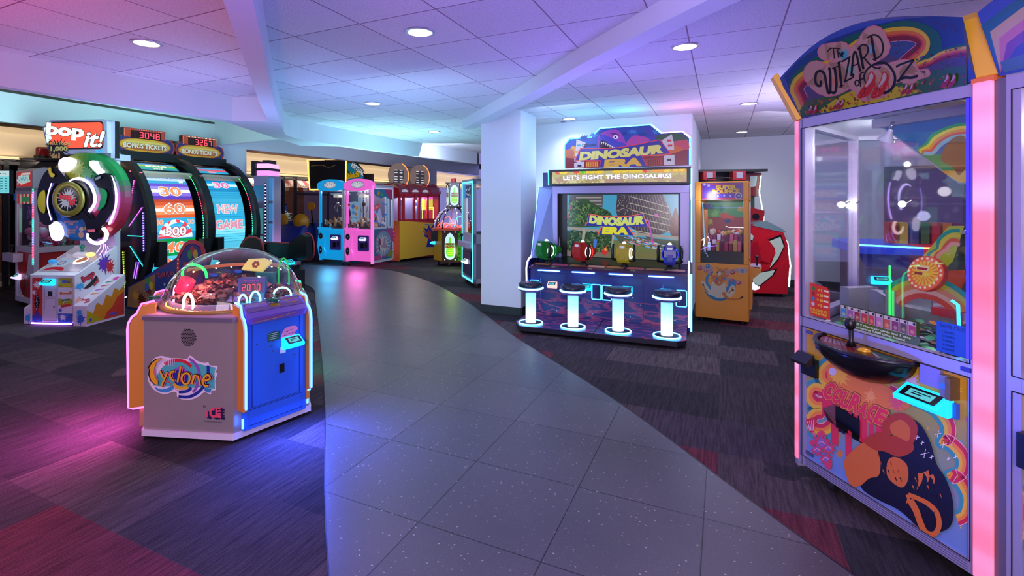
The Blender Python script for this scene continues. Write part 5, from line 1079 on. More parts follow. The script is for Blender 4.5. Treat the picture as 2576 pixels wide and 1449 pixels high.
    for i in range(6): x = .87+i*.03; a.poly([(x, 2.125), (x+.022, 2.12), (x+.010, 2.155)], '#e8e0e8'); a.k -= a.st
    a.circ(1.055, 2.335, .032, '#f0f0ff', .026); a.circ(1.048, 2.333, .012, '#181020'); a.stroke([(1.0, 2.38), (1.05, 2.375), (1.09, 2.35)], .016, '#5a2a80'); a.circ(.87, 2.37, .01, '#3a1a60')
    # leaning buildings of print
    for q in ([(.56, 2.33), (.55, 2.2), (.53, 2.05), (.62, 2.02), (.64, 2.16), (.68, 2.28)], [(.53, 1.965), (.53, 2.03), (.66, 2.04), (.66, 1.965)], [(1.60, 2.27), (1.71, 2.335), (1.73, 2.24), (1.735, 2.15), (1.63, 2.15)], [(1.62, 1.965), (1.62, 2.08), (1.74, 2.09), (1.74, 1.965)]): a.poly(q, '#d8cfe0')
    for x, z, c in ((.59, 2.25, '#3aa8b8'), (.57, 2.17, '#e8a040'), (1.68, 2.26, '#d8304a'), (1.69, 2.2, '#d8304a'), (.60, 1.99, '#20202a'), (1.68, 2.03, '#20202a'), (.56, 2.1, '#c86a8a')): a.rect(x-.025, z-.012, x+.025, z+.012, c)
    a.rect(.68, 1.965, .84, 2.04, '#d8602a'); a.rect(1.38, 1.965, 1.6, 2.05, '#b04030'); a.rect(1.28, 1.965, 1.40, 2.04, '#1a2038')
    for i in range(7): a.rect(.69+i*.022, 1.97, .70+i*.022, 2.03, '#f0b040'); a.k -= a.st; a.rect(1.42+i*.024, 1.97, 1.43+i*.024, 2.04, '#701c1c'); a.k -= a.st
    a.circ(.655, 2.245, .022, '#141a3a'); a.circ(.655, 2.245, .013, '#d8cfe0'); a.text('COASTAL', .745, 2.235, .024, '#141a3a', bold=.04, w=.13)
    b2 = B(); a2 = Art(b2, (0, .799, 0), (1, 0, 0), (0, 0, 1), 1, .5, .3, base=.001); a2.k = a.k+.0006
    k = .78; top = spline([(.62, 2.205), (.85, 2.195), (1.0, 2.19), (1.25, 2.215), (1.55, 2.265), (1.58, 2.262)], 4)
    for g_, c in ((.01, '#e8404a'), (0, '#33309c')):
        a2.poly([(.55-g_, 2.065-g_), (.62-g_, 2.205+g_)]+[(x, z+g_) for x, z in top]+[(1.69+g_*2, 2.105-g_), (1.36+g_, 2.09-g_), (1.42+g_, 1.962), (.86-g_, 1.962), (.87-g_, 2.05-g_)], c)
    sk = lambda X, Y: (X, Y+.055*X+.03*X*X)
    a2.text('DINOSAUR', 1.10, 2.085, .095, '#e0d878', w=.98, bold=.07, shear=.15, fn=sk, out=[(.015, '#3a3480')]); a2.text('DINOSAUR', 1.105, 2.14, .04, '#e8ecd8', w=.97, bold=.03, shear=.15, fn=sk) if False else None
    a2.text('ERA', 1.135, 1.968, .09, '#e0b040', w=.42, bold=.07, shear=.12, fn=lambda X, Y: (X, Y+.03*X)); b.obj('topper_artwork', tp, 'printed dinosaur scene'); b2.obj('title_banner', tp, 'blue banner reading DINOSAUR ERA')
    for x, z, c in ((.5, 2.45, (.1, .6, 1)), (1.15, 2.58, (.12, .7, 1)), (1.80, 2.50, (1, .3, .8))):
        l = bpy.data.lights.new('lamp', 'POINT'); l.energy = 6; l.color = c; l.shadow_soft_size = .05; o = bpy.data.objects.new('topper_glow', l); COL.objects.link(o); o.parent = t; o.location = (x, 1.35, z-.1)
    for x, y, z, c, e_ in ((-.25, 1.7, 1.5, (.55, .7, 1), 8), (2.15, 1.3, 1.6, (.5, .55, 1), 9)):  # added points brightening the wall beside the cabinet, not lamps of the game
        l = bpy.data.lights.new('lamp', 'POINT'); l.energy = e_; l.color = c; l.shadow_soft_size = .08; o = bpy.data.objects.new('wall_fill', l); COL.objects.link(o); o.parent = t; o.location = (x, y, z)
    # mounted guns
    def gun(x, c, rz):
        M = Matrix.Translation((x, .72, .72)) @ Matrix.Rotation(R(rz), 4, 'Z'); BK = BLACK; m = mat(c, .3, 0, .12)
        b = B(M); b.lathe([(.055, 0), (.05, .02), (.03, .05), (.022, .08)], (0, 0, 0), BK, 16); r = b.obj('gun', t, {'#1c9a3c': 'green', '#e02c2c': 'red', '#e8c818': 'yellow', '#2430c8': 'dark blue'}[c]+' mounted gun')
        b = B(M); b.prism([(-.13, .10), (-.15, .16), (-.14, .25), (-.08, .28), (.02, .28), (.09, .24), (.11, .17), (.09, .10), (.02, .065), (-.08, .065)], 'x', -.065, .065, m); b.obj('housing', r, bev=.012)
        b = B(M); b.box(-.035, .035, -.15, -.06, .11, .19, m); b.box(-.05, .05, -.13, -.02, .24, .30, m); b.box(-.03, .03, -.14, -.128, .245, .275, mat('#c8c8e0', .3, 0, .6)); b.obj('rear_block', r, bev=.006)
        b = B(M); b.lathe([(.085, .04), (.092, .07), (.085, .10), (.05, .13), (.045, .19), (.03, .20)], (0, .0, .175), m, 20, 'y'); b.ball((0, .19, .175), .03, m, n=6); b.obj('barrel', r)
        b = B(M); b.lathe([(.088, .060), (.096, .066), (.088, .072)], (0, 0, .175), mat('#ffffff' if c == '#e8c818' else c, .3, 0, 2.5), 20, 'y'); b.add([(.068, .0+.055*cos(R(q)), .175+.07*sin(R(q))) for q in range(0, 360, 20)]+[(.068, .0+.04*cos(R(q)), .175+.055*sin(R(q))) for q in range(0, 360, 20)], [(i, (i+1) % 18, (i+1) % 18+18, i+18) for i in range(18)], mat('#f0fff0', .3, 0, 3.)); b.obj('light_ring', r)
        b = B(M); b.ball((0, -.02, .30), .025, mat('#ffffff', .3, 0, 1.5), n=6); b.obj('top_lamp', r)
        for sx in (-1, 1):
            b = B(M); b.tube([(sx*.06, -.04, .09), (sx*.13, -.06, .095), (sx*.13, -.06, .11)], .012, BK, 8); b.tube([(sx*.13, -.065, .10), (sx*.128, -.075, .16), (sx*.13, -.07, .22), (sx*.125, -.05, .29)], .016, BK, 8, rs=[.018, .016, .017, .012]); b.obj('grip', r)
    gun(.20, '#1c9a3c', -38); gun(.67, '#e02c2c', -30); gun(1.17, '#e8c818', -6); gun(1.69, '#2430c8', 2)
    # stools bolted to the platform
    for x in (.165, .67, 1.175, 1.685):
        M = Matrix.Translation((x, .10, .09)); b = B(M); b.lathe([(0, .012), (.12, .012), (.135, .006), (.135, 0)], (0, 0, 0), mat('#15172e', .3), 32); st = b.obj('stool', t, 'round stool with glowing column')
        b = B(M); b.tube([(.138*cos(R(q)), .138*sin(R(q)), .008) for q in range(0, 360, 12)], .0065, mat('#50b0ff', .3, 0, 12.), 6, True); b.obj('base_light_ring', st)
        n, tt, p = nt('glowing_column') if 'glowing_column' not in bpy.data.materials else (bpy.data.materials['glowing_column'], 0, 0)
        if tt:
            co = N(tt, 'ShaderNodeTexCoord').outputs['Object']; sx = N(tt, 'ShaderNodeSeparateXYZ'); tt.links.new(co, sx.inputs[0]); mr = N(tt, 'ShaderNodeMapRange'); mr.inputs['From Min'].default_value = .12; mr.inputs['From Max'].default_value = .50; tt.links.new(sx.outputs[2], mr.inputs[0])
            r_ = ramp(tt, [(0, (.80, .84, 1)), (.25, (.86, .95, 1)), (.6, (.35, .88, 1)), (1, (.18, .75, .95))]); tt.links.new(mr.outputs[0], r_.inputs[0]); tt.links.new(r_.outputs[0], p.inputs['Emission Color']); p.inputs['Emission Strength'].default_value = 1.05; p.inputs['Base Color'].default_value = (.3, .3, .3, 1)
        b = B(M); b.lathe([(.062, .012), (.062, .375)], (0, 0, 0), n, 28); b.obj('lit_column', st, 'glowing white to cyan column')
        b = B(M); b.lathe([(0, .372), (.10, .372), (.132, .385), (.14, .395), (.14, .41)], (0, 0, 0), mat('#8a7ab8', .2, .6), 36); b.obj('seat_pan', st)
        b = B(M); b.tube([(.143*cos(R(q)), .143*sin(R(q)), .418) for q in range(0, 360, 12)], .010, mat('#68b8ff', .3, 0, 11.), 6, True); b.obj('seat_light_ring', st)
        b = B(M); b.lathe([(.138, .425), (.142, .44), (.14, .47), (.128, .482), (.09, .487), (0, .488)], (0, 0, 0), mat('#15142c', .35), 36); b.obj('seat', st)
dino_machine()

# ---- yellow prize cabinet and red game behind it
def bounce():
    t = thing('ball_drop_game', 'mustard yellow prize cabinet reading SUPER BOUNCE, right of the shooting game', 'arcade machine', (2.69, 6.42, 0), -30)
    YE = mat('#d78a22', .38); W_ = .615
    b = B(); b.box(0, W_, 0, .55, .045, .745, YE); b.box(0, W_, 0, .55, 1.545, 1.785, YE); b.box(0, .062, 0, .55, .745, 1.545, YE); b.box(.556, W_, 0, .05, .745, 1.545, YE); b.box(.556, W_, .46, .55, .745, 1.545, YE); b.box(.06, .56, .5, .55, .745, 1.545, YE)
    cb = b.obj('cabinet', t, bev=.006)
    b = B(); b.box(.062, .556, .012, .016, .82, 1.525, GLASS); b.box(W_-.006, W_-.002, .05, .46, .80, 1.5, GLASS); b.obj('glass', t)
    b = B(); b.box(.062, .556, .02, .5, .745, .90, mat('#0c0c12', .3)); b.obj('dark_shelf', t)
    b = B(); b.box(.062, .556, .485, .498, .9, 1.545, mat('#4a6a58', .4)); a = Art(b, (.06, .484, .9), (1, 0, 0), (0, 0, 1), 1, .3); g = random.Random(1)
    a.rect(.01, .35, .48, .62, '#5aa870'); a.rect(.01, .25, .48, .42, '#a8504a'); [splat(a, g.uniform(.03, .45), g.uniform(.35, .6), .05, g.choice(['#3a8a6a', '#d8604a', '#2a5a8a', '#8ac86a', '#d8a84a']), i) for i in range(12)]; a.stroke([(.26, .30), (.30, .285), (.48, .285)], .01, '#f0f0f0', e=1.2); b.obj('back_print', t)
    b = B(); b.box(.10, .14, .08, .12, .92, 1.5, mat('#c87a1a', .4)); b.box(.08, .18, .06, .2, 1.44, 1.5, DARK); b.obj('post', t)
    b = B(); g = random.Random(6); pm = [mat(c, .5) for c in ('#b83a5a', '#8a2a4a', '#e8e0e0', '#c8a04a', '#d86a7a', '#6a2038')]
    for r_ in range(4):
        for i in range(9): x = .085+i*.05; y = .08+r_*.09; h = .08+.05*g.random()+.015*r_; b.box(x, x+.042, y, y+.06, .90, .90+h+.05*(r_ > 1), g.choice(pm))
    b.obj('prize_boxes', t, kind='stuff')
    b = B(); g = random.Random(9); pm = [mat(c, .6) for c in ('#e8dcc0', '#d8b04a', '#c8503a', '#f0f0f0')]
    for i in range(22): b.ball((.1+.42*g.random(), .34+.12*g.random(), 1.10+.04*g.random()), .035, g.choice(pm), n=4)
    b.obj('prize_pile', t, kind='stuff')
    b = B(); b.tube([(.075, .03, 1.03), (.10, .03, 1.06), (.105, .03, 1.0), (.09, .03, .96)], .006, mat('#f0f0ff', .3, 0, 2.5), 6); b.tube([(.14, .06, 1.08), (.16, .06, 1.05), (.155, .06, .99)], .006, mat('#c8c8ff', .3, 0, 2.), 6); b.tube([(.07, .02, .91), (.14, .02, .95), (.26, .02, .97)], .005, mat('#8a60ff', .3, 0, 2.), 6); b.ball((.16, .03, .96), .014, mat('#30b0ff', .3, 0, 4.), n=5); b.obj('inner_lights', t)
    b = B(); a = Art(b, (0, -.0015, 0), (1, 0, 0), (0, 0, 1), 1, .1, .3)
    a.rect(.075, 1.555, .55, 1.765, '#5a2f9a'); a.stroke([(.09, 1.57), (.535, 1.57), (.535, 1.75), (.09, 1.75)], .014, '#e8405a', True); a.stroke([(.12, 1.60), (.5, 1.6), (.5, 1.73), (.14, 1.73)], .012, '#d03a8a', True)
    a.rect(.10, 1.58, .52, 1.74, '#6a3aa8')
    for x, z, c in ((.16, 1.735, '#b8a8f0'), (.27, 1.60, '#3a4ac8'), (.34, 1.605, '#4a6ae0'), (.41, 1.60, '#3a4ac8'), (.11, 1.75, '#d8c8f0')): a.circ(x, z, .018, c); a.circ(x, z, .009, '#d8d0f8')
    a.text('SUPER', .36, 1.69, .045, '#f0c83a', w=.22, bold=.05, out=[(.05, '#c8402a')]); a.text('BOUNCE', .36, 1.635, .05, '#f0b82a', w=.30, bold=.055, out=[(.05, '#a8302a')], rot=.03); a.circ(.50, 1.60, .04, '#e8c8e0'); a.circ(.50, 1.60, .032, '#2a2f8a'); a.marks(3, .5, 1.59, .022, '#f0f0ff', .04)
    b.obj('header_print', cb, 'purple header print reading SUPER BOUNCE'); b = B(); a = Art(b, (0, -.0015, 0), (1, 0, 0), (0, 0, 1), 1, .1, .3)
    K = lambda pts: [(x*.0023+.02, .745-(z-800)*.0023*.93) for x, z in pts]
    OR = '#e0862c'; CR = '#ead9c8'
    def fig(dx, dz, grow=0): pass
    for x0, z0, x1, z1 in ((115, 840, 235, 900), (190, 815, 240, 870), (360, 880, 545, 845), (350, 940, 500, 985)): a.stroke([((x0-95)*.00128+.02, .745-(z0-805)*.00130), ((x1-95)*.00128+.02, .745-(z1-805)*.00130)], .05, '#c9a0a8')
    Q = lambda pts: [((x-95)*.00128+.0, .745-(z-805)*.00130) for x, z in pts]
    a.poly(arc(*Q([(310, 1040)])[0], .17, .165, 175, 365, 20), '#2f7fc0')
    a.blob(Q([(190, 960), (230, 900), (215, 990), (255, 1060), (215, 1070)]), '#3a90d0', 4); a.blob(Q([(400, 960), (460, 950), (455, 1040), (400, 1080)]), '#3a90d0', 4)
    a.blob(Q([(255, 990), (240, 1050), (250, 1110), (300, 1140), (360, 1130), (380, 1060), (360, 980), (300, 960)]), CR, 4); a.blob(Q([(150, 1000), (175, 985), (230, 1060), (280, 1120), (220, 1110), (180, 1060)]), CR, 4); a.blob(Q([(450, 1010), (425, 1005), (395, 1060), (360, 1120), (420, 1120), (455, 1060)]), CR, 4)
    a.stroke(Q([(350, 1080), (385, 1130), (440, 1140), (500, 1125), (525, 1105)]), .03, OR, n=4, taper=(1.4, .4)); a.stroke(Q([(500, 1125), (525, 1105)]), .02, '#3a1a1a')
    a.stroke(Q([(165, 1010), (190, 1060), (215, 1090)]), .014, OR); a.stroke(Q([(440, 1020), (420, 1060), (395, 1085)]), .014, OR); a.stroke(Q([(250, 940), (300, 1010)]), .03, OR); a.stroke(Q([(370, 930), (330, 1000), (300, 1015)]), .03, OR)
    a.blob(Q([(290, 900), (300, 870), (330, 850), (355, 865), (375, 880), (380, 930), (350, 970), (300, 980), (280, 950)]), OR, 4); a.blob(Q([(300, 860), (285, 835), (280, 830), (300, 840), (325, 860)]), OR, 3); a.blob(Q([(345, 862), (370, 850), (400, 845), (380, 862), (358, 878)]), OR, 3); a.blob(Q([(292, 895), (320, 880), (335, 905), (310, 920)]), CR, 4); a.circ(*Q([(300, 893)])[0], .009, '#20141a'); a.circ(*Q([(345, 880)])[0], .010, '#5a4ae0'); a.circ(*Q([(322, 868)])[0], .006, '#20141a')
    for x, z, c, r_ in ((140, 862, '#d83a5a', .026), (212, 838, '#3a7ac8', .026), (195, 885, '#c84a5a', .020), (248, 890, '#3a6ac0', .018), (240, 918, '#c83a4a', .014), (435, 882, '#b82a3a', .026), (385, 910, '#c83a4a', .018), (430, 955, '#d83a5a', .02), (488, 975, '#d83a5a', .024), (270, 930, '#c83a5a', .014), (290, 950, '#3a6ac0', .014), (320, 965, '#c83a5a', .014), (275, 975, '#c83a5a', .014), (345, 940, '#c83a5a', .013), (300, 985, '#c83a5a', .013), (370, 950, '#3a90d0', .013), (172, 1020, '#4a1a1a', .012), (438, 1050, '#4a1a1a', .012)):
        u_, v_ = Q([(x, z)])[0]; a.circ(u_, v_, r_, c); a.circ(u_-r_*.2, v_+r_*.25, r_*.4, '#f0c8d0' if c[1] > '4' else '#c8d8f0') if r_ > .013 else None
    a.circ(*Q([(520, 860)])[0], .036, '#d8d0e0'); a.circ(*Q([(520, 860)])[0], .028, '#8a90b8'); b.obj('printed_artwork', cb, 'printed leaping animal with bouncing balls')
    b = B(); b.prism([(.10, .45), (.10, .73), (.16, .74), (.45, .74), (.45, .45)], 'x', W_+.002, W_+.13, YE) if False else b.prism([(W_, .45), (W_, .72), (W_+.13, .70), (W_+.13, .66), (W_+.03, .56), (W_+.03, .20), (W_, .18)], 'y', .06, .44, YE); cs = b.obj('side_console', t, bev=.005)
    b = B(); b.box(W_+.01, W_+.12, .08, .42, .718, .726, mat('#b8a8c8', .3)); b.cyl((W_+.08, .2, .72), .012, .10, BLACK); b.ball((W_+.08, .2, .83), .022, BLACK, n=6); b.obj('joystick', cs)
    reader(cs, (W_+.03, .25, .42), 90, .12, '#e8e8ff', 1.2)
    b = B(); [b.box(W_, W_+.004, y0, y1, z0, z1, m) for y0, y1, z0, z1, m in ((.06, .28, 1.60, 1.75, mat('#b0a8d0', .3)), (.08, .2, 1.62, 1.72, mat('#6a78c8', .3)), (.06, .40, .82, 1.52, mat('#a8b0c8', .2)))]; b.obj('side_decal', cb)
    b = B(); [b.cyl((x, y, 0), .03, .046, BLACK) for x in (.07, .54) for y in (.06, .48)]; b.obj('foot', t)
    b = B(); b.tube([(.12, .2, 1.785), (.13, .2, 1.83), (.3, .2, 1.84), (.42, .2, 1.83), (.43, .2, 1.785)], .008, BLACK, 6); b.obj('top_handle', t)
    l = bpy.data.lights.new('lamp', 'POINT'); l.energy = .9; l.color = (1, .9, .8); l.shadow_soft_size = .05; o = bpy.data.objects.new('case_light', l); COL.objects.link(o); o.parent = t; o.location = (.32, .25, 1.5)
bounce()
def redgame():
    t = thing('seated_arcade_game', 'tall red game with white claw-shaped marks and green neon, behind the yellow cabinet', 'arcade machine', (3.55, 8.12, 0), -8)
    RD = mat('#d01f2c', .25); WH = mat('#cfe0d8', .3, 0, .35)
    b = B(); body = [(.32, .06), (.32, .95), (.46, 1.12), (.62, 1.19), (.95, 1.14), (1.2, 1.05), (1.27, .86), (1.30, .50), (1.26, .12), (1.22, .06)]
    b.prism(body, 'y', 0, .75, RD); bd = b.obj('shell', t, bev=.03)
    b = B(); b.prism([(.62, .32), (.66, .80), (.80, .90), (.86, .60), (.70, .30)], 'y', -.05, .02, mat('#b0182a', .25)); b.prism([(.78, .60), (.92, .96), (1.18, 1.03), (1.2, .92), (.98, .55)], 'y', -.035, .02, RD); b.prism([(.4, .06), (.4, .42), (1.26, .55), (1.26, .06)], 'y', -.03, .02, RD); b.obj('shell_rib', t, bev=.012)
    b = B(); y = -.052
    for q in ([(.98, .90), (1.14, .97), (1.19, .82), (1.10, .62), (.99, .48), (1.07, .70), (1.06, .79)], [(.66, .30), (.80, .38), (1.06, .44), (1.02, .36), (.84, .20), (.70, .20)], [(.64, 1.0), (.66, 1.06), (.74, .98), (.72, .90)]):
        b.prism([(x, z) for x, z in q], 'y', y, y+.02, WH); c = [sum(x for x, _ in q)/len(q), sum(z for _, z in q)/len(q)]; b.prism([(c[0]+(x-c[0])*1.18, c[1]+(z-c[1])*1.18) for x, z in q], 'y', y+.008, y+.026, BLACK)
    b.obj('white_mark', bd, 'pale angular marks edged in black')
    b = B(); b.prism([(.72, 1.15), (.95, 1.22), (1.18, 1.10), (1.25, 1.04), (1.10, 1.06)], 'y', -.01, .7, mat('#7a9a98', .3)); b.obj('pale_cowl', t)
    b = B(); b.prism([(.60, 1.14), (.62, 1.34), (.76, 1.50), (.9, 1.42), (1.06, 1.38), (1.04, 1.16)], 'y', .35, .55, mat('#a8161f', .4)); sc = b.obj('seat_head', t, 'dark red seat back with round speakers', bev=.02); b = B(); [b.cyl((x, .34, 1.28), .055, .02, BLACK, 'y') for x in (.66, .92)]; b.obj('speaker', sc)
    b = B(); b.box(-.15, 1.06, .78, .9, .05, 2.06, mat('#20303a', .4)); sf = b.obj('screen_tower', t)
    b = B(); a = Art(b, (-.1, .778, 1.10), (1, 0, 0), (0, 0, 1), 1, .35); a.rect(0, 0, .95, .72, '#1f5a48'); g = random.Random(3); [splat(a, g.uniform(.1, .9), g.uniform(.1, .7), .08, g.choice(['#2a8a5a', '#a8d04a', '#1a3a5a', '#d8602a', '#2ab0a0']), i) for i in range(26)]; a.marks(3, .5, .52, .08, '#d84a3a', .2); b.obj('screen', sf)
    b = B(); b.box(.94, 1.03, .77, .8, .95, 2.0, BLACK); b.box(-.15, 1.15, .45, .92, 2.045, 2.085, BLACK); b.obj('hood_bar', t)
    b = B(); b.prism([(.85, 1.66), (.86, 2.03), (1.12, 2.03), (1.07, 1.62)], 'y', .65, .77, mat('#7a1c28', .35)); b.prism([(.93, 1.78), (.93, 1.98), (1.05, 1.98), (1.03, 1.80)], 'y', .63, .65, mat('#b8c8c0', .3)); b.obj('top_mask', t)
    for x in (.10, .58, ):
        b = B(); b.box(x, x+.20, .40, .60, 1.90, 2.05, RD); b.box(x+.05, x+.15, .39, .4, 1.93, 2.03, mat('#c8c8d0', .4)); b.obj('red_hanger', t)
    b = B(); b.tube([(.72, .45, 1.90), (.72, .45, 1.75), (.70, .3, 1.45), (.70, .25, 1.2)], .012, BLACK, 6); b.ball((.72, .45, 1.78), .08, DARK, 1.3, 1, .7, 6); b.obj('hanging_grip', t)
    b = B(); b.tube([(1.10, .6, 1.98), (1.07, .6, 1.7), (1.12, .55, 1.30), (1.10, .5, 1.14)], .010, mat('#c8ffe8', .3, 0, 7.)); b.tube([(1.22, .2, 1.06), (1.31, .1, .86), (1.33, .05, .5), (1.31, .05, .16)], .012, mat('#d8fff0', .3, 0, 8.)); b.obj('green_white_neon', t, 'green white neon strip')
    b = B(); [caster(b, x, y, .03) for x in (.4, 1.2) for y in (.08, .7)]; b.obj('casters', t); b = B(); b.box(.38, 1.2, .02, .74, .045, .07, BLACK); b.obj('underside', t)
redgame()

# ---- big rainbow coin pusher with glass sides, right foreground
def on_plane(T, o, ux, uy, x0, y0, s):
    """turns coordinates of a drawing that was traced in perspective into true metres on its flat panel"""
    o = Vector(o); ux = Vector(ux).normalized(); uy = Vector(uy).normalized(); n = ux.cross(uy)
    Ti = T.inverted(); e = Ti @ Vector((0, 0, 1.52))
    def f(x, y, k=0):
        u, v = x0+x*s, y0+y*s
        d = (Ti @ Vector(((u-1225)/1250, 1, 1.52+(509-v)/1250)))-e
        t_ = (o-e).dot(n)/d.dot(n); p = e+d*t_-o
        return o+ux*p.dot(ux)+uy*p.dot(uy)+n*k
    return f
def rgbmix(a, b, t):
    A = [int(a[i:i+2], 16) for i in (1, 3, 5)]; C_ = [int(b[i:i+2], 16) for i in (1, 3, 5)]; return '#%02x%02x%02x' % tuple(int(p+(q-p)*t) for p, q in zip(A, C_))
def inset(p, d):
    out = []; N_ = len(p)
    ar = sum(p[i][0]*p[(i+1) % N_][1]-p[(i+1) % N_][0]*p[i][1] for i in range(N_)); sg = 1 if ar > 0 else -1
    for i in range(N_):
        a, c = p[(i-1) % N_], p[(i+1) % N_]; dx, dy = c[0]-a[0], c[1]-a[1]; L = math.hypot(dx, dy) or 1
        out.append((p[i][0]-sg*dy/L*d, p[i][1]+sg*dx/L*d))
    return out
def pusher():
    loc = (1.71, 2.727, 0); rz = -80.55
    T = Matrix.Translation(loc) @ Matrix.Rotation(R(rz), 4, 'Z')
    t = thing('coin_pusher_game', 'tall glass-sided coin pusher with rainbow topper reading The Wizard of Oz, right foreground', 'arcade machine', loc, rz)
    FR = mat('#aaa3bd', .32, .45); FRD = mat('#6f6a7a', .35, .5); YE = mat('#e8b024', .4); GAS = mat('#121016', .5)  # FR: silver aluminium with the purple room light mixed into its colour
    n, tt, p = nt('pink_light_column'); co = N(tt, 'ShaderNodeTexCoord').outputs['Object']; mp = N(tt, 'ShaderNodeMapping'); mp.inputs['Scale'].default_value = (.2, .2, 5.5); tt.links.new(co, mp.inputs[0])
    nz = N(tt, 'ShaderNodeTexNoise', i_Scale=1., i_Detail=1.); tt.links.new(mp.outputs[0], nz.inputs['Vector']); rr = ramp(tt, [(.30, (1, .09, .12)), (.46, (1, .13, .24)), (.58, (1, .26, .50)), (.72, (1, .45, .75))]); tt.links.new(nz.outputs[0], rr.inputs[0]); tt.links.new(rr.outputs[0], p.inputs['Emission Color']); p.inputs['Emission Strength'].default_value = .95; p.inputs['Base Color'].default_value = (.4, .2, .25, 1); PK = n
    S = .842; sides = [((0, 0), 0, 2), ((.953, 0), 0, 1), ((-.461, .80), -60, 0), ((-.03, 1.53), -121, 0), ((1.84, 1.56), 180, 0), ((.89, 1.56), 180, 0)]
    for (ox, oy), an, det in sides:
        M = Matrix.Translation((ox, oy, 0)) @ Matrix.Rotation(R(an), 4, 'Z')
        b = B(M)
        b.box(0, .045, 0, .05, .10, 1.975, FR); b.box(S-.012, S+.018, 0, .05, .10, 1.975, FR); b.box(.045, S-.012, 0, .05, 1.925, 1.975, FR); b.box(.045, S-.012, 0, .05, .85, .90, FR); b.box(.045, S-.012, 0, .05, .10, .148, FR)
        for z in (.108, .118, .128, .138): b.box(.045, S-.012, -.002, 0, z, z+.004, FRD)
        f = b.obj('side_frame', t, 'silver aluminium frame, purple room light in its colour', bev=.003)
        if det:
            b = B(M)
            for q in ([(.018, .902), (S-.004, .902), (S-.004, 1.922), (.018, 1.922)], [(.018, .147), (S-.004, .147), (S-.004, .848), (.018, .848)]): b.tube([(x, -.001, z) for x, z in q], .003, GAS, 4, True)
            b.box(S-.016, S+.002, -.003, 0, .92, 1.92, mat('#3a2cff', .3, 0, 1.6) if det == 2 else FRD); b.obj('gasket', f)
            b = B(M); b.cyl((S-.02, -.012, 1.405), .008, .012, CHROME, 'y', 10); b.box(S-.035, S, -.004, 0, .868, .885, mat('#2a2a9a', .3)); b.obj('lock', f)
        b = B(M); b.box(.045, S-.012, .022, .026, .90, 1.925, GLASS); b.obj('window_pane', f, 'clear glass pane')
        b = B(M); b.box(.045, S-.012, .012, .04, .148, .85, mat('#7d7f9e', .35)); lp = b.obj('lower_panel', t)
        # topper board leaning outwards
        uz = Vector((0, -.10, .235)).normalized(); b = B(M); prof = [(-.02, 0)]+[(-.02+(S+.04)*i/14, .245+.125*sin(pi*i/14)) for i in range(15)]+[(S+.02, 0)]
        P3 = [Vector((x, -.002, 1.978))+uz*h for x, h in prof]; Q3 = [p_+Vector((0, .03, .012)) for p_ in P3]
        b.add(P3+Q3, [tuple(range(len(P3))), tuple(range(2*len(P3)-1, len(P3)-1, -1))]+[(i, (i+1) % len(P3), (i+1) % len(P3)+len(P3), i+len(P3)) for i in range(len(P3))], mat('#22386e', .3)); tp = b.obj('topper', t, 'arched rainbow topper')
        Mw = T @ M
        if det == 2:
            b = B(M); a = Art(b, (0, 0, 0), (1, 0, 0), uz, 1, .08, .25, step=.00012, base=.0004); a.w = on_plane(Mw, (0, -.0035, 1.978), (1, 0, 0), uz, 1940, 0, .2899); topper_art(a); b.obj('topper_artwork', tp, 'rainbow print reading The Wizard of Oz')
            b = B(M); a = Art(b, (0, 0, 0), (1, 0, 0), (0, 0, 1), 1, .0, .35, step=.00012, base=.0004); a.w = on_plane(Mw, (0, .0115, 0), (1, 0, 0), (0, 0, 1), 1980, 800, .4479); lower_art(a); b.obj('panel_artwork', lp, 'psychedelic rainbow print reading COURAGE')
        else:
            b = B(M); a = Art(b, (0, -.0035, 1.978), (1, 0, 0), uz, 1, .12, .25)
            for i, (k, c) in enumerate(((0, '#14654f'), (.03, '#e0b020'), (.06, '#e0702a'), (.085, '#8a1420'), (.11, '#402a4a'))):
                a.poly([(-.01, .01)]+[(.0+.42+(x-.42)*(1-k*1.5), max(.01, h-.05-k)) for x, h in prof[1:-1]]+[(S+.01, .01)], c)
            a.poly([(0, .01), (S, .01), (S, .08), (.4, .10), (0, .05)], '#4a6a2a'); a.text('The WIZARD of OZ', .42, .12, .07, '#15101a', w=.5, bold=.02, out=[(.08, '#e08a6a')]); b.obj('topper_artwork', tp)
            b = B(M); a = Art(b, (0, .0115, 0), (1, 0, 0), (0, 0, 1), 1, 0, .35)
            for i in range(12): a.rect(.045, .148+i*.0585, S-.012, .148+(i+1)*.0585, rgbmix('#5878b8', '#c8a022', i/11)); a.k -= a.st
            for w_, c in ((.10, '#3f8f9a'), (.07, '#e0a83a'), (.045, '#e07a3a'), (.02, '#d83a5a')): a.stroke([(.1, .3), (.05, .45), (.14, .55), (.1, .68), (.25, .76)], w_, c, n=4); a.stroke([(.55, .75), (.72, .65), (.66, .5), (.78, .38), (.74, .2)], w_, c, n=4)
            b.obj('panel_artwork', lp)
            if det == 1:
                b = B(M); a = Art(b, (0, .021, 0), (1, 0, 0), (0, 0, 1), 1, .1, .35); a.rect(.05, .92, .18, 1.12, '#c02824'); b.obj('window_sticker', lp); b = B(M); b.box(.05, .13, -.03, .01, .60, .72, BLACK); b.box(.05, .12, -.008, .008, .18, .2, FRD); b.obj('coin_unit', lp)
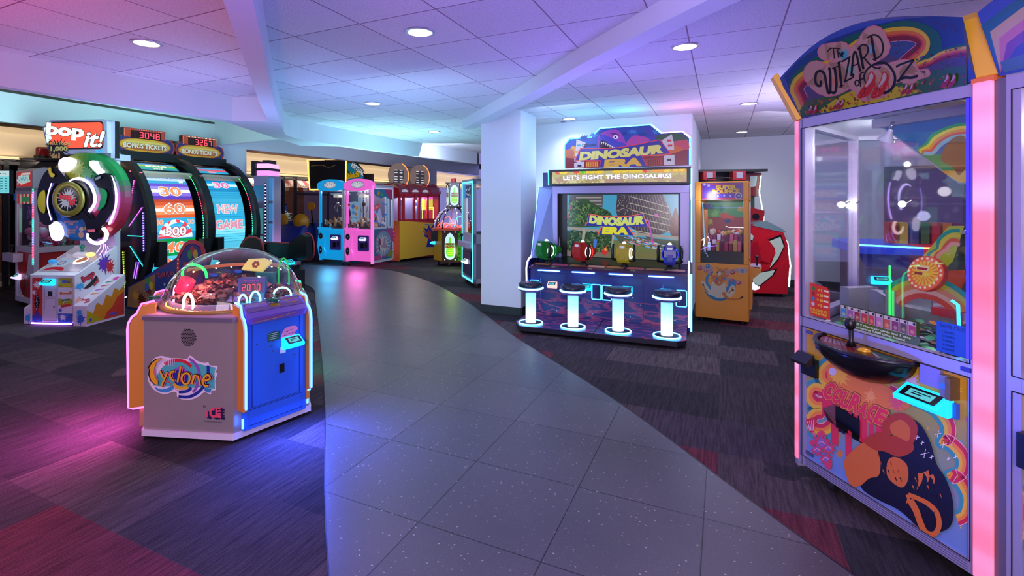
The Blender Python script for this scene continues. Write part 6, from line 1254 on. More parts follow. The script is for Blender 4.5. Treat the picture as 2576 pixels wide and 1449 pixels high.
        # control tray, coin slots and prize door
        if det == 2 or an == -60:
            b = B(M); ring = []
            for k in range(9):
                h = k/8; rr_ = cos(R(88*h))**.55; ring.append([(.40+.235*rr_*cos(R(q)), .008-.17*rr_*sin(R(q)), .835-.15*h-.05*(1-cos(R(q-90)))*(1-h)*0) for q in range(0, 181, 12)])
            if det == 2: pass
            b.ring(ring, mat('#0d0c12', .22, .2), cap=True); tr = b.obj('control_tray', t, 'black half-bowl control tray')
            b = B(M); b.tube([(.40+.235*cos(R(q)), .008-.17*sin(R(q)), .835) for q in range(0, 181, 12)], .012, mat('#17151c', .3), 8); b.obj('tray_rim', tr)
            b = B(M); a = Art(b, (.40, 0, .838), (1, 0, 0), (0, 1, 0), 1, .05, .3)
            a.poly(arc(0, 0, .205, .148, 180, 360, 20), '#b83a3a'); a.poly([(0, 0), (-.2, -.02), (-.12, -.11), (0, -.06)], '#d8a0a8'); a.poly([(.02, -.01), (.2, -.01), (.16, -.09), (.05, -.06)], '#2a7a4a'); [a.stroke([(-.18+i*.02, -.02), (-.10+i*.03, -.11)], .005, '#7a1c24') for i in range(6)]; a.stroke([(.03, -.02), (.15, -.09)], .012, '#d8c8d8')
            b.obj('tray_print', tr)
            b = B(M); b.tube([(.375, -.05, .84), (.375, -.05, .87), (.372, -.05, .93)], .012, BLACK, 10, rs=[.022, .010, .010]); b.ball((.37, -.05, .945), .024, BLACK, 1, 1, 1.3, 8); b.obj('joystick', tr)
            b = B(M); b.cyl((.475, -.085, .838), .030, .012, mat('#8a6a1a', .3, .4)); b.ball((.475, -.085, .85), .026, mat('#d8a020', .25, .2), 1, 1, .5, 8); b.obj('gold_button', tr, 'gold round button')
            reader(t, M @ Vector((.692 if det == 2 else .55, -.0, .675)), an, .18, '#19c8ff', 1.4)
        if det == 2:
            b = B(M); b.box(.735, .795, -.008, .012, .67, .73, mat('#2a60c8', .3)); b.box(.655, .735, -.006, .012, .765, .845, mat('#8f88b4', .35, .4)); b.obj('blue_plate', lp)
            b = B(M); b.box(.747, .775, -.022, .012, .745, .832, mat('#8a8478', .3, .6)); b.box(.775, .795, -.035, .012, .745, .83, mat('#7a6440', .35, .5)); b.cyl((.762, -.026, .79), .013, .006, mat('#2a60ff', .3, 0, 1.), 'y', 12); b.obj('coin_slot', lp)
            b = B(M); b.box(.03, .125, -.012, .012, .595, .69, BLACK); b.prism([(-.0, .665), (-.055, .655), (-.06, .672), (-.01, .715)], 'x', .01, .115, mat('#1a1820', .25)); b.obj('ticket_dispenser', lp, bev=.003)
            b = B(M); g = [(.148+.045*cos(R(q))*(1.15 if q % 90 == 45 else 1), .79+.05*sin(R(q))*(1.15 if q % 90 == 45 else 1)) for q in range(0, 360, 15)]; b.prism(g, 'y', .002, .012, mat('#54609a', .35, .3))
            for i in range(8): b.box(.115, .182, -.0005, .002, .755+i*.0095, .758+i*.0095, BLACK)
            b.obj('speaker_grille', lp); b = B(M); b.box(.035, .085, .004, .012, .815, .832, mat('#4a5090', .4)); b.box(.03, .09, .004, .012, .165, .182, mat('#4a4a6a', .4)); b.obj('hinge', lp)
            # prize door
            b = B(M); b.box(.225, .375, .0095, .0115, .375, .50, mat('#060508', .5)); b.box(.235, .30, .004, .011, .39, .495, mat('#020203', .6)); pd = b.obj('prize_door', lp)
            b = B(M); sm = mat('#3a2c2e', .35); v = [(.158, .002, .452), (.235, .002, .402), (.37, .002, .372), (.37, -.035, .40), (.225, -.035, .425)]; b.add(v, [(0, 1, 4), (1, 2, 3, 4)], sm); b.add([(.158, .001, .452), (.23, .001, .503), (.232, .001, .41)], [(0, 1, 2)], mat('#6a4448', .3)); b.add([(.235, .002, .50), (.37, .002, .485), (.37, .002, .40), (.235, .002, .425)], [(0, 1, 2, 3)], mat('#08070a', .3)); b.obj('smoked_flap', pd, 'smoked acrylic flap')
            # stickers on the glass
            b = B(M); a = Art(b, (0, .0215, 0), (1, 0, 0), (0, 0, 1), 1, .35, .3, base=.0005)
            a.poly([(.052, .915), (.182, .915), (.182, 1.055), (.165, 1.08), (.052, 1.09)], '#d8382a')
            for i, (c, tx) in enumerate((('#2a7a4a', '5'), ('#a02a3a', '20'), ('#3a7ac8', '50'), ('#c8b8e0', '5'))): z = 1.060-i*.027; a.circ(.078, z, .011, c); a.text('= '+tx, .122, z-.008, .015, '#f0c83a', bold=.03); a.rect(.145, z-.005, .175, z+.004, '#f0d8d0')
            a.text('FULL CARD SET', .117, .944, .013, '#e8c83a', w=.105, bold=.02); a.text('WINS BONUS!', .117, .928, .013, '#e8c83a', w=.10, bold=.02); b.obj('red_sticker', t, 'red price sticker on the glass')
            b = B(M); a = Art(b, (0, .0215, 0), (1, 0, 0), (0, 0, 1), 1, .3, .3, base=.0005)
            a.poly([(.24, .95), (.625, .945), (.635, .952), (.635, .915), (.60, .908), (.28, .908), (.245, .925)], '#5a6a22'); a.rect(.245, .945, .632, 1.012, '#3a4a1c'); cc = ['#4a8ad8', '#a060b0', '#a03048', '#c83a4a', '#d84a6a', '#c878c0', '#c85a3a', '#8a3a6a', '#6a4a3a', '#b83a5a']
            for i in range(10): x = .247+i*.0385; a.rect(x, .948, x+.034, 1.008, '#d8c0d0'); a.rect(x+.002, .950, x+.032, .992, cc[i]); splat(a, x+.017, .965, .012, rgbmix(cc[i], '#ffe0a0', .5), i); a.circ(x+.026, 1.0, .006, '#2a2a2a')
            a.text('Collect all 9 character cards and 1 rare', .44, .932, .0105, '#f0f0e8', w=.33, bold=.02); a.text('card to receive 5,000 ticket bonus!', .44, .917, .0105, '#f0f0e8', w=.28, bold=.02); b.obj('card_sticker', t, 'green strip sticker with ten small cards')
            b = B(M); a = Art(b, (0, .0215, 0), (1, 0, 0), (0, 0, 1), 1, .25, .3, base=.0005); a.rect(.70, .912, .824, 1.035, '#1550e8'); a.text('SWIPE CARD', .762, 1.013, .014, '#0a1c60', w=.098, bold=.02)
            for i in range(5): a.text('%d SWIPE' % (i+1), .745, .992-i*.017, .009, '#0a1c60', w=.045, bold=.02)
            b.obj('blue_sticker', t, 'blue swipe card sticker')
    # lit columns and yellow caps at the corners
    for x, y, w_, an in ((.857, -.012, .066, 0), (-.036, .012, .034, -22), (1.80, 0, .05, 20)):
        M = Matrix.Translation((x, y, 0)) @ Matrix.Rotation(R(an), 4, 'Z'); b = B(M); b.box(0, w_, -.006, .008, .11, 1.97, PK); lc = b.obj('light_column', t, 'glowing pink corner column', bev=.006)
        b = B(M); b.box(-.01, w_+.03, .010, .05, .10, 1.97, FRD); b.box(0, w_, .0, .05, .075, .11, FR); b.box(-.004, w_+.004, -.004, .05, 1.965, 1.985, mat('#e0703a', .4)); b.obj('column_end', lc)
    b = B(); b.prism([(-.004, 1.985), (-.06, 2.20), (-.03, 2.23), (.05, 2.25), (.08, 2.0)], 'x', .79, .975, YE); b.obj('yellow_cap', t, 'mustard yellow corner cap', bev=.006)
    b = B(Matrix.Translation((-.005, .0, 0)) @ Matrix.Rotation(R(-30), 4, 'Z')); b.prism([(-.01, 1.97), (-.125, 2.22), (-.10, 2.235), (.02, 1.98)], 'x', -.05, .025, YE); b.obj('yellow_cap', t, 'mustard yellow corner cap', bev=.006)
    # roof, floor and interior
    hexa = [(0, .05), (1.75, .05), (1.75, 1.5), (0, 1.5), (-.40, .80)]
    b = B(); b.prism(hexa, 'z', 1.95, 1.97, mat('#c8c4d0', .3, .2)); b.obj('roof', t)
    b = B(); b.prism([(.04, .06), (1.72, .06), (1.72, 1.46), (.04, 1.46), (-.34, .80)], 'z', .10, .84, mat('#1c1a22', .5)); b.obj('base_box', t)
    b = B(); b.prism([(.04, .06), (1.72, .06), (1.72, 1.46), (.04, 1.46), (-.34, .80)], 'z', .84, .86, mat('#3a3c42', .25, .6)); bd = b.obj('playfield', t)
    b = B(); g = random.Random(5); gm = [mat(c, .35, .1) for c in ('#1c8a54', '#2aa868', '#15683e', '#c8c0b8', '#1c8a54', '#d88a3a')]
    for i in range(520):
        x, y = g.uniform(.02, .95), g.uniform(.10, 1.2); z = .862+.02*g.random()+(.05 if .25 < y < .5 else 0)*g.random(); m_ = g.choice(gm); M = Matrix.Translation((x, y, z)) @ Matrix.Rotation((g.random()-.5)*.9, 4, 'X') @ Matrix.Rotation((g.random()-.5)*.9, 4, 'Y')
        o_ = b.M; b.M = M; b.add([(.019*cos(R(q)), .019*sin(R(q)), 0) for q in range(0, 360, 45)], [tuple(range(8))], m_); b.M = o_
    for i in range(40): x, y = g.uniform(.0, .8), g.uniform(.15, 1.0); b.box(x, x+.05, y, y+.035, .865, .868+.01*g.random(), mat(g.choice(['#d8d0d8', '#c87aa0', '#6a8ac8']), .4))
    b.obj('coin_bed', t, 'scattered green coins and cards', kind='stuff')
    MET = mat('#a4a6ac', .25, .5)
    b = B(); b.box(.10, 1.7, .52, 1.1, .86, .96, MET); b.prism([(.0, .86), (.16, .86), (.16, .98), (.04, 1.03), (.0, 1.03)], 'y', .45, .50, MET); b.box(-.16, -.10, .42, .62, .86, 1.02, MET); b.prism([(-.12, .86), (.2, .92), (.2, 1.0), (-.12, .98)], 'y', .62, .63, MET); b.obj('pusher_block', t, 'polished steel pusher')
    b = B(); b.box(.23, .28, .30, .36, .86, 1.075, MET); [b.cyl((.255, .298, z), .004, .003, DARK, 'y', 8) for z in (.90, .96, 1.02)]; b.obj('steel_bracket', t); b = B(); b.tube([(.262, .29, .90), (.262, .29, 1.20)], .0035, mat('#20ff50', .3, 0, 4.), 6); b.obj('green_light_line', t)
    b = B(); b.tube([(.575, .26, 1.085), (.60, .26, 1.07), (.605, .26, .92)], .006, mat('#20b0ff', .3, 0, 8.), 8); b.obj('blue_light_tube', t)
    b = B(); a = Art(b, (0, .31, 0), (1, 0, 0), (0, 0, 1), 1, .25, .3)
    for r_, c in ((.245, '#2a9a94'), (.222, '#c8b83a'), (.198, '#e08a4a'), (.172, '#e8b0a0'), (.150, '#d8483a')): a.stroke(arc(.43, .935, r_, r_*.93, 150, 18, 14), .026, c)
    b.obj('rainbow_arch', t, 'rainbow arch board')
    b = B(Matrix.Translation((.452, .27, 1.188)) @ Matrix.Rotation(R(-14), 4, 'X')); b.cyl((0, 0, 0), .083, .022, mat('#c83a2a', .3), 'y', 36); a = Art(b, (0, 0, 0), (1, 0, 0), (0, 0, 1), 1, .45)
    a.circ(0, 0, .080, '#e8603a', n=32); a.circ(0, 0, .060, '#e8b83a', n=32)
    for i in range(20): q = R(i*18); a.poly([(.012*cos(q), .012*sin(q)), (.058*cos(q-.07), .058*sin(q-.07)), (.058*cos(q+.07), .058*sin(q+.07))], '#e0702a'); a.circ(.070*cos(q), .070*sin(q), .006, '#f0d8c0', n=8)
    a.poly(rrect(-.036, .008, .024, .034, .010), '#e8c8a0'); a.rect(-.03, .012, .018, .024, '#a01c28'); a.rect(-.036, -.012, .0, .0, '#8a1c2a'); a.rect(.002, -.012, .03, .0, '#d8c83a'); b.obj('bonus_wheel', t, 'round red and yellow bonus dial')
    b = B(); q = [(.385, 1.20), (.385, 1.264), (.498, 1.411), (.562, 1.414), (.516, 1.25), (.47, 1.20)]; b.prism(q, 'y', .345, .50, mat('#8a9090', .3, .5)); a = Art(b, (0, .344, 0), (1, 0, 0), (0, 0, 1), 1, .3); a.poly(q, '#b8c03a')
    for k, c in ((.0, '#2a9a8a'), (.016, '#e0c83a'), (.032, '#e0603a'), (.044, '#e8a090')): a.stroke([(.405+k, 1.225+k*.3), (.41+k, 1.27), (.45+k*.6, 1.30-k*.2), (.455+k*.8, 1.345-k), (.50+k*.3, 1.385-k*1.2), (.545, 1.392-k*1.5)], .016, c, n=3)
    b.obj('rainbow_hopper', t, 'rainbow printed hopper'); b = B(); b.box(.56, .80, .35, .6, 1.19, 1.42, mat('#7f9088', .3, .6)); b.obj('steel_hopper', t)
    b = B(); b.box(.47, 1.0, .28, .33, 1.00, 1.035, mat('#c02a34', .35)); b.obj('red_rail', t); b = B(); b.prism([(.30, 1.02), (.36, 1.16), (.30, 1.24), (.24, 1.10)], 'y', .62, .64, mat('#d8502a', .4, 0, .2)); b.obj('orange_fin', t)
    for x0, x1 in ((.47, .60), (.62, .78)):
        b = B(); b.box(x0, x1, .75, .95, 1.30, 1.55, glassm('clear_bin_%d' % (x0*100), (.82, .84, .88), 1.6)); bn = b.obj('clear_bin', t, 'clear plastic bin'); b = B(); b.box(x0-.005, x1+.005, .745, .955, 1.55, 1.56, mat('#d8dce8', .3)); [b.ball((g.uniform(x0+.03, x1-.03), g.uniform(.78, .92), 1.33+.05*g.random()), .03, mat('#c8504a', .5), n=4) for _ in range(7)]; b.obj('bin_lid', bn)
    b = B(); b.box(.2, 1.6, .70, 1.1, .96, 1.30, mat('#56585f', .4, .4)); b.obj('centre_column', t)
    # hanging triangular poster board and spotlights
    b = B(); q = [(.206, 1.912), (.575, 1.60), (.80, 1.60), (.80, 1.912)]; b.prism(q, 'y', .30, .315, mat('#9098a0', .3, .4)); pz = b.obj('hanging_board', t)
    b = B(); a = Art(b, (0, .299, 0), (1, 0, 0), (0, 0, 1), 1, .40, .3); a.poly([(.225, 1.905), (.58, 1.607), (.80, 1.607), (.80, 1.905)], '#1c5aa8'); a.poly([(.40, 1.757), (.58, 1.607), (.80, 1.607), (.80, 1.75), (.62, 1.76), (.5, 1.74)], '#2a8a4a')
    for k, c in ((0, '#1f9a5a'), (.014, '#e8d02a'), (.028, '#e88a2a'), (.04, '#d83a3a'), (.05, '#8ab0c8')): a.stroke([(.395+k*.6, 1.768-k*.3), (.44+k*.5, 1.80-k), (.47+k*.6, 1.835-k), (.56, 1.862-k), (.66, 1.858-k), (.80, 1.87-k)], .018, c, n=4)
    a.poly([(.5, 1.665), (.58, 1.607), (.80, 1.607), (.80, 1.65), (.6, 1.66)], '#d89a2a'); a.blob([(.50, 1.72), (.54, 1.80), (.60, 1.81), (.62, 1.72), (.58, 1.64), (.55, 1.68)], '#8a4a22', 3); a.blob([(.63, 1.70), (.64, 1.80), (.70, 1.82), (.74, 1.74), (.70, 1.66)], '#9098a8', 3); b.obj('board_artwork', pz, 'rainbow landscape print')
    b = B(Matrix.Translation((.33, .22, 1.875)) @ Matrix.Rotation(R(28), 4, 'Y')); b.lathe([(.010, 0), (.014, -.02), (.034, -.05), (.036, -.055)], (0, 0, 0), mat('#d8dce0', .3), 20); b.tube([(0, 0, 0), (-.01, 0, .04)], .008, CHROME); b.cyl((0, 0, -.054), .033, .003, mat('#f0f0ff', .3, 0, 2.), n=20); b.obj('spotlight', t, 'white spotlight')
    b = B(); b.box(.21, .80, .24, .30, 1.90, 1.945, mat('#a8aab0', .3, .6)); b.box(.55, .72, .1, .2, 1.935, 1.945, mat('#b89a5a', .4)); b.obj('track', t)
    for x, y, z, r_ in ((-.40, .74, 1.505, .028), (-.33, .60, 1.505, .020), (.06, .60, 1.51, .018)):  # flash reflections in the glass, put in as small glowing balls
        b = B(); b.ball((x, y, z), r_, mat('#f8fff8', .3, 0, 14.), n=8); b.tube([(x, y+.02, z), (x, y+.06, z+.02)], .006, CHROME); b.obj('flash_glint', t, 'bright white ball imitating a flash reflection')
    for x, y in ((.25, .45), (.1, 1.15), (1.3, .7)):  # unseen points added to brighten the dark case, no fixtures here
        l = bpy.data.lights.new('lamp', 'POINT'); l.shadow_soft_size = .02; l.energy = 9; l.color = (.92, 1, .95); o = bpy.data.objects.new('case_light', l); COL.objects.link(o); o.parent = t; o.location = (x, y, 1.86)
    b = B(Matrix.Translation((.13, .10, 0)) @ Matrix.Rotation(R(25), 4, 'Z')); caster(b, 0, 0, .045); caster(b, .62, .02, .045); caster(b, 1.5, .02, .045); caster(b, -.2, .95, .045); b.obj('casters', t)
def topper_art(a):
    bnd = [(112, 660), (240, 520), (500, 350), (800, 240), (1100, 172), (1400, 142), (1664, 148), (1706, 735), (1000, 872), (264, 1015)]
    a.poly(bnd, '#1f3f86')
    for x, y, r in ((330, 480, 20), (440, 430, 25), (700, 330, 16), (1500, 230, 26), (1570, 215, 22), (1450, 200, 16), (1600, 260, 20)): splat(a, x, y, r, '#4a2f6a', int(x))
    G = [(262, 1010), (150, 740), (195, 640), (330, 530), (500, 425), (640, 330), (800, 270), (1000, 205), (1180, 178), (1330, 208), (1440, 270), (1482, 350), (1490, 425), (1560, 400), (1684, 372), (1704, 735)]
    a.poly(spline(G[1:-1], 4)+[G[-1], G[0]], '#12644c')
    Yb = [(165, 780), (205, 675), (330, 585), (480, 520), (600, 445), (740, 345), (900, 270), (1050, 238), (1190, 230), (1310, 262), (1378, 340), (1372, 430), (1325, 490), (1290, 522), (1380, 503), (1500, 438), (1686, 402), (1702, 735), (900, 890), (262, 1010)]
    Rb = [(1180, 640), (1230, 570), (1300, 528), (1380, 503), (1440, 465), (1500, 438), (1600, 412), (1694, 400)]
    for d, c in ((0, '#eec21c'), (24, '#e8732a'), (40, '#c83a2a'), (56, '#8c1420'), (84, '#e88aa0'), (90, '#5a3a5a')): a.poly([(x, y+d) for x, y in spline(Rb, 3)]+[(1702, 735), (1180, 800)], c)
    Lb = [(262, 1010), (205, 880), (165, 780), (205, 675), (330, 585), (480, 520), (600, 445), (740, 345), (900, 270), (1050, 238), (1190, 230), (1310, 262), (1378, 340), (1372, 430), (1325, 490), (1260, 545), (1200, 600)]
    sp = spline(Lb, 3)
    for d, c in ((0, '#eec21c'), (34, '#e8732a'), (62, '#d2402a'), (78, '#8c1420'), (118, '#e88aa0'), (124, '#40548a')):
        q = offset(sp, d) if d else sp
        ok = [p for p in q if 150 < p[0] < 1400]
        a.poly(ok+[(1140, 700), (900, 890), (268+d*.8, 1010-d*.2)], c)
    a.poly(spline([(420, 640), (620, 560), (800, 500), (1000, 480), (1120, 520), (1060, 640), (1300, 600), (1500, 520), (1690, 480)], 4)+[(1700, 735), (900, 890), (300, 1000), (330, 760)], '#5a4a6a')
    a.poly([(250, 960), (300, 880), (420, 850), (600, 800), (900, 760), (1200, 660), (1450, 600), (1696, 560), (1704, 733), (1000, 870), (264, 1012)], '#3a6a2c')
    a.poly(spline([(420, 960), (560, 860), (700, 790), (850, 740), (1050, 740), (1200, 770), (1320, 790)], 3)+[(1000, 870), (440, 980)], '#d8c01c')
    g = random.Random(4)
    for i in range(170):
        x = g.uniform(280, 1690); y = 1010-(x-264)*.195-g.uniform(8, 110); splat(a, x, y, g.uniform(5, 16), g.choice(['#a83020', '#d86a1c', '#8a3a1c', '#7a9a24', '#c8501c', '#5a2a1c']), i, 5); a.k -= a.st*.96
    for i in range(70): x, y = g.uniform(1050, 1690), g.uniform(320, 640); y = max(y, 560-(x-1050)*.25) if x > 1300 else y; splat(a, x, y, g.uniform(5, 15), g.choice(['#6a1f4a', '#3a5a3a', '#4a2f6a']), i, 5); a.k -= a.st*.96
    # halo then lettering
    H = [([(480, 450), (620, 430)], 150), ([(400, 640), (500, 720), (640, 660)], 240), ([(560, 640), (780, 500), (900, 330)], 230), ([(780, 480), (930, 400)], 230), ([(770, 690), (960, 680)], 230), ([(960, 660), (1180, 600), (1200, 640)], 190), ([(1240, 660), (1350, 630)], 80), ([(820, 790), (960, 760)], 170)]
    for q, w in H: a.stroke(q, w, '#e88a94', n=4, cap=True); a.k -= a.st*.9
    a.k += a.st
    for q, w in H: a.stroke(q, w-24, '#d6a08e', n=4, cap=True); a.k -= a.st*.9
    a.k += a.st; BK = '#1a0f14'
    for x, y, r, c in ((640, 470, 60, '#58b0b8'), (880, 420, 50, '#88b0c8'), (700, 600, 60, '#98c0a8'), (560, 700, 50, '#e08a6a'), (980, 680, 80, '#d8a070')): splat(a, x, y, r, c, int(x))
    TX = lambda s_, x, y, h, rot, w=None, bold=.0: a.text(s_, x, y, -h, BK, w=w, bold=bold, rot=rot, out=None)
    def glyph(lines, w): [(a.stroke(q, w, BK, n=5 if len(q) > 2 else 0, cap=True)) for q in lines]; a.k -= a.st*len(lines)*.7
    glyph([[(500, 440), (530, 415), (600, 420)], [(548, 420), (556, 500)], [(585, 430), (592, 495)], [(592, 470), (605, 455), (608, 490)], [(622, 475), (634, 462), (626, 450), (614, 475), (630, 485)]], 11)
    W_ = [[(438, 705), (436, 740), (405, 735), (390, 690), (400, 630), (435, 612), (470, 640), (485, 720), (500, 800)], [(500, 800), (520, 790), (520, 640), (512, 590)], [(520, 790), (560, 800), (575, 720), (560, 590)]]
    glyph(W_, 22); glyph([[(540, 590), (590, 570)]], 10)
    glyph([[(596, 540), (618, 745)]], 22); glyph([[(580, 545), (612, 530)], [(604, 752), (634, 738)]], 9)
    glyph([[(625, 530), (692, 490)], [(688, 495), (650, 705)], [(645, 705), (715, 668), (722, 640)]], 15)
    glyph([[(705, 650), (722, 480), (745, 455), (780, 610)]], 19); glyph([[(718, 570), (768, 545)]], 10)
    glyph([[(775, 410), (808, 588)]], 22); glyph([[(762, 420), (800, 385), (840, 395), (850, 440), (820, 490), (795, 500)], [(815, 495), (870, 560), (930, 590), (955, 580)]], 14)
    glyph([[(880, 320), (912, 515)]], 22); glyph([[(850, 320), (900, 298), (950, 320), (980, 390), (970, 460), (930, 500), (895, 510)]], 15)
    glyph([[(735, 715), (745, 695), (768, 700), (770, 730), (748, 742), (735, 715)]], 11); glyph([[(785, 745), (780, 660), (790, 630), (810, 625)], [(770, 690), (803, 680)]], 11)
    a.stroke(spline([(830, 720), (815, 660), (850, 590), (930, 545), (1010, 550), (1065, 610), (1085, 680), (1060, 760), (1000, 800), (960, 795)], 6), 24, BK, taper=(.5, 1.1))
    glyph([[(1100, 575), (1120, 560), (1245, 515)], [(1245, 518), (1110, 700)]], 17); glyph([[(1108, 698), (1160, 670), (1230, 670), (1275, 655)]], 22)
    a.text('TM', 1325, 630, -18, BK, w=38, bold=.03)
    def shoe(x, y, s, c='#d82a20', ci='#d8c0b0'):
        P = lambda q: [(x+u*s, y+v*s) for u, v in q]
        for dx, dy in ((0, 0), (115, 0)):
            a.poly(P(spline([(dx+85, dy-130), (dx+125, dy-100), (dx+130, dy-60), (dx+105, dy+20), (dx+70, dy+75), (dx+0, dy+105), (dx-25, dy+90), (dx-5, dy+40), (dx+35, dy-10), (dx+60, dy-60)], 4, True)), c)
            a.poly(P(spline([(dx+88, dy-118), (dx+112, dy-95), (dx+100, dy-50), (dx+50, dy+5), (dx+40, dy-5), (dx+65, dy-50)], 3, True)), ci)
            a.stroke(P([(dx+124, dy-40), (dx+126, dy+25)]), 9*s, c); a.poly(P([(dx+20, dy+20), (dx+45, dy+5), (dx+62, dy+22), (dx+40, dy+38)]), rgbmix(c, '#300000', .3))
    shoe(785, 745, 1.0); g = random.Random(1)
    for i in range(40): u = g.random(); x = 790+g.choice((0, 115))+70*u+g.uniform(-10, 10); a.circ(x, 835-110*u*.9+g.uniform(-12, 12), 4, g.choice(['#f08a78', '#a01410'])); a.k -= a.st*.95
    for x, y, s_ in ((322, 955, .36), (555, 905, .38), (1150, 770, .42), (1500, 700, .50)): shoe(x, y, s_, '#b82a44', '#d8b8c8')
def lower_art(a):
    TL, TR, BR, BL = (85, 40), (1035, 320), (1030, 1362), (82, 775); n = 26; tc = ['#c8942a', '#c2942c', '#a89248', '#8a8f68', '#7c8d88', '#6f8aa0', '#6a86b0', '#6480b6']
    for i in range(n):
        u, v = i/n, (i+1)/n; L = lambda A, C_, t: (A[0]+(C_[0]-A[0])*t, A[1]+(C_[1]-A[1])*t); k = u*(len(tc)-1); c = rgbmix(tc[int(k)], tc[min(len(tc)-1, int(k)+1)], k-int(k)); a.poly([L(TL, BL, u), L(TR, BR, u), L(TR, BR, v), L(TL, BL, v)], c); a.k -= a.st
    a.k += a.st; g = random.Random(2)
    for i in range(60):
        u, v = g.uniform(.02, .98), g.uniform(.05, .9); x = TL[0]+(TR[0]-TL[0])*u; y = (TL[1]+(TR[1]-TL[1])*u)*(1-v)+(BL[1]+(BR[1]-BL[1])*u)*v; splat(a, x, y, g.uniform(6, 26), g.choice(['#d8b02a', '#8a7a9a', '#b8608a', '#c87a3a', '#6a9aa8']), i, 7); a.k -= a.st*.9
    C1 = [(430, 300), (330, 240), (250, 235), (190, 280), (185, 345), (215, 385), (160, 370), (118, 400), (112, 455), (150, 500), (200, 505), (150, 515), (112, 560), (120, 620), (170, 650), (240, 640), (320, 560)]
    C2 = [(560, 430), (640, 465), (720, 470), (820, 520), (880, 590), (890, 650), (860, 700), (910, 720), (970, 790), (960, 860), (900, 880), (960, 930), (1000, 1010), (985, 1090), (950, 1110)]
    for off, w, c in ((-16, 26, '#3f8f98'), (6, 24, '#e0b03a'), (26, 22, '#e8833a'), (46, 22, '#c8304a'), (60, 4, '#e8b0b8')):
        for P in (C1, C2):
            q = offset(spline(P, 4), -off if P is C2 else -off); a.stroke([(x, y) for x, y in q], w, c)
    a.blob([(230, 270), (330, 262), (460, 320), (600, 410), (700, 480), (640, 520), (520, 500), (420, 520), (300, 470), (240, 380)], '#dd7a34', 4); splat(a, 300, 330, 60, '#e8a838', 3); splat(a, 620, 470, 60, '#d85a6a', 9); splat(a, 700, 360, 50, '#c89aa8', 5); splat(a, 470, 440, 40, '#e89a5a', 11); a.circ(258, 300, 22, '#c8b8d8')
    for x0, x1, y1 in ((200, 250, 540), (250, 290, 710), (300, 325, 560), (330, 365, 780), (375, 400, 640), (410, 450, 700), (460, 490, 680), (500, 540, 650)): a.poly([(x0, 400+(x0-200)*.42), (x1, 400+(x1-200)*.42), (x1, y1+10), (x0, y1-8)], '#d2304c'); a.k -= a.st
    for i, ch in enumerate('COURAGE'):
        x = 222+i*49; y = 447+i*23; a.text(ch, x, y+[0, 4, 6, 2, 6, 14, 6][i], -[88, 84, 84, 92, 70, 92, 84][i], '#d8304e', w=48, bold=.045, rot=.42, out=[(.075, '#6a2c2c'), (.045, '#e0843c')])
    for q in ([(105, 572), (160, 556), (172, 575), (150, 650), (132, 640)],): a.poly(q, '#c8304a'); [a.stroke([(120+i*12, 580-i*3), (134+i*6, 632)], 4, '#d8c8d8') for i in range(4)]
    a.stroke([(150, 640), (165, 670)], 12, '#d86a8a'); 
    for x, y, r in ((200, 700, 50), (175, 740, 30), (240, 730, 32), (195, 655, 22), (225, 790, 34), (240, 830, 18), (150, 700, 16)): splat(a, x, y, r+8, '#d0405e', int(x+y), 9)
    for x, y, r in ((200, 700, 36), (175, 740, 20), (240, 730, 22), (225, 790, 22)): splat(a, x, y, r, '#7c6aa0', int(x), 9); a.stroke([(x-18, y+4), (x, y-8), (x+18, y+6)], 6, '#e08aa0', n=3)
    # plain flowing cloud and flame shapes in orange and midnight blue
    NV = '#12101e'; OR = '#c8662c'; RD = '#a83a1c'
    a.blob([(500, 760), (470, 820), (520, 890), (440, 900), (430, 960), (520, 1020), (640, 1080), (740, 1170), (800, 1205), (900, 1190), (942, 1130), (938, 1010), (900, 900), (850, 820), (815, 700), (760, 600), (700, 570), (660, 660), (600, 700)], NV, 5)
    a.blob([(330, 800), (380, 740), (440, 700), (500, 720), (530, 790), (525, 880), (470, 900), (420, 940), (370, 940), (340, 880)], OR, 5); a.blob([(440, 690), (520, 640), (590, 660), (640, 640), (700, 680), (720, 740), (640, 780), (560, 750), (500, 740)], RD, 4)
    a.blob([(575, 800), (620, 780), (680, 820), (690, 900), (660, 950), (610, 930), (570, 880)], OR, 4); a.blob([(540, 600), (600, 540), (680, 540), (740, 600), (730, 680), (680, 740), (640, 690), (600, 650), (560, 680)], RD, 4); a.blob([(590, 600), (650, 570), (700, 620), (690, 690), (640, 670), (600, 650)], OR, 4)
    for p0, p1, w in (((760, 870), (740, 960), 26), ((790, 860), (800, 920), 24), ((820, 880), (835, 930), 18), ((690, 990), (680, 1040), 22)): a.stroke([p0, ((p0[0]+p1[0])/2+8, (p0[1]+p1[1])/2), p1], w, OR, taper=(1.3, .2))
    a.stroke(spline([(690, 990), (740, 1010), (800, 1040), (850, 1090), (865, 1160), (840, 1210), (790, 1205), (760, 1150), (735, 1080), (700, 1020)], 4), 34, OR, taper=(.7, 1.1)); splat(a, 810, 1120, 40, NV, 5)
    for i in range(26): x, y = 520+i*14, 760+((i*37) % 90)*1.0+i*8; a.stroke([(x, y), (x+10, y+26)], 8, g.choice([RD, NV, OR, NV]), taper=(1, .1)); a.k -= a.st*.9
    for x, y, r in ((740, 670, 14), (785, 760, 26), (770, 700, 12), (860, 650, 18), (890, 710, 20), (920, 790, 10), (825, 780, 12), (960, 780, 12)):
        a.stroke([(x-r, y+r*.25), (x+r, y-r*.25)], 3, '#f0e8f0'); a.stroke([(x+r*.2, y-r), (x-r*.2, y+r)], 3, '#f0e8f0')
    a.stroke([(430, 150), (700, 235)], 3, '#8a6a2a')
pusher()
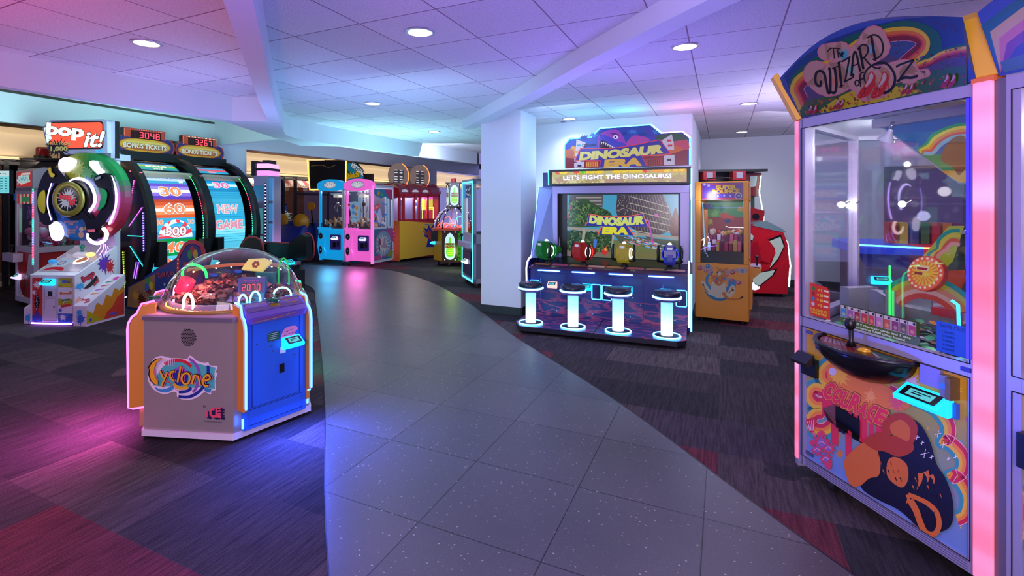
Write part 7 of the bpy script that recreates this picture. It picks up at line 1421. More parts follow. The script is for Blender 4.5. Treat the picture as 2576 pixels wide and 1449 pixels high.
# neon edged prize counter seen through the glass
def counter():
    t = thing('prize_counter_game', 'low counter game with blue and red neon edge, seen through the glass cabinet', 'arcade machine', (3.85, 5.05, 0), -20)
    b = B(); b.prism([(0, 0), (0, .86), (.25, .98), (.8, .98), (.8, 0)], 'x', 0, 1.2, mat('#7a7488', .35, .3)); bd = b.obj('cabinet', t, bev=.01)
    b = B(); b.prism([(-.05, 1.0), (-.05, 1.07), (.8, 1.10), (.8, 1.0)], 'x', -.08, .45, mat('#2a4ae0', .3, 0, .5)); b.prism([(-.05, 1.0), (-.05, 1.07), (.8, 1.10), (.8, 1.0)], 'x', .45, 1.28, mat('#c8284a', .3, 0, .5)); b.obj('coloured_ledge', t)
    b = B(); b.tube([(-.09, -.06, 1.09), (.45, -.06, 1.075)], .008, mat('#40a0ff', .3, 0, 8.)); b.tube([(.45, -.06, 1.075), (1.28, -.06, 1.08)], .008, mat('#ff6a3a', .3, 0, 8.)); b.obj('neon_edge', t); reader(t, (.12, 0, .70), 0, .16)
    for i in range(9):
        x = .30+i*.09; b = B(); b.box(0, .07, 0, .14, 0, .22, mat(['#a82a2a', '#c8b83a', '#2a5a8a', '#3a7a4a', '#b83a3a', '#c88a2a', '#7a3a5a', '#3a6a8a', '#b8302a'][i], .4)); o = b.obj('boxed_prize'); o.location = Matrix.Translation((3.85, 5.05, 0)) @ Matrix.Rotation(R(-20), 4, 'Z') @ Vector((x, .3, 1.09)); o.rotation_euler = (0, 0, R(-20))
        tag(o, 'slim %s boxed prize standing on the neon edged counter, %s from the left' % (['red', 'yellow', 'blue', 'green', 'red', 'amber', 'plum', 'steel blue', 'red'][i], ['first', 'second', 'third', 'fourth', 'fifth', 'sixth', 'seventh', 'eighth', 'ninth'][i]), 'prize', 'boxed prizes on the counter game')
counter()

# ---- blue and pink claw machines side by side at the end of the walkway
def crane(x0, col, cname, lb, side_print):
    O_ = Matrix.Translation((-4.14, 12.26, 0)) @ Matrix.Rotation(R(-22.6), 4, 'Z')
    t = thing('claw_machine', lb, 'arcade machine', O_ @ Vector((x0, 0, 0)), -22.6, 'claw machines at the end of the walkway')
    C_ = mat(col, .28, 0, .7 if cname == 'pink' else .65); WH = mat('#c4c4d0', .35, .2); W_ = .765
    b = B(); b.prism([(0, .12), (-.02, .30), (-.04, .60), (-.05, .86), (.03, .88), (.88, .88), (.88, .12)], 'x', .02, W_-.02, C_); lo = b.obj('moulded_front', t, cname+' moulded lower body', bev=.02)
    b = B(); b.prism([(-.06, .86), (-.06, .905), (.02, .91), (.02, .86)], 'x', .0, .36, C_); b.prism([(-.06, .70), (-.09, .45), (-.03, .2), (.02, .2), (.02, .8)], 'x', .02, .22, C_); b.obj('control_ledge', lo, bev=.012)
    b = B(); b.prism(rrect(.39, .37, .70, .74, .03), 'y', -.064, -.045, mat('#4a3a9a', .25, 0, .15)); b.box(.48, .56, -.075, -.06, .44, .56, BLACK); b.box(.60, .66, -.075, -.06, .46, .58, DARK); b.obj('prize_hatch', lo)
    reader(lo, (.54, -.055, .62), 0, .15, '#d8c8ff', 1.6)
    b = B()
    for z, rx, rz_ in ((.70, .065, .075), (.36, .055, .10)):
        y = -.078 if z > .5 else -.085; b.add([(.12+rx*cos(R(q)), y-.008, z+rz_*sin(R(q))) for q in range(0, 360, 15)], [tuple(range(24))], mat('#8a86a0', .3, .5)); b.add([(.12+rx*.78*cos(R(q)), y-.012, z+rz_*.82*sin(R(q))) for q in range(0, 360, 15)], [tuple(range(24))], mat('#1c1a28', .5)); b.ball((.12, y-.012, z), .018, mat('#6a6a80', .3), n=5)
    b.obj('speaker', lo)
    b = B()
    for x in (0, W_-.05):
        for y in (0, .84): b.box(x, x+.05, y, y+.05, .10, 1.84, (C_ if x == 0 else WH) if y == 0 else WH)
    b.box(0, W_, 0, .05, 1.80, 1.86, WH); b.box(0, .05, .05, .84, 1.80, 1.92, WH); b.box(W_-.05, W_, .05, .84, 1.86, 1.94, WH); b.box(0, W_, .84, .89, 1.80, 1.92, WH); b.box(W_-.05, W_, .05, .84, .88, .93, WH); b.box(W_-.05, W_, .05, .84, .08, .14, WH); b.box(0, W_, 0, .89, 1.9, 1.93, WH); b.box(.0, .02, .05, .84, .1, .88, WH)
    b.obj('frame', t)
    if cname == 'pink': b = B(); b.box(W_-.03, W_+.03, -.03, .02, .08, 1.92, mat('#ff86e0', .3, 0, .85)); b.obj('pink_corner_light', t)
    b = B(); b.box(.05, W_-.05, .02, .024, .9, 1.80, GLASS); b.box(W_-.024, W_-.02, .05, .84, .93, 1.86, GLASS); b.obj('glass', t)
    b = B(); b.box(.05, W_-.05, .85, .86, .88, 1.8, mat('#26384f' if cname == 'blue' else '#5a5468', .4)); [b.box(x, x+.04, .80, .84, .9, 1.8, mat('#a8c8e8', .3, 0, .3)) for x in (.56, .64)]; b.box(.05, W_-.05, .04, .85, .86, .89, GREY); b.obj('inner_panel', t)
    b = B(); pr = [(-.02, 1.84)]+arc(W_/2, 1.93, W_/2+.02, .15, 175, 5, 16)+[(W_+.02, 1.84)]+arc(W_/2, 1.845, W_/2, .05, -10, -170, 10); b.prism(pr, 'y', -.06, .10, C_); m = b.obj('arched_header', t, cname+' arched header', bev=.02)
    b = B(); a = Art(b, (W_/2, -.063, 1.94), (1, 0, 0), (0, 0, 1), 1, .5); a.circ(0, 0, .19, '#5a5a78', .088, n=28); a.circ(0, 0, .18, '#d8dce8', .08, n=28); a.circ(0, 0, .10, '#f4f4fc', .055); a.marks(3, 0, -.03, .06, '#8a90b0', .16); [a.circ(-.13+i*.065, .045-.02*(i % 2), .014, ['#3a8ad8', '#d84a6a', '#3aa86a', '#d8a03a', '#8a5ad8'][i]) for i in range(5)]; a.stroke([(-.12, -.05), (0, -.062), (.12, -.05)], .006, '#3a4a6a'); b.obj('oval_badge', m)
    b = B(); g = random.Random(len(cname)); pc = [mat(c, .7) for c in ('#d8b890', '#a87848', '#e8e0d8', '#3a3a44', '#c88a5a', '#e0a070')]
    for i in range(70):
        x, y = g.uniform(.08, .69), g.uniform(.08, .66); z = .92+g.random()*(.10+.10*(y > .3)); r_ = g.uniform(.035, .055); m_ = g.choice(pc); b.ball((x, y, z), r_, m_, n=4); b.ball((x, y-.02, z+r_), r_*.6, m_, n=4)
    b.obj('plush_prizes', t, kind='stuff')
    cx_ = .30 if cname == 'blue' else .27; b = B(); b.box(.1, .66, .3, .36, 1.70, 1.76, WH); b.box(cx_-.08, cx_+.08, .26, .4, 1.64, 1.72, mat('#e8e0c8', .4, 0, .5)); b.tube([(cx_, .33, 1.66), (cx_, .33, 1.50)], .012, CHROME, 6); b.ball((cx_, .33, 1.48), .05, CHROME if cname == 'blue' else BLACK, n=6)
    for k in range(3): q = R(k*120+20); b.tube([(cx_, .33, 1.47), (cx_+.09*cos(q), .33+.09*sin(q), 1.42), (cx_+.10*cos(q), .33+.10*sin(q), 1.33), (cx_+.05*cos(q), .33+.05*sin(q), 1.27)], .010, CHROME, 6)
    b.obj('claw', t, 'three pronged claw on its gantry')
    b = B(); [b.cyl((x, -.03, .905), .009, .08, BLACK) for x in (.10, .22, .33)]; [b.ball((x, -.03, .99), .018, BLACK, n=5) for x in (.10, .33)]; b.obj('joystick', t)
    b = B(); [caster(b, x, y, .04) for x in (.06, .71) for y in (.05, .83)]; b.obj('casters', t)
    if side_print:
        b = B(); a = Art(b, (W_+.001, 0, 0), (0, 1.22, 0), (0, 0, 1), 1, .12, .35); a.ux = Vector((0, 1.2, 0))
        a.rect(.05, .14, .69, .88, '#3a7aa8'); splat(a, .2, .5, .2, '#2a98c8', 2); splat(a, .6, .7, .25, '#d04a98', 3); a.rect(.05, .14, .3, .25, '#c85aa0'); splat(a, .6, .25, .14, '#8aa82a', 5); a.circ(.37, .52, .29, '#c85aa8', .33, n=30); a.circ(.37, .52, .26, '#7ab0d0', .30, n=30); splat(a, .36, .5, .26, '#e0d4e6', 8, n=16, ry=.28); a.blob([(.2, .38), (.2, .62), (.26, .64), (.28, .5), (.24, .5), (.25, .38)], '#b0306a', 3); a.marks(4, .40, .40, .10, '#a84a80', .24, .1); a.blob([(.30, .42), (.36, .55), (.38, .66), (.43, .66), (.45, .5), (.5, .42)], '#b8a0b8', 3); a.stroke([(.38, .5), (.42, .68), (.36, .76)], .02, '#a898c8', n=3)
        b.obj('side_artwork', t, 'colourful print on the pink machine side'); b = B(); a = Art(b, (W_+.001, 0, 0), (0, 1.22, 0), (0, 0, 1), 1, .12, .35); a.ux = Vector((0, 1.2, 0))
        a.poly(spline([(.05, 1.84), (.06, 1.72), (.15, 1.66), (.3, 1.62), (.45, 1.66), (.56, 1.60), (.69, 1.58)], 4)+[(.69, 1.84)], '#2a8ab8'); splat(a, .2, 1.74, .07, '#d8a02a', 3); splat(a, .32, 1.70, .06, '#3ab86a', 5); a.poly([(.4, 1.84), (.5, 1.70), (.6, 1.60), (.69, 1.59), (.69, 1.84)], '#c83a78'); b.obj('upper_print', t)
        b = B(); a = Art(b, (W_-.018, 0, 0), (0, 1, 0), (0, 0, 1), 1, .35, .3); a.poly([(.08, 1.30), (.30, 1.42), (.28, 1.50), (.05, 1.38)], '#d8303c'); a.marks(4, .19, 1.37, .06, '#f8e8e8', .16, .48); splat(a, .12, 1.25, .10, '#3a9ae0', 4); splat(a, .1, 1.22, .06, '#e03a4a', 6); a.blob([(.24, 1.05), (.22, 1.25), (.30, 1.38), (.38, 1.30), (.40, 1.12), (.34, 1.02)], '#a8a4d8', 3)
        for x, z, r_ in ((.5, 1.48, -.15), (.5, 1.2, .3), (.12, 1.06, 0), (.38, .98, .05)): a.stroke([(x-.09, z-.09*r_), (x+.1, z+.1*r_)], .035, '#2a78d8')
        a.stroke([(.12, 1.3), (.25, 1.15), (.3, .98)], .012, '#f0f0f8', n=3); b.obj('window_print', t)
    else:
        pass
    if cname == 'pink':
        b = B(); a = Art(b, (.0, .018, 0), (1, 0, 0), (0, 0, 1), 1, .3, .3); a.blob([(.05, 1.45), (.10, 1.52), (.3, 1.54), (.38, 1.45), (.37, 1.25), (.34, 1.08), (.22, 1.04), (.12, 1.08), (.13, 1.28)], '#a8d0f0', 4); a.circ(.08, 1.46, .035, '#d83a3a'); splat(a, .2, 1.42, .07, '#3a8ae0', 2); splat(a, .3, 1.38, .06, '#e0a84a', 5); splat(a, .2, 1.28, .06, '#4aa0e8', 7); splat(a, .28, 1.24, .05, '#d87a3a', 8); a.circ(.24, 1.42, .02, '#c83a4a'); a.marks(5, .24, 1.11, .07, '#4a88d0', .2); b.obj('blue_sticker', t, 'blue cartoon-free sticker on the glass'.replace('cartoon-free ', ''))
    l = bpy.data.lights.new('lamp', 'POINT'); l.energy = 14; l.color = (1, .97, .95); l.shadow_soft_size = .08; o = bpy.data.objects.new('case_light', l); COL.objects.link(o); o.parent = t; o.location = (.4, .35, 1.74)
    l = bpy.data.lights.new('lamp', 'AREA'); l.size = .5; l.energy = 9; l.color = (.1, .55, 1) if cname == 'blue' else (1, .2, .7); o = bpy.data.objects.new('body_glow', l); COL.objects.link(o); o.parent = t; o.location = (.4, -.12, .5); o.rotation_euler = (R(-60), 0, 0)
crane(0, '#12a8f0', 'blue', 'bright blue claw machine, left of the pink one', False)
crane(.812, '#ff6ad8', 'pink', 'bright pink claw machine, right of the blue one', True)

# ---- red four-bay cabinet with a yellow side, two round signs on top
def redcab():
    t = thing('basketball_arcade_game', 'red windowed game with yellow side panel and two round signs on top', 'arcade machine', (-2.24, 12.64, 0), 50)
    RD = mat('#a81c2c', .35); YL = mat('#d8a82c', .45); W_ = 1.46
    b = B(); b.box(0, W_, 0, .6, .06, 1.03, RD); b.prism([(x, z) for x, z in ((.0, .06), (0, 1.05), (1.30, .95), (1.30, .10))], 'y', -.03, 0, YL); bs = b.obj('lower_body', t)
    b = B(); b.box(-.02, 0, -.03, .6, .02, 1.05, mat('#b86a1c', .5)); b.obj('edge_board', bs)
    b = B(); a = Art(b, (0, -.031, 0), (1, 0, 0), (0, 0, 1), 1, .05, .4)
    a.poly([(1.30, .30), (.92, .32), (.98, .55), (.86, .62), (.93, .70), (.80, .86), (.95, .80), (1.0, .92), (1.08, .82), (1.30, 1.05)], '#2a3ac0'); a.poly([(.84, .76), (.95, .70), (1.0, .80), (1.1, .66), (1.1, .48), (.98, .56), (1.0, .62), (.9, .66)], '#e85a2a'); a.stroke([(.82, .78), (.88, .60), (.95, .62)], .03, '#2a3ac0'); a.circ(1.2, .66, .14, '#d8303a', .16); a.circ(1.2, .66, .11, '#e8e0e8', .13); a.marks(4, 1.2, .68, .06, '#2a2a50', .18); a.marks(3, 1.2, .59, .06, '#2a2a50', .15); a.stroke([(.86, .93), (1.25, .90)], .02, '#5ab0f0'); b.obj('yellow_side_print', bs)
    b = B(); xs = (0, .14, .50, .66, .98, 1.40)
    for x in xs: b.box(x, x+.06, .0, .05, 1.03, 1.72, RD)
    b.box(0, W_, 0, .05, 1.03, 1.08, RD); b.box(0, W_, 0, .05, 1.66, 1.75, RD); b.box(0, .04, .05, .6, 1.66, 1.75, RD); b.box(W_-.04, W_, .05, .6, 1.03, 1.75, RD); b.box(0, W_, .58, .6, 1.03, 1.7, mat('#4a4a70', .4)); b.obj('window_frame', t)
    b = B(); b.box(.05, W_-.05, .02, .024, 1.08, 1.66, GLASS); b.obj('glass', t)
    b = B(); [b.tube([(x, .3, 1.05), (x, .3, 1.45)], .05, mat('#7a88c8', .3, 0, .25), 10) for x in (.32, .82)]; [b.ball((x, .3, 1.50), .08, mat('#5a78e0', .3, 0, .4), n=6) for x in (.32, .82)]; b.box(1.05, 1.38, .2, .3, 1.30, 1.60, mat('#f0d83a', .3, 0, .8)); b.box(1.05, 1.38, .2, .3, 1.60, 1.68, mat('#ff6ad0', .3, 0, .9)); b.tube([(.9, .1, 1.05), (.9, .1, 1.36), (1.3, .1, 1.38), (1.3, .1, 1.05)], .012, mat('#d8e84a', .3, 0, 2.5)); b.obj('inner_play_parts', t)
    b = B(); n = 10
    for i in range(4):
        x0, x1 = .02+i*.365, .02+(i+1)*.365-.03
        for k in range(n):
            q0, q1 = R(k*90/n), R((k+1)*90/n); P = lambda x, q: (x, .36-.36*cos(q), 1.75+.26*sin(q)); b.add([P(x0, q0), P(x1, q0), P(x1, q1), P(x0, q1)], [(0, 1, 2, 3)], mat('#8a2a4a' if k > 4 else '#a05a78', .2, 0, .12), True)
        for x in (x0-.012, x1+.012): b.tube([(x, .35-.37*cos(R(q)), 1.75+.27*sin(R(q))) for q in range(0, 91, 15)], .012, RD, 6)
    b.box(0, W_, .35, .6, 1.75, 2.0, RD); cz = b.obj('barrel_canopy', t, 'red barrel canopy with four bays')
    b = B()
    for i in range(3): b.add([(.2+i*.36+.11*cos(R(q)), -.006+.01, 1.80+.055*sin(R(q))) for q in range(0, 360, 20)], [tuple(range(18))], mat('#e0d8e8', .3, 0, .4)); 
    b.obj('oval_badge', cz)
    for i, (x, r_) in enumerate(((.15, .38), (.90, .39))):
        b = B(); M = Matrix.Translation((x+.12, .32, 2.22)); b.M = M; b.cyl((0, 0, 0), r_*.86, .05, mat('#bfa294', .4, 0, .22), 'y', 36); s_ = b.obj('round_sign', t, 'round brown sign with white dashes')
        b = B(M); b.tube([(r_*.88*cos(R(q)), .0, r_*.88*sin(R(q))) for q in range(-50, 71, 10)], .011, mat('#ff6a2a', .3, 0, 4.)); b.obj('orange_neon', s_, 'orange neon edge')
        b = B(M); a = Art(b, (0, -.001, 0), (1, 0, 0), (0, 0, 1), 1, .6); a.poly([(-.16, .15), (.16, .15), (.16, -.05), (.06, -.2), (-.20, -.2), (-.14, -.05)], '#8a7a74', .05)
        for k in range(5):
            for sx in (-.10, .07): z = .13-k*.065-(.04 if k > 1 else 0); a.rect(sx-.05, z, sx+.05, z+.022, '#ffffff'); a.k -= a.st
        b.obj('sign_dashes', s_)
    l = bpy.data.lights.new('lamp', 'AREA'); l.size = .6; l.energy = 25; l.color = (1, .9, .95); o = bpy.data.objects.new('case_light', l); COL.objects.link(o); o.parent = t; o.location = (.73, .3, 1.64)
redcab()
# ---- small domed game with bottle-shaped green signs
def domed():
    t = thing('dome_arcade_game', 'small octagonal dome game with glowing green bottle-shaped signs and red beacon', 'arcade machine', (-.80, 12.1, 0), -8)
    BR = mat('#3a2420', .4)
    def oct_(r, f=1): return [(r*cos(R(22.5+45*k)), r*sin(R(22.5+45*k))) for k in range(8)]
    b = B(); b.prism(oct_(.50), 'z', .12, .86, mat('#5a1c14', .4)); cb = b.obj('cabinet', t, bev=.006)
    b = B(); b.prism(oct_(.56), 'z', .86, .90, mat('#c04a3a', .3, 0, .3)); b.obj('rim', t)
    b = B(); cols = ['#3aa828', '#d8a020', '#c8301c', '#3aa828']
    for k, (an, c) in enumerate(((-90, '#2a1a16'), (-45, '#3fae28'), (-135, '#d8a020'), (180, '#a8301c'), (0, '#3fae28'))):
        M = Matrix.Rotation(R(an+90), 4, 'Z'); o_ = b.M; b.M = M; d = .5*cos(R(22.5))+.004; b.box(-.185, .185, -d, -d+.01, .14, .85, mat(c, .4, 0, .08))
        if c == '#3fae28': [b.box(-.18+.09*(j % 2)*.5+i*.09, -.18+.09*(j % 2)*.5+i*.09+.082, -d-.003, -d, .15+j*.05, .193+j*.05, mat('#58d03a', .4, 0, .2)) for i in range(4) for j in range(14)]
        b.M = o_
    b.obj('side_panels', cb)
    def bottle(M, s, nm, par):
        b = B(M); a = Art(b, (0, 0, 0), (1, 0, 0), (0, 0, 1), s, .8, .3); a.poly([(-.16, -.38), (.16, -.38), (.16, .38), (-.16, .38)], '#2a1a16', .0)
        for x in (-.13, .13):
            for z in (-.34, .34): a.circ(x, z, .012, '#ffffff', e=2.); a.k -= a.st
        a.blob([(0, -.34), (.12, -.26), (.13, 0), (.11, .2), (0, .32), (-.11, .2), (-.13, 0), (-.12, -.26)], '#c8e8f0', 5); a.blob([(0, -.27), (.09, -.22), (.085, -.05), (.04, .06), (.02, .2), (-.02, .2), (-.04, .06), (-.085, -.05), (-.09, -.22)], '#6ad82a', 5)
        for i in range(4): a.rect(-.08, -.22+i*.045, .08, -.20+i*.045, '#d8f03a')
        a.rect(-.11, .015, .11, .07, '#5a3a18'); a.marks(5, 0, .02, .045, '#e8b83a', .2); a.rect(-.11, -.055, .11, -.005, '#5a3a18'); a.marks(5, 0, -.05, .04, '#e8a83a', .2)
        return b.obj(nm, par, 'glowing green bottle-shaped sign')
    bottle(Matrix.Translation((0, -.475, .50)), .95, 'lit_sign', cb)
    b = B(); b.box(-.47, -.33, -.40, -.30, .60, .84, BLACK); b.obj('hopper', t); reader(t, (-.44, -.25, .52), -45, .12)
    b = B(); b.lathe([(.48*cos(R(q)), .50*sin(R(q))) for q in (0, 10, 20, 32, 44, 56, 68, 80)], (0, 0, .90), GLASS, 40); b.obj('dome', t, 'clear dome')
    b = B()
    for k in range(8):
        an = R(22.5+45*k); b.tube([(.485*cos(R(q))*cos(an), .485*cos(R(q))*sin(an), .90+.51*sin(R(q))) for q in range(0, 85, 12)], .014, BLACK if k % 2 else mat('#c8c8d8', .3), 6)
        for q in (20, 45, 65): b.ball((.50*cos(R(q))*cos(an), .50*cos(R(q))*sin(an), .90+.525*sin(R(q))), .012, mat('#ffffff', .3, 0, 3.), n=4)
    b.obj('dome_rib', t)
    b = B(); b.cyl((0, 0, .90), .44, .02, mat('#d84a3a', .3, 0, .5), n=32)
    for rr_, c in ((.40, '#ff4a2a'), (.28, '#ff6a8a')): b.tube([(rr_*cos(R(q)), rr_*sin(R(q)), .95+.06*sin(R(q*3))) for q in range(0, 360, 15)], .012, mat(c, .3, 0, 3.), 6, True)
    b.tube([(-.3, -.15, .95), (-.22, -.1, 1.14), (-.1, -.1, 1.18), (0, -.1, 1.0)], .012, mat('#ff5a4a', .3, 0, 3.)); b.tube([(.05, -.2, .95), (.1, -.15, 1.15), (.22, -.1, 1.2), (.3, -.1, .97)], .012, mat('#4af0e0', .3, 0, 3.)); b.cyl((0, .05, .92), .06, .35, mat('#b8a0e0', .3, 0, .5)); b.obj('light_track', t)
    b = B(); b.prism([(.20*cos(R(60*k)), .20*sin(R(60*k))) for k in range(6)], 'z', 1.38, 1.42, BLACK); b.prism([(.15*cos(R(60*k)), .15*sin(R(60*k))) for k in range(6)], 'z', 1.42, 1.98, BLACK); b.box(-.19, .19, -.16, .16, 1.98, 2.0, BLACK); tw = b.obj('tower', t)
    bottle(Matrix.Translation((.04, -.165, 1.70)) @ Matrix.Rotation(R(8), 4, 'Z'), .76, 'bottle_sign', tw); bottle(Matrix.Translation((-.135, -.12, 1.70)) @ Matrix.Rotation(R(-62), 4, 'Z'), .74, 'bottle_sign', tw)
    b = B(); b.cyl((.0, 0, 2.0), .05, .10, mat('#c81420', .25, 0, .5)); b.cyl((-.05, 0, 2.0), .035, .095, mat('#c81420', .25, 0, .5)); b.obj('red_beacon', t, 'red beacon')
    b = B(); [caster(b, .38*cos(R(q)), .38*sin(R(q)), .045) for q in (-95, 180, 0, 90)]; b.obj('casters', t)
    l = bpy.data.lights.new('lamp', 'POINT'); l.energy = 6; l.color = (.6, 1, .15); l.shadow_soft_size = .1; o = bpy.data.objects.new('sign_glow', l); COL.objects.link(o); o.parent = t; o.location = (.1, -.75, .35)
domed()
# ---- tall white key game with cyan edge light beside the pillar
def keygame():
    t = thing('prize_key_game', 'tall narrow white prize machine with cyan edge lights, left of the pillar', 'arcade machine', (-.475, 9.57, 0), -73.9)
    WH = mat('#a8a4b8', .35, .2); CY = mat('#5adcff', .3, 0, 1.6); W_ = .83; D_ = .80
    b = B()
    for x in (0, W_-.06):
        for y in (0, D_-.06): b.box(x, x+.06, y, y+.06, .08, 1.93, WH)
    for z0, z1 in ((.08, .16), (.78, .95), (1.84, 1.94)): b.box(.0, W_, 0, .05, z0, z1, WH); b.box(W_-.05, W_, 0, D_, z0, z1, WH)
    b.box(0, W_, 0, D_, 1.90, 1.94, WH); b.box(.03, W_-.03, .03, D_, .12, .80, mat('#7a7490', .4)); b.obj('frame', t)
    b = B(); [b.box(x, x+.03, -.012, 0, .10, 1.90, CY) for x in (0, W_-.03)]; b.box(0, W_, -.012, 0, 1.87, 1.90, CY); b.box(0, W_, -.012, 0, .10, .13, CY); b.obj('edge_light', t, 'cyan edge light')
    b = B(); b.box(.06, W_-.06, .02, .024, .95, 1.84, GLASS); b.box(W_-.02, W_-.016, .06, D_-.06, .95, 1.84, GLASS); b.obj('glass', t)
    b = B(); b.box(.06, W_-.06, D_-.1, D_-.06, .9, 1.84, mat('#4a6a8a', .4)); [b.box(.08, .12, y, y+.02, .95, 1.84, mat('#e8f8ff', .3, 0, 1.)) for y in (.06,)]; b.obj('back_panel', t)
    b = B(); a = Art(b, (.06, .015, 1.60), (1, 0, 0), (0, 0, 1), 1, .4); a.rect(0, 0, .71, .24, '#2a98d8'); a.rect(.15, .01, .58, .23, '#1a2a5a'); a.marks(3, .35, .12, .09, '#e8f0ff', .38); a.marks(4, .35, .02, .08, '#e8f0ff', .4); b.obj('window_header', t)
    b = B(); b.box(.12, .70, -.02, .0, .20, .62, mat('#2c2a50', .3)); b.box(-.12 if False else .05, .78, -.10, 0, .70, .80, WH); cs = b.obj('console', t, bev=.004); reader(cs, (.42, -.02, .40), 0, .24, '#e8e0ff', 1.4); b = B(); b.cyl((.2, -.06, .80), .015, .10, BLACK); b.ball((.2, -.06, .91), .03, BLACK, n=6); b.obj('joystick', cs)
    b = B(); a = Art(b, (W_+.001, 0, 0), (0, 1, 0), (0, 0, 1), 1, .2); a.rect(.25, .16, .72, .78, '#3a5a98'); a.rect(.3, .3, .7, .42, '#2a88c8'); a.rect(.3, 1.70, .75, 1.84, '#2aa8d8'); a.rect(.3, .46, .7, .5, '#8a8ab0'); b.obj('side_print', t)
    b = B(); b.ball((.62, .5, 1.02), .12, mat('#d8301c', .4, 0, .3), n=6); b.ball((.62, .5, 1.25), .10, mat('#e8e8f0', .4, 0, .4), n=6); b.ball((.55, .4, 1.5), .10, mat('#2aa8d8', .4, 0, .3), n=6); b.obj('prizes', t)
    b = B(); [caster(b, x, y, .04) for x in (.08, .76) for y in (.08, .70)]; b.obj('casters', t)
keygame()
# ---- wall television, round lettered sign, rounded blue ride with yellow seats
t = thing('television', 'large dark wall screen with warm yellow light frame, above the blue claw machine', 'television', (-4.76, 13.3, 2.25), -10)
b = B(); b.box(0, 1.03, 0, .07, -.36, .38, BLACK); b.obj('screen', t, bev=.006); b = B(); WY = mat('#ffc24a', .3, 0, 2.6)
b.tube([(-.05, .0, .41), (.02, .0, -.39), (1.04, .0, -.39), (1.06, .0, .41)], .020, WY); b.tube([(-.05, .0, .41), (1.06, .0, .41)], .008, mat('#ffe0a0', .3, 0, 1.2)); b.obj('light_frame', t, 'warm yellow light frame')
b = B(); b.tube([(.44, .05, .30), (.44, .05, .75)], .02, DARK); b.obj('ceiling_pole', t); b = B(); a = Art(b, (.66, -.001, -.16), (1, 0, 0), (0, 0, 1), 1, .5); a.rect(0, 0, .1, .014, '#c8c020'); a.stroke([(-.6, .40), (-.3, .42), (-.1, .36), (.1, .42)], .02, '#5a4a34', n=3); b.obj('status_text', t)
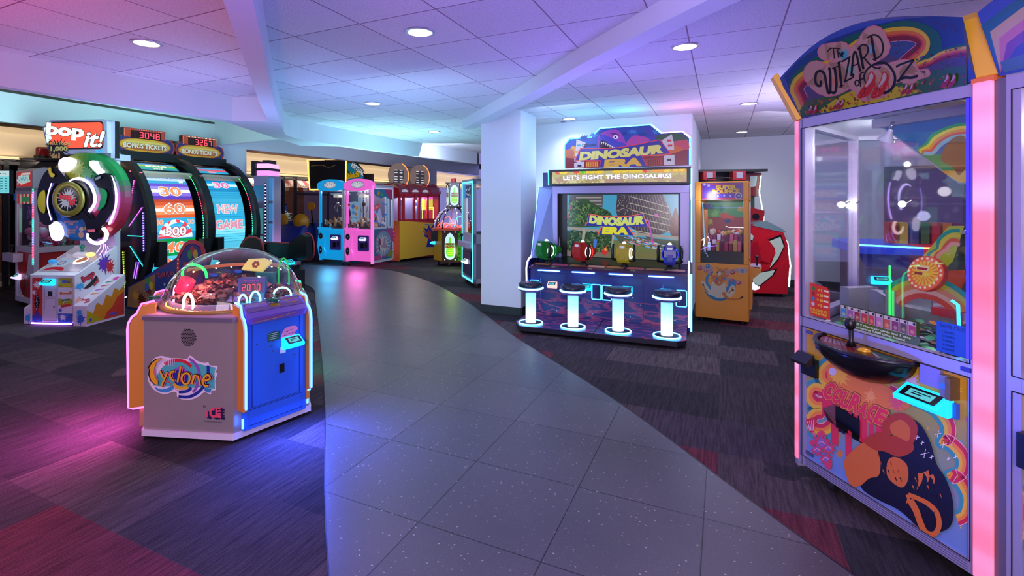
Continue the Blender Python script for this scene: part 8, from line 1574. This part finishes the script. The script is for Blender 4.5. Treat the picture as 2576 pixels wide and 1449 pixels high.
def ride():
    t = thing('simulator_ride', 'rounded dark blue ride pod with yellow scoop seats, left of the blue claw machine', 'ride', (-5.08, 12.75, 0), -12)
    NB = mat('#122c86', .3); YL = mat('#c88a14', .35)
    b = B(); rings = []
    for i in range(15):
        x = -.62+i*.083; k = max(0, 1-((x-.0)/.66)**2)**.5 if x < 0 else 1-.05*x; hgt = .30+.62*k; rings.append([(x, -.45*k*cos(R(q))*(1), .08+hgt*sin(R(q))) for q in range(0, 181, 15)])
    b.ring(rings, NB); pd = b.obj('pod', t, 'rounded blue pod'); b = B(); b.box(-.1, .58, .3, .45, .05, .98, mat('#16307e', .35)); b.tube([(.5, .3, .9), (.5, .22, 1.42)], .02, BLACK); b.box(-.5, .58, -.4, .5, .0, .12, BLACK); b.obj('rear_wall', t)
    b = B(); b.ring([[(x, -.455*max(0, 1-(x/.66)**2)**.5*cos(R(q))-.004, .084+(.305+.622*max(0, 1-(x/.66)**2)**.5)*sin(R(q))) for q in range(20, 75, 9)] for x in (-.58, -.5, -.42, -.34, -.26, -.18)], mat('#3a3f5c', .35), cap=False); b.obj('grey_panel', pd)
    b = B(); a = Art(b, (-.33, -.46, .42), (1, .0, 0), (0, .25, 1), 1, .7, .3)
    for q in ([(-.03, -.12), (.05, -.12), (.06, .02), (.14, .20), (.09, .22), (.0, .05)], [(.08, .20), (.11, .34), (.15, .36), (.13, .2)], [(.12, .19), (.22, .32), (.25, .30), (.16, .17)], [(-.02, .02), (-.12, .10), (-.10, .14), (.02, .08)], [(.05, .0), (.14, -.06), (.12, -.1), (.04, -.06)]): a.blob(q, '#ffffff', 3); a.k -= a.st
    b.obj('white_print', pd, 'white splash mark')
    for x, y, z, rz in ((-.18, -.10, 1.02, -20), (.42, -.15, 1.02, 15)):
        M = Matrix.Translation((x, y, z)) @ Matrix.Rotation(R(rz), 4, 'Z') @ Matrix.Rotation(R(25), 4, 'Y'); b = B(M); b.lathe([(.01, -.02), (.12, 0), (.19, .04), (.21, .09), (.20, .10), (.17, .05), (.1, .015), (.0, .0)], (0, 0, 0), YL, 24, 'y'); s_ = b.obj('scoop_seat', t, 'mustard yellow scoop seat')
    b = B(); b.box(.05, .25, -.1, .1, .85, 1.06, mat('#2a4a9a', .4)); b.obj('centre_console', t)
    b = B(); b.cyl((.50, .2, 1.42), .10, .04, mat('#c87a14', .4), 'y'); b.obj('round_knob', t)
def polesign():
    t = thing('sign_on_post', 'teal sign reading Virtual Rabbids rising behind the two claw machines', 'sign', (-4.05, 13.9, 0), -8)
    b = B(); b.prism([(.0, 2.15), (.02, 2.60), (.38, 2.66), (.58, 2.45), (.66, 2.2), (.5, 2.08)], 'y', .0, .07, mat('#1a2430', .4)); sg = b.obj('sign_board', t)
    b = B(); a = Art(b, (-.37, -.001, .18), (1, 0, 0), (0, 0, 1), 1, .4); a.poly([(.38, 1.99), (.40, 2.41), (.74, 2.46), (.93, 2.26), (1.0, 2.03), (.86, 1.92)], '#1c88a8'); splat(a, .5, 2.15, .15, '#18586a', 4); a.text('VIRTUAL', .79, 2.22, .12, '#f4f4f8', w=.46, bold=.05, rot=-.65, out=[(.05, '#10141c')]); a.text('Rabbids', .64, 2.02, .15, '#e8b81c', w=.48, bold=.05, rot=.2, out=[(.05, '#10141c')]); b.obj('sign_lettering', sg, 'sign reading Virtual Rabbids')
    b = B(); b.box(.3, .36, .07, .13, 0, 2.4, DARK); b.box(.13, .53, -.05, .25, 0, .02, DARK); b.box(.62, .85, .08, .2, 1.6, 2.32, BLACK); b.obj('post', t)
polesign()
ride()
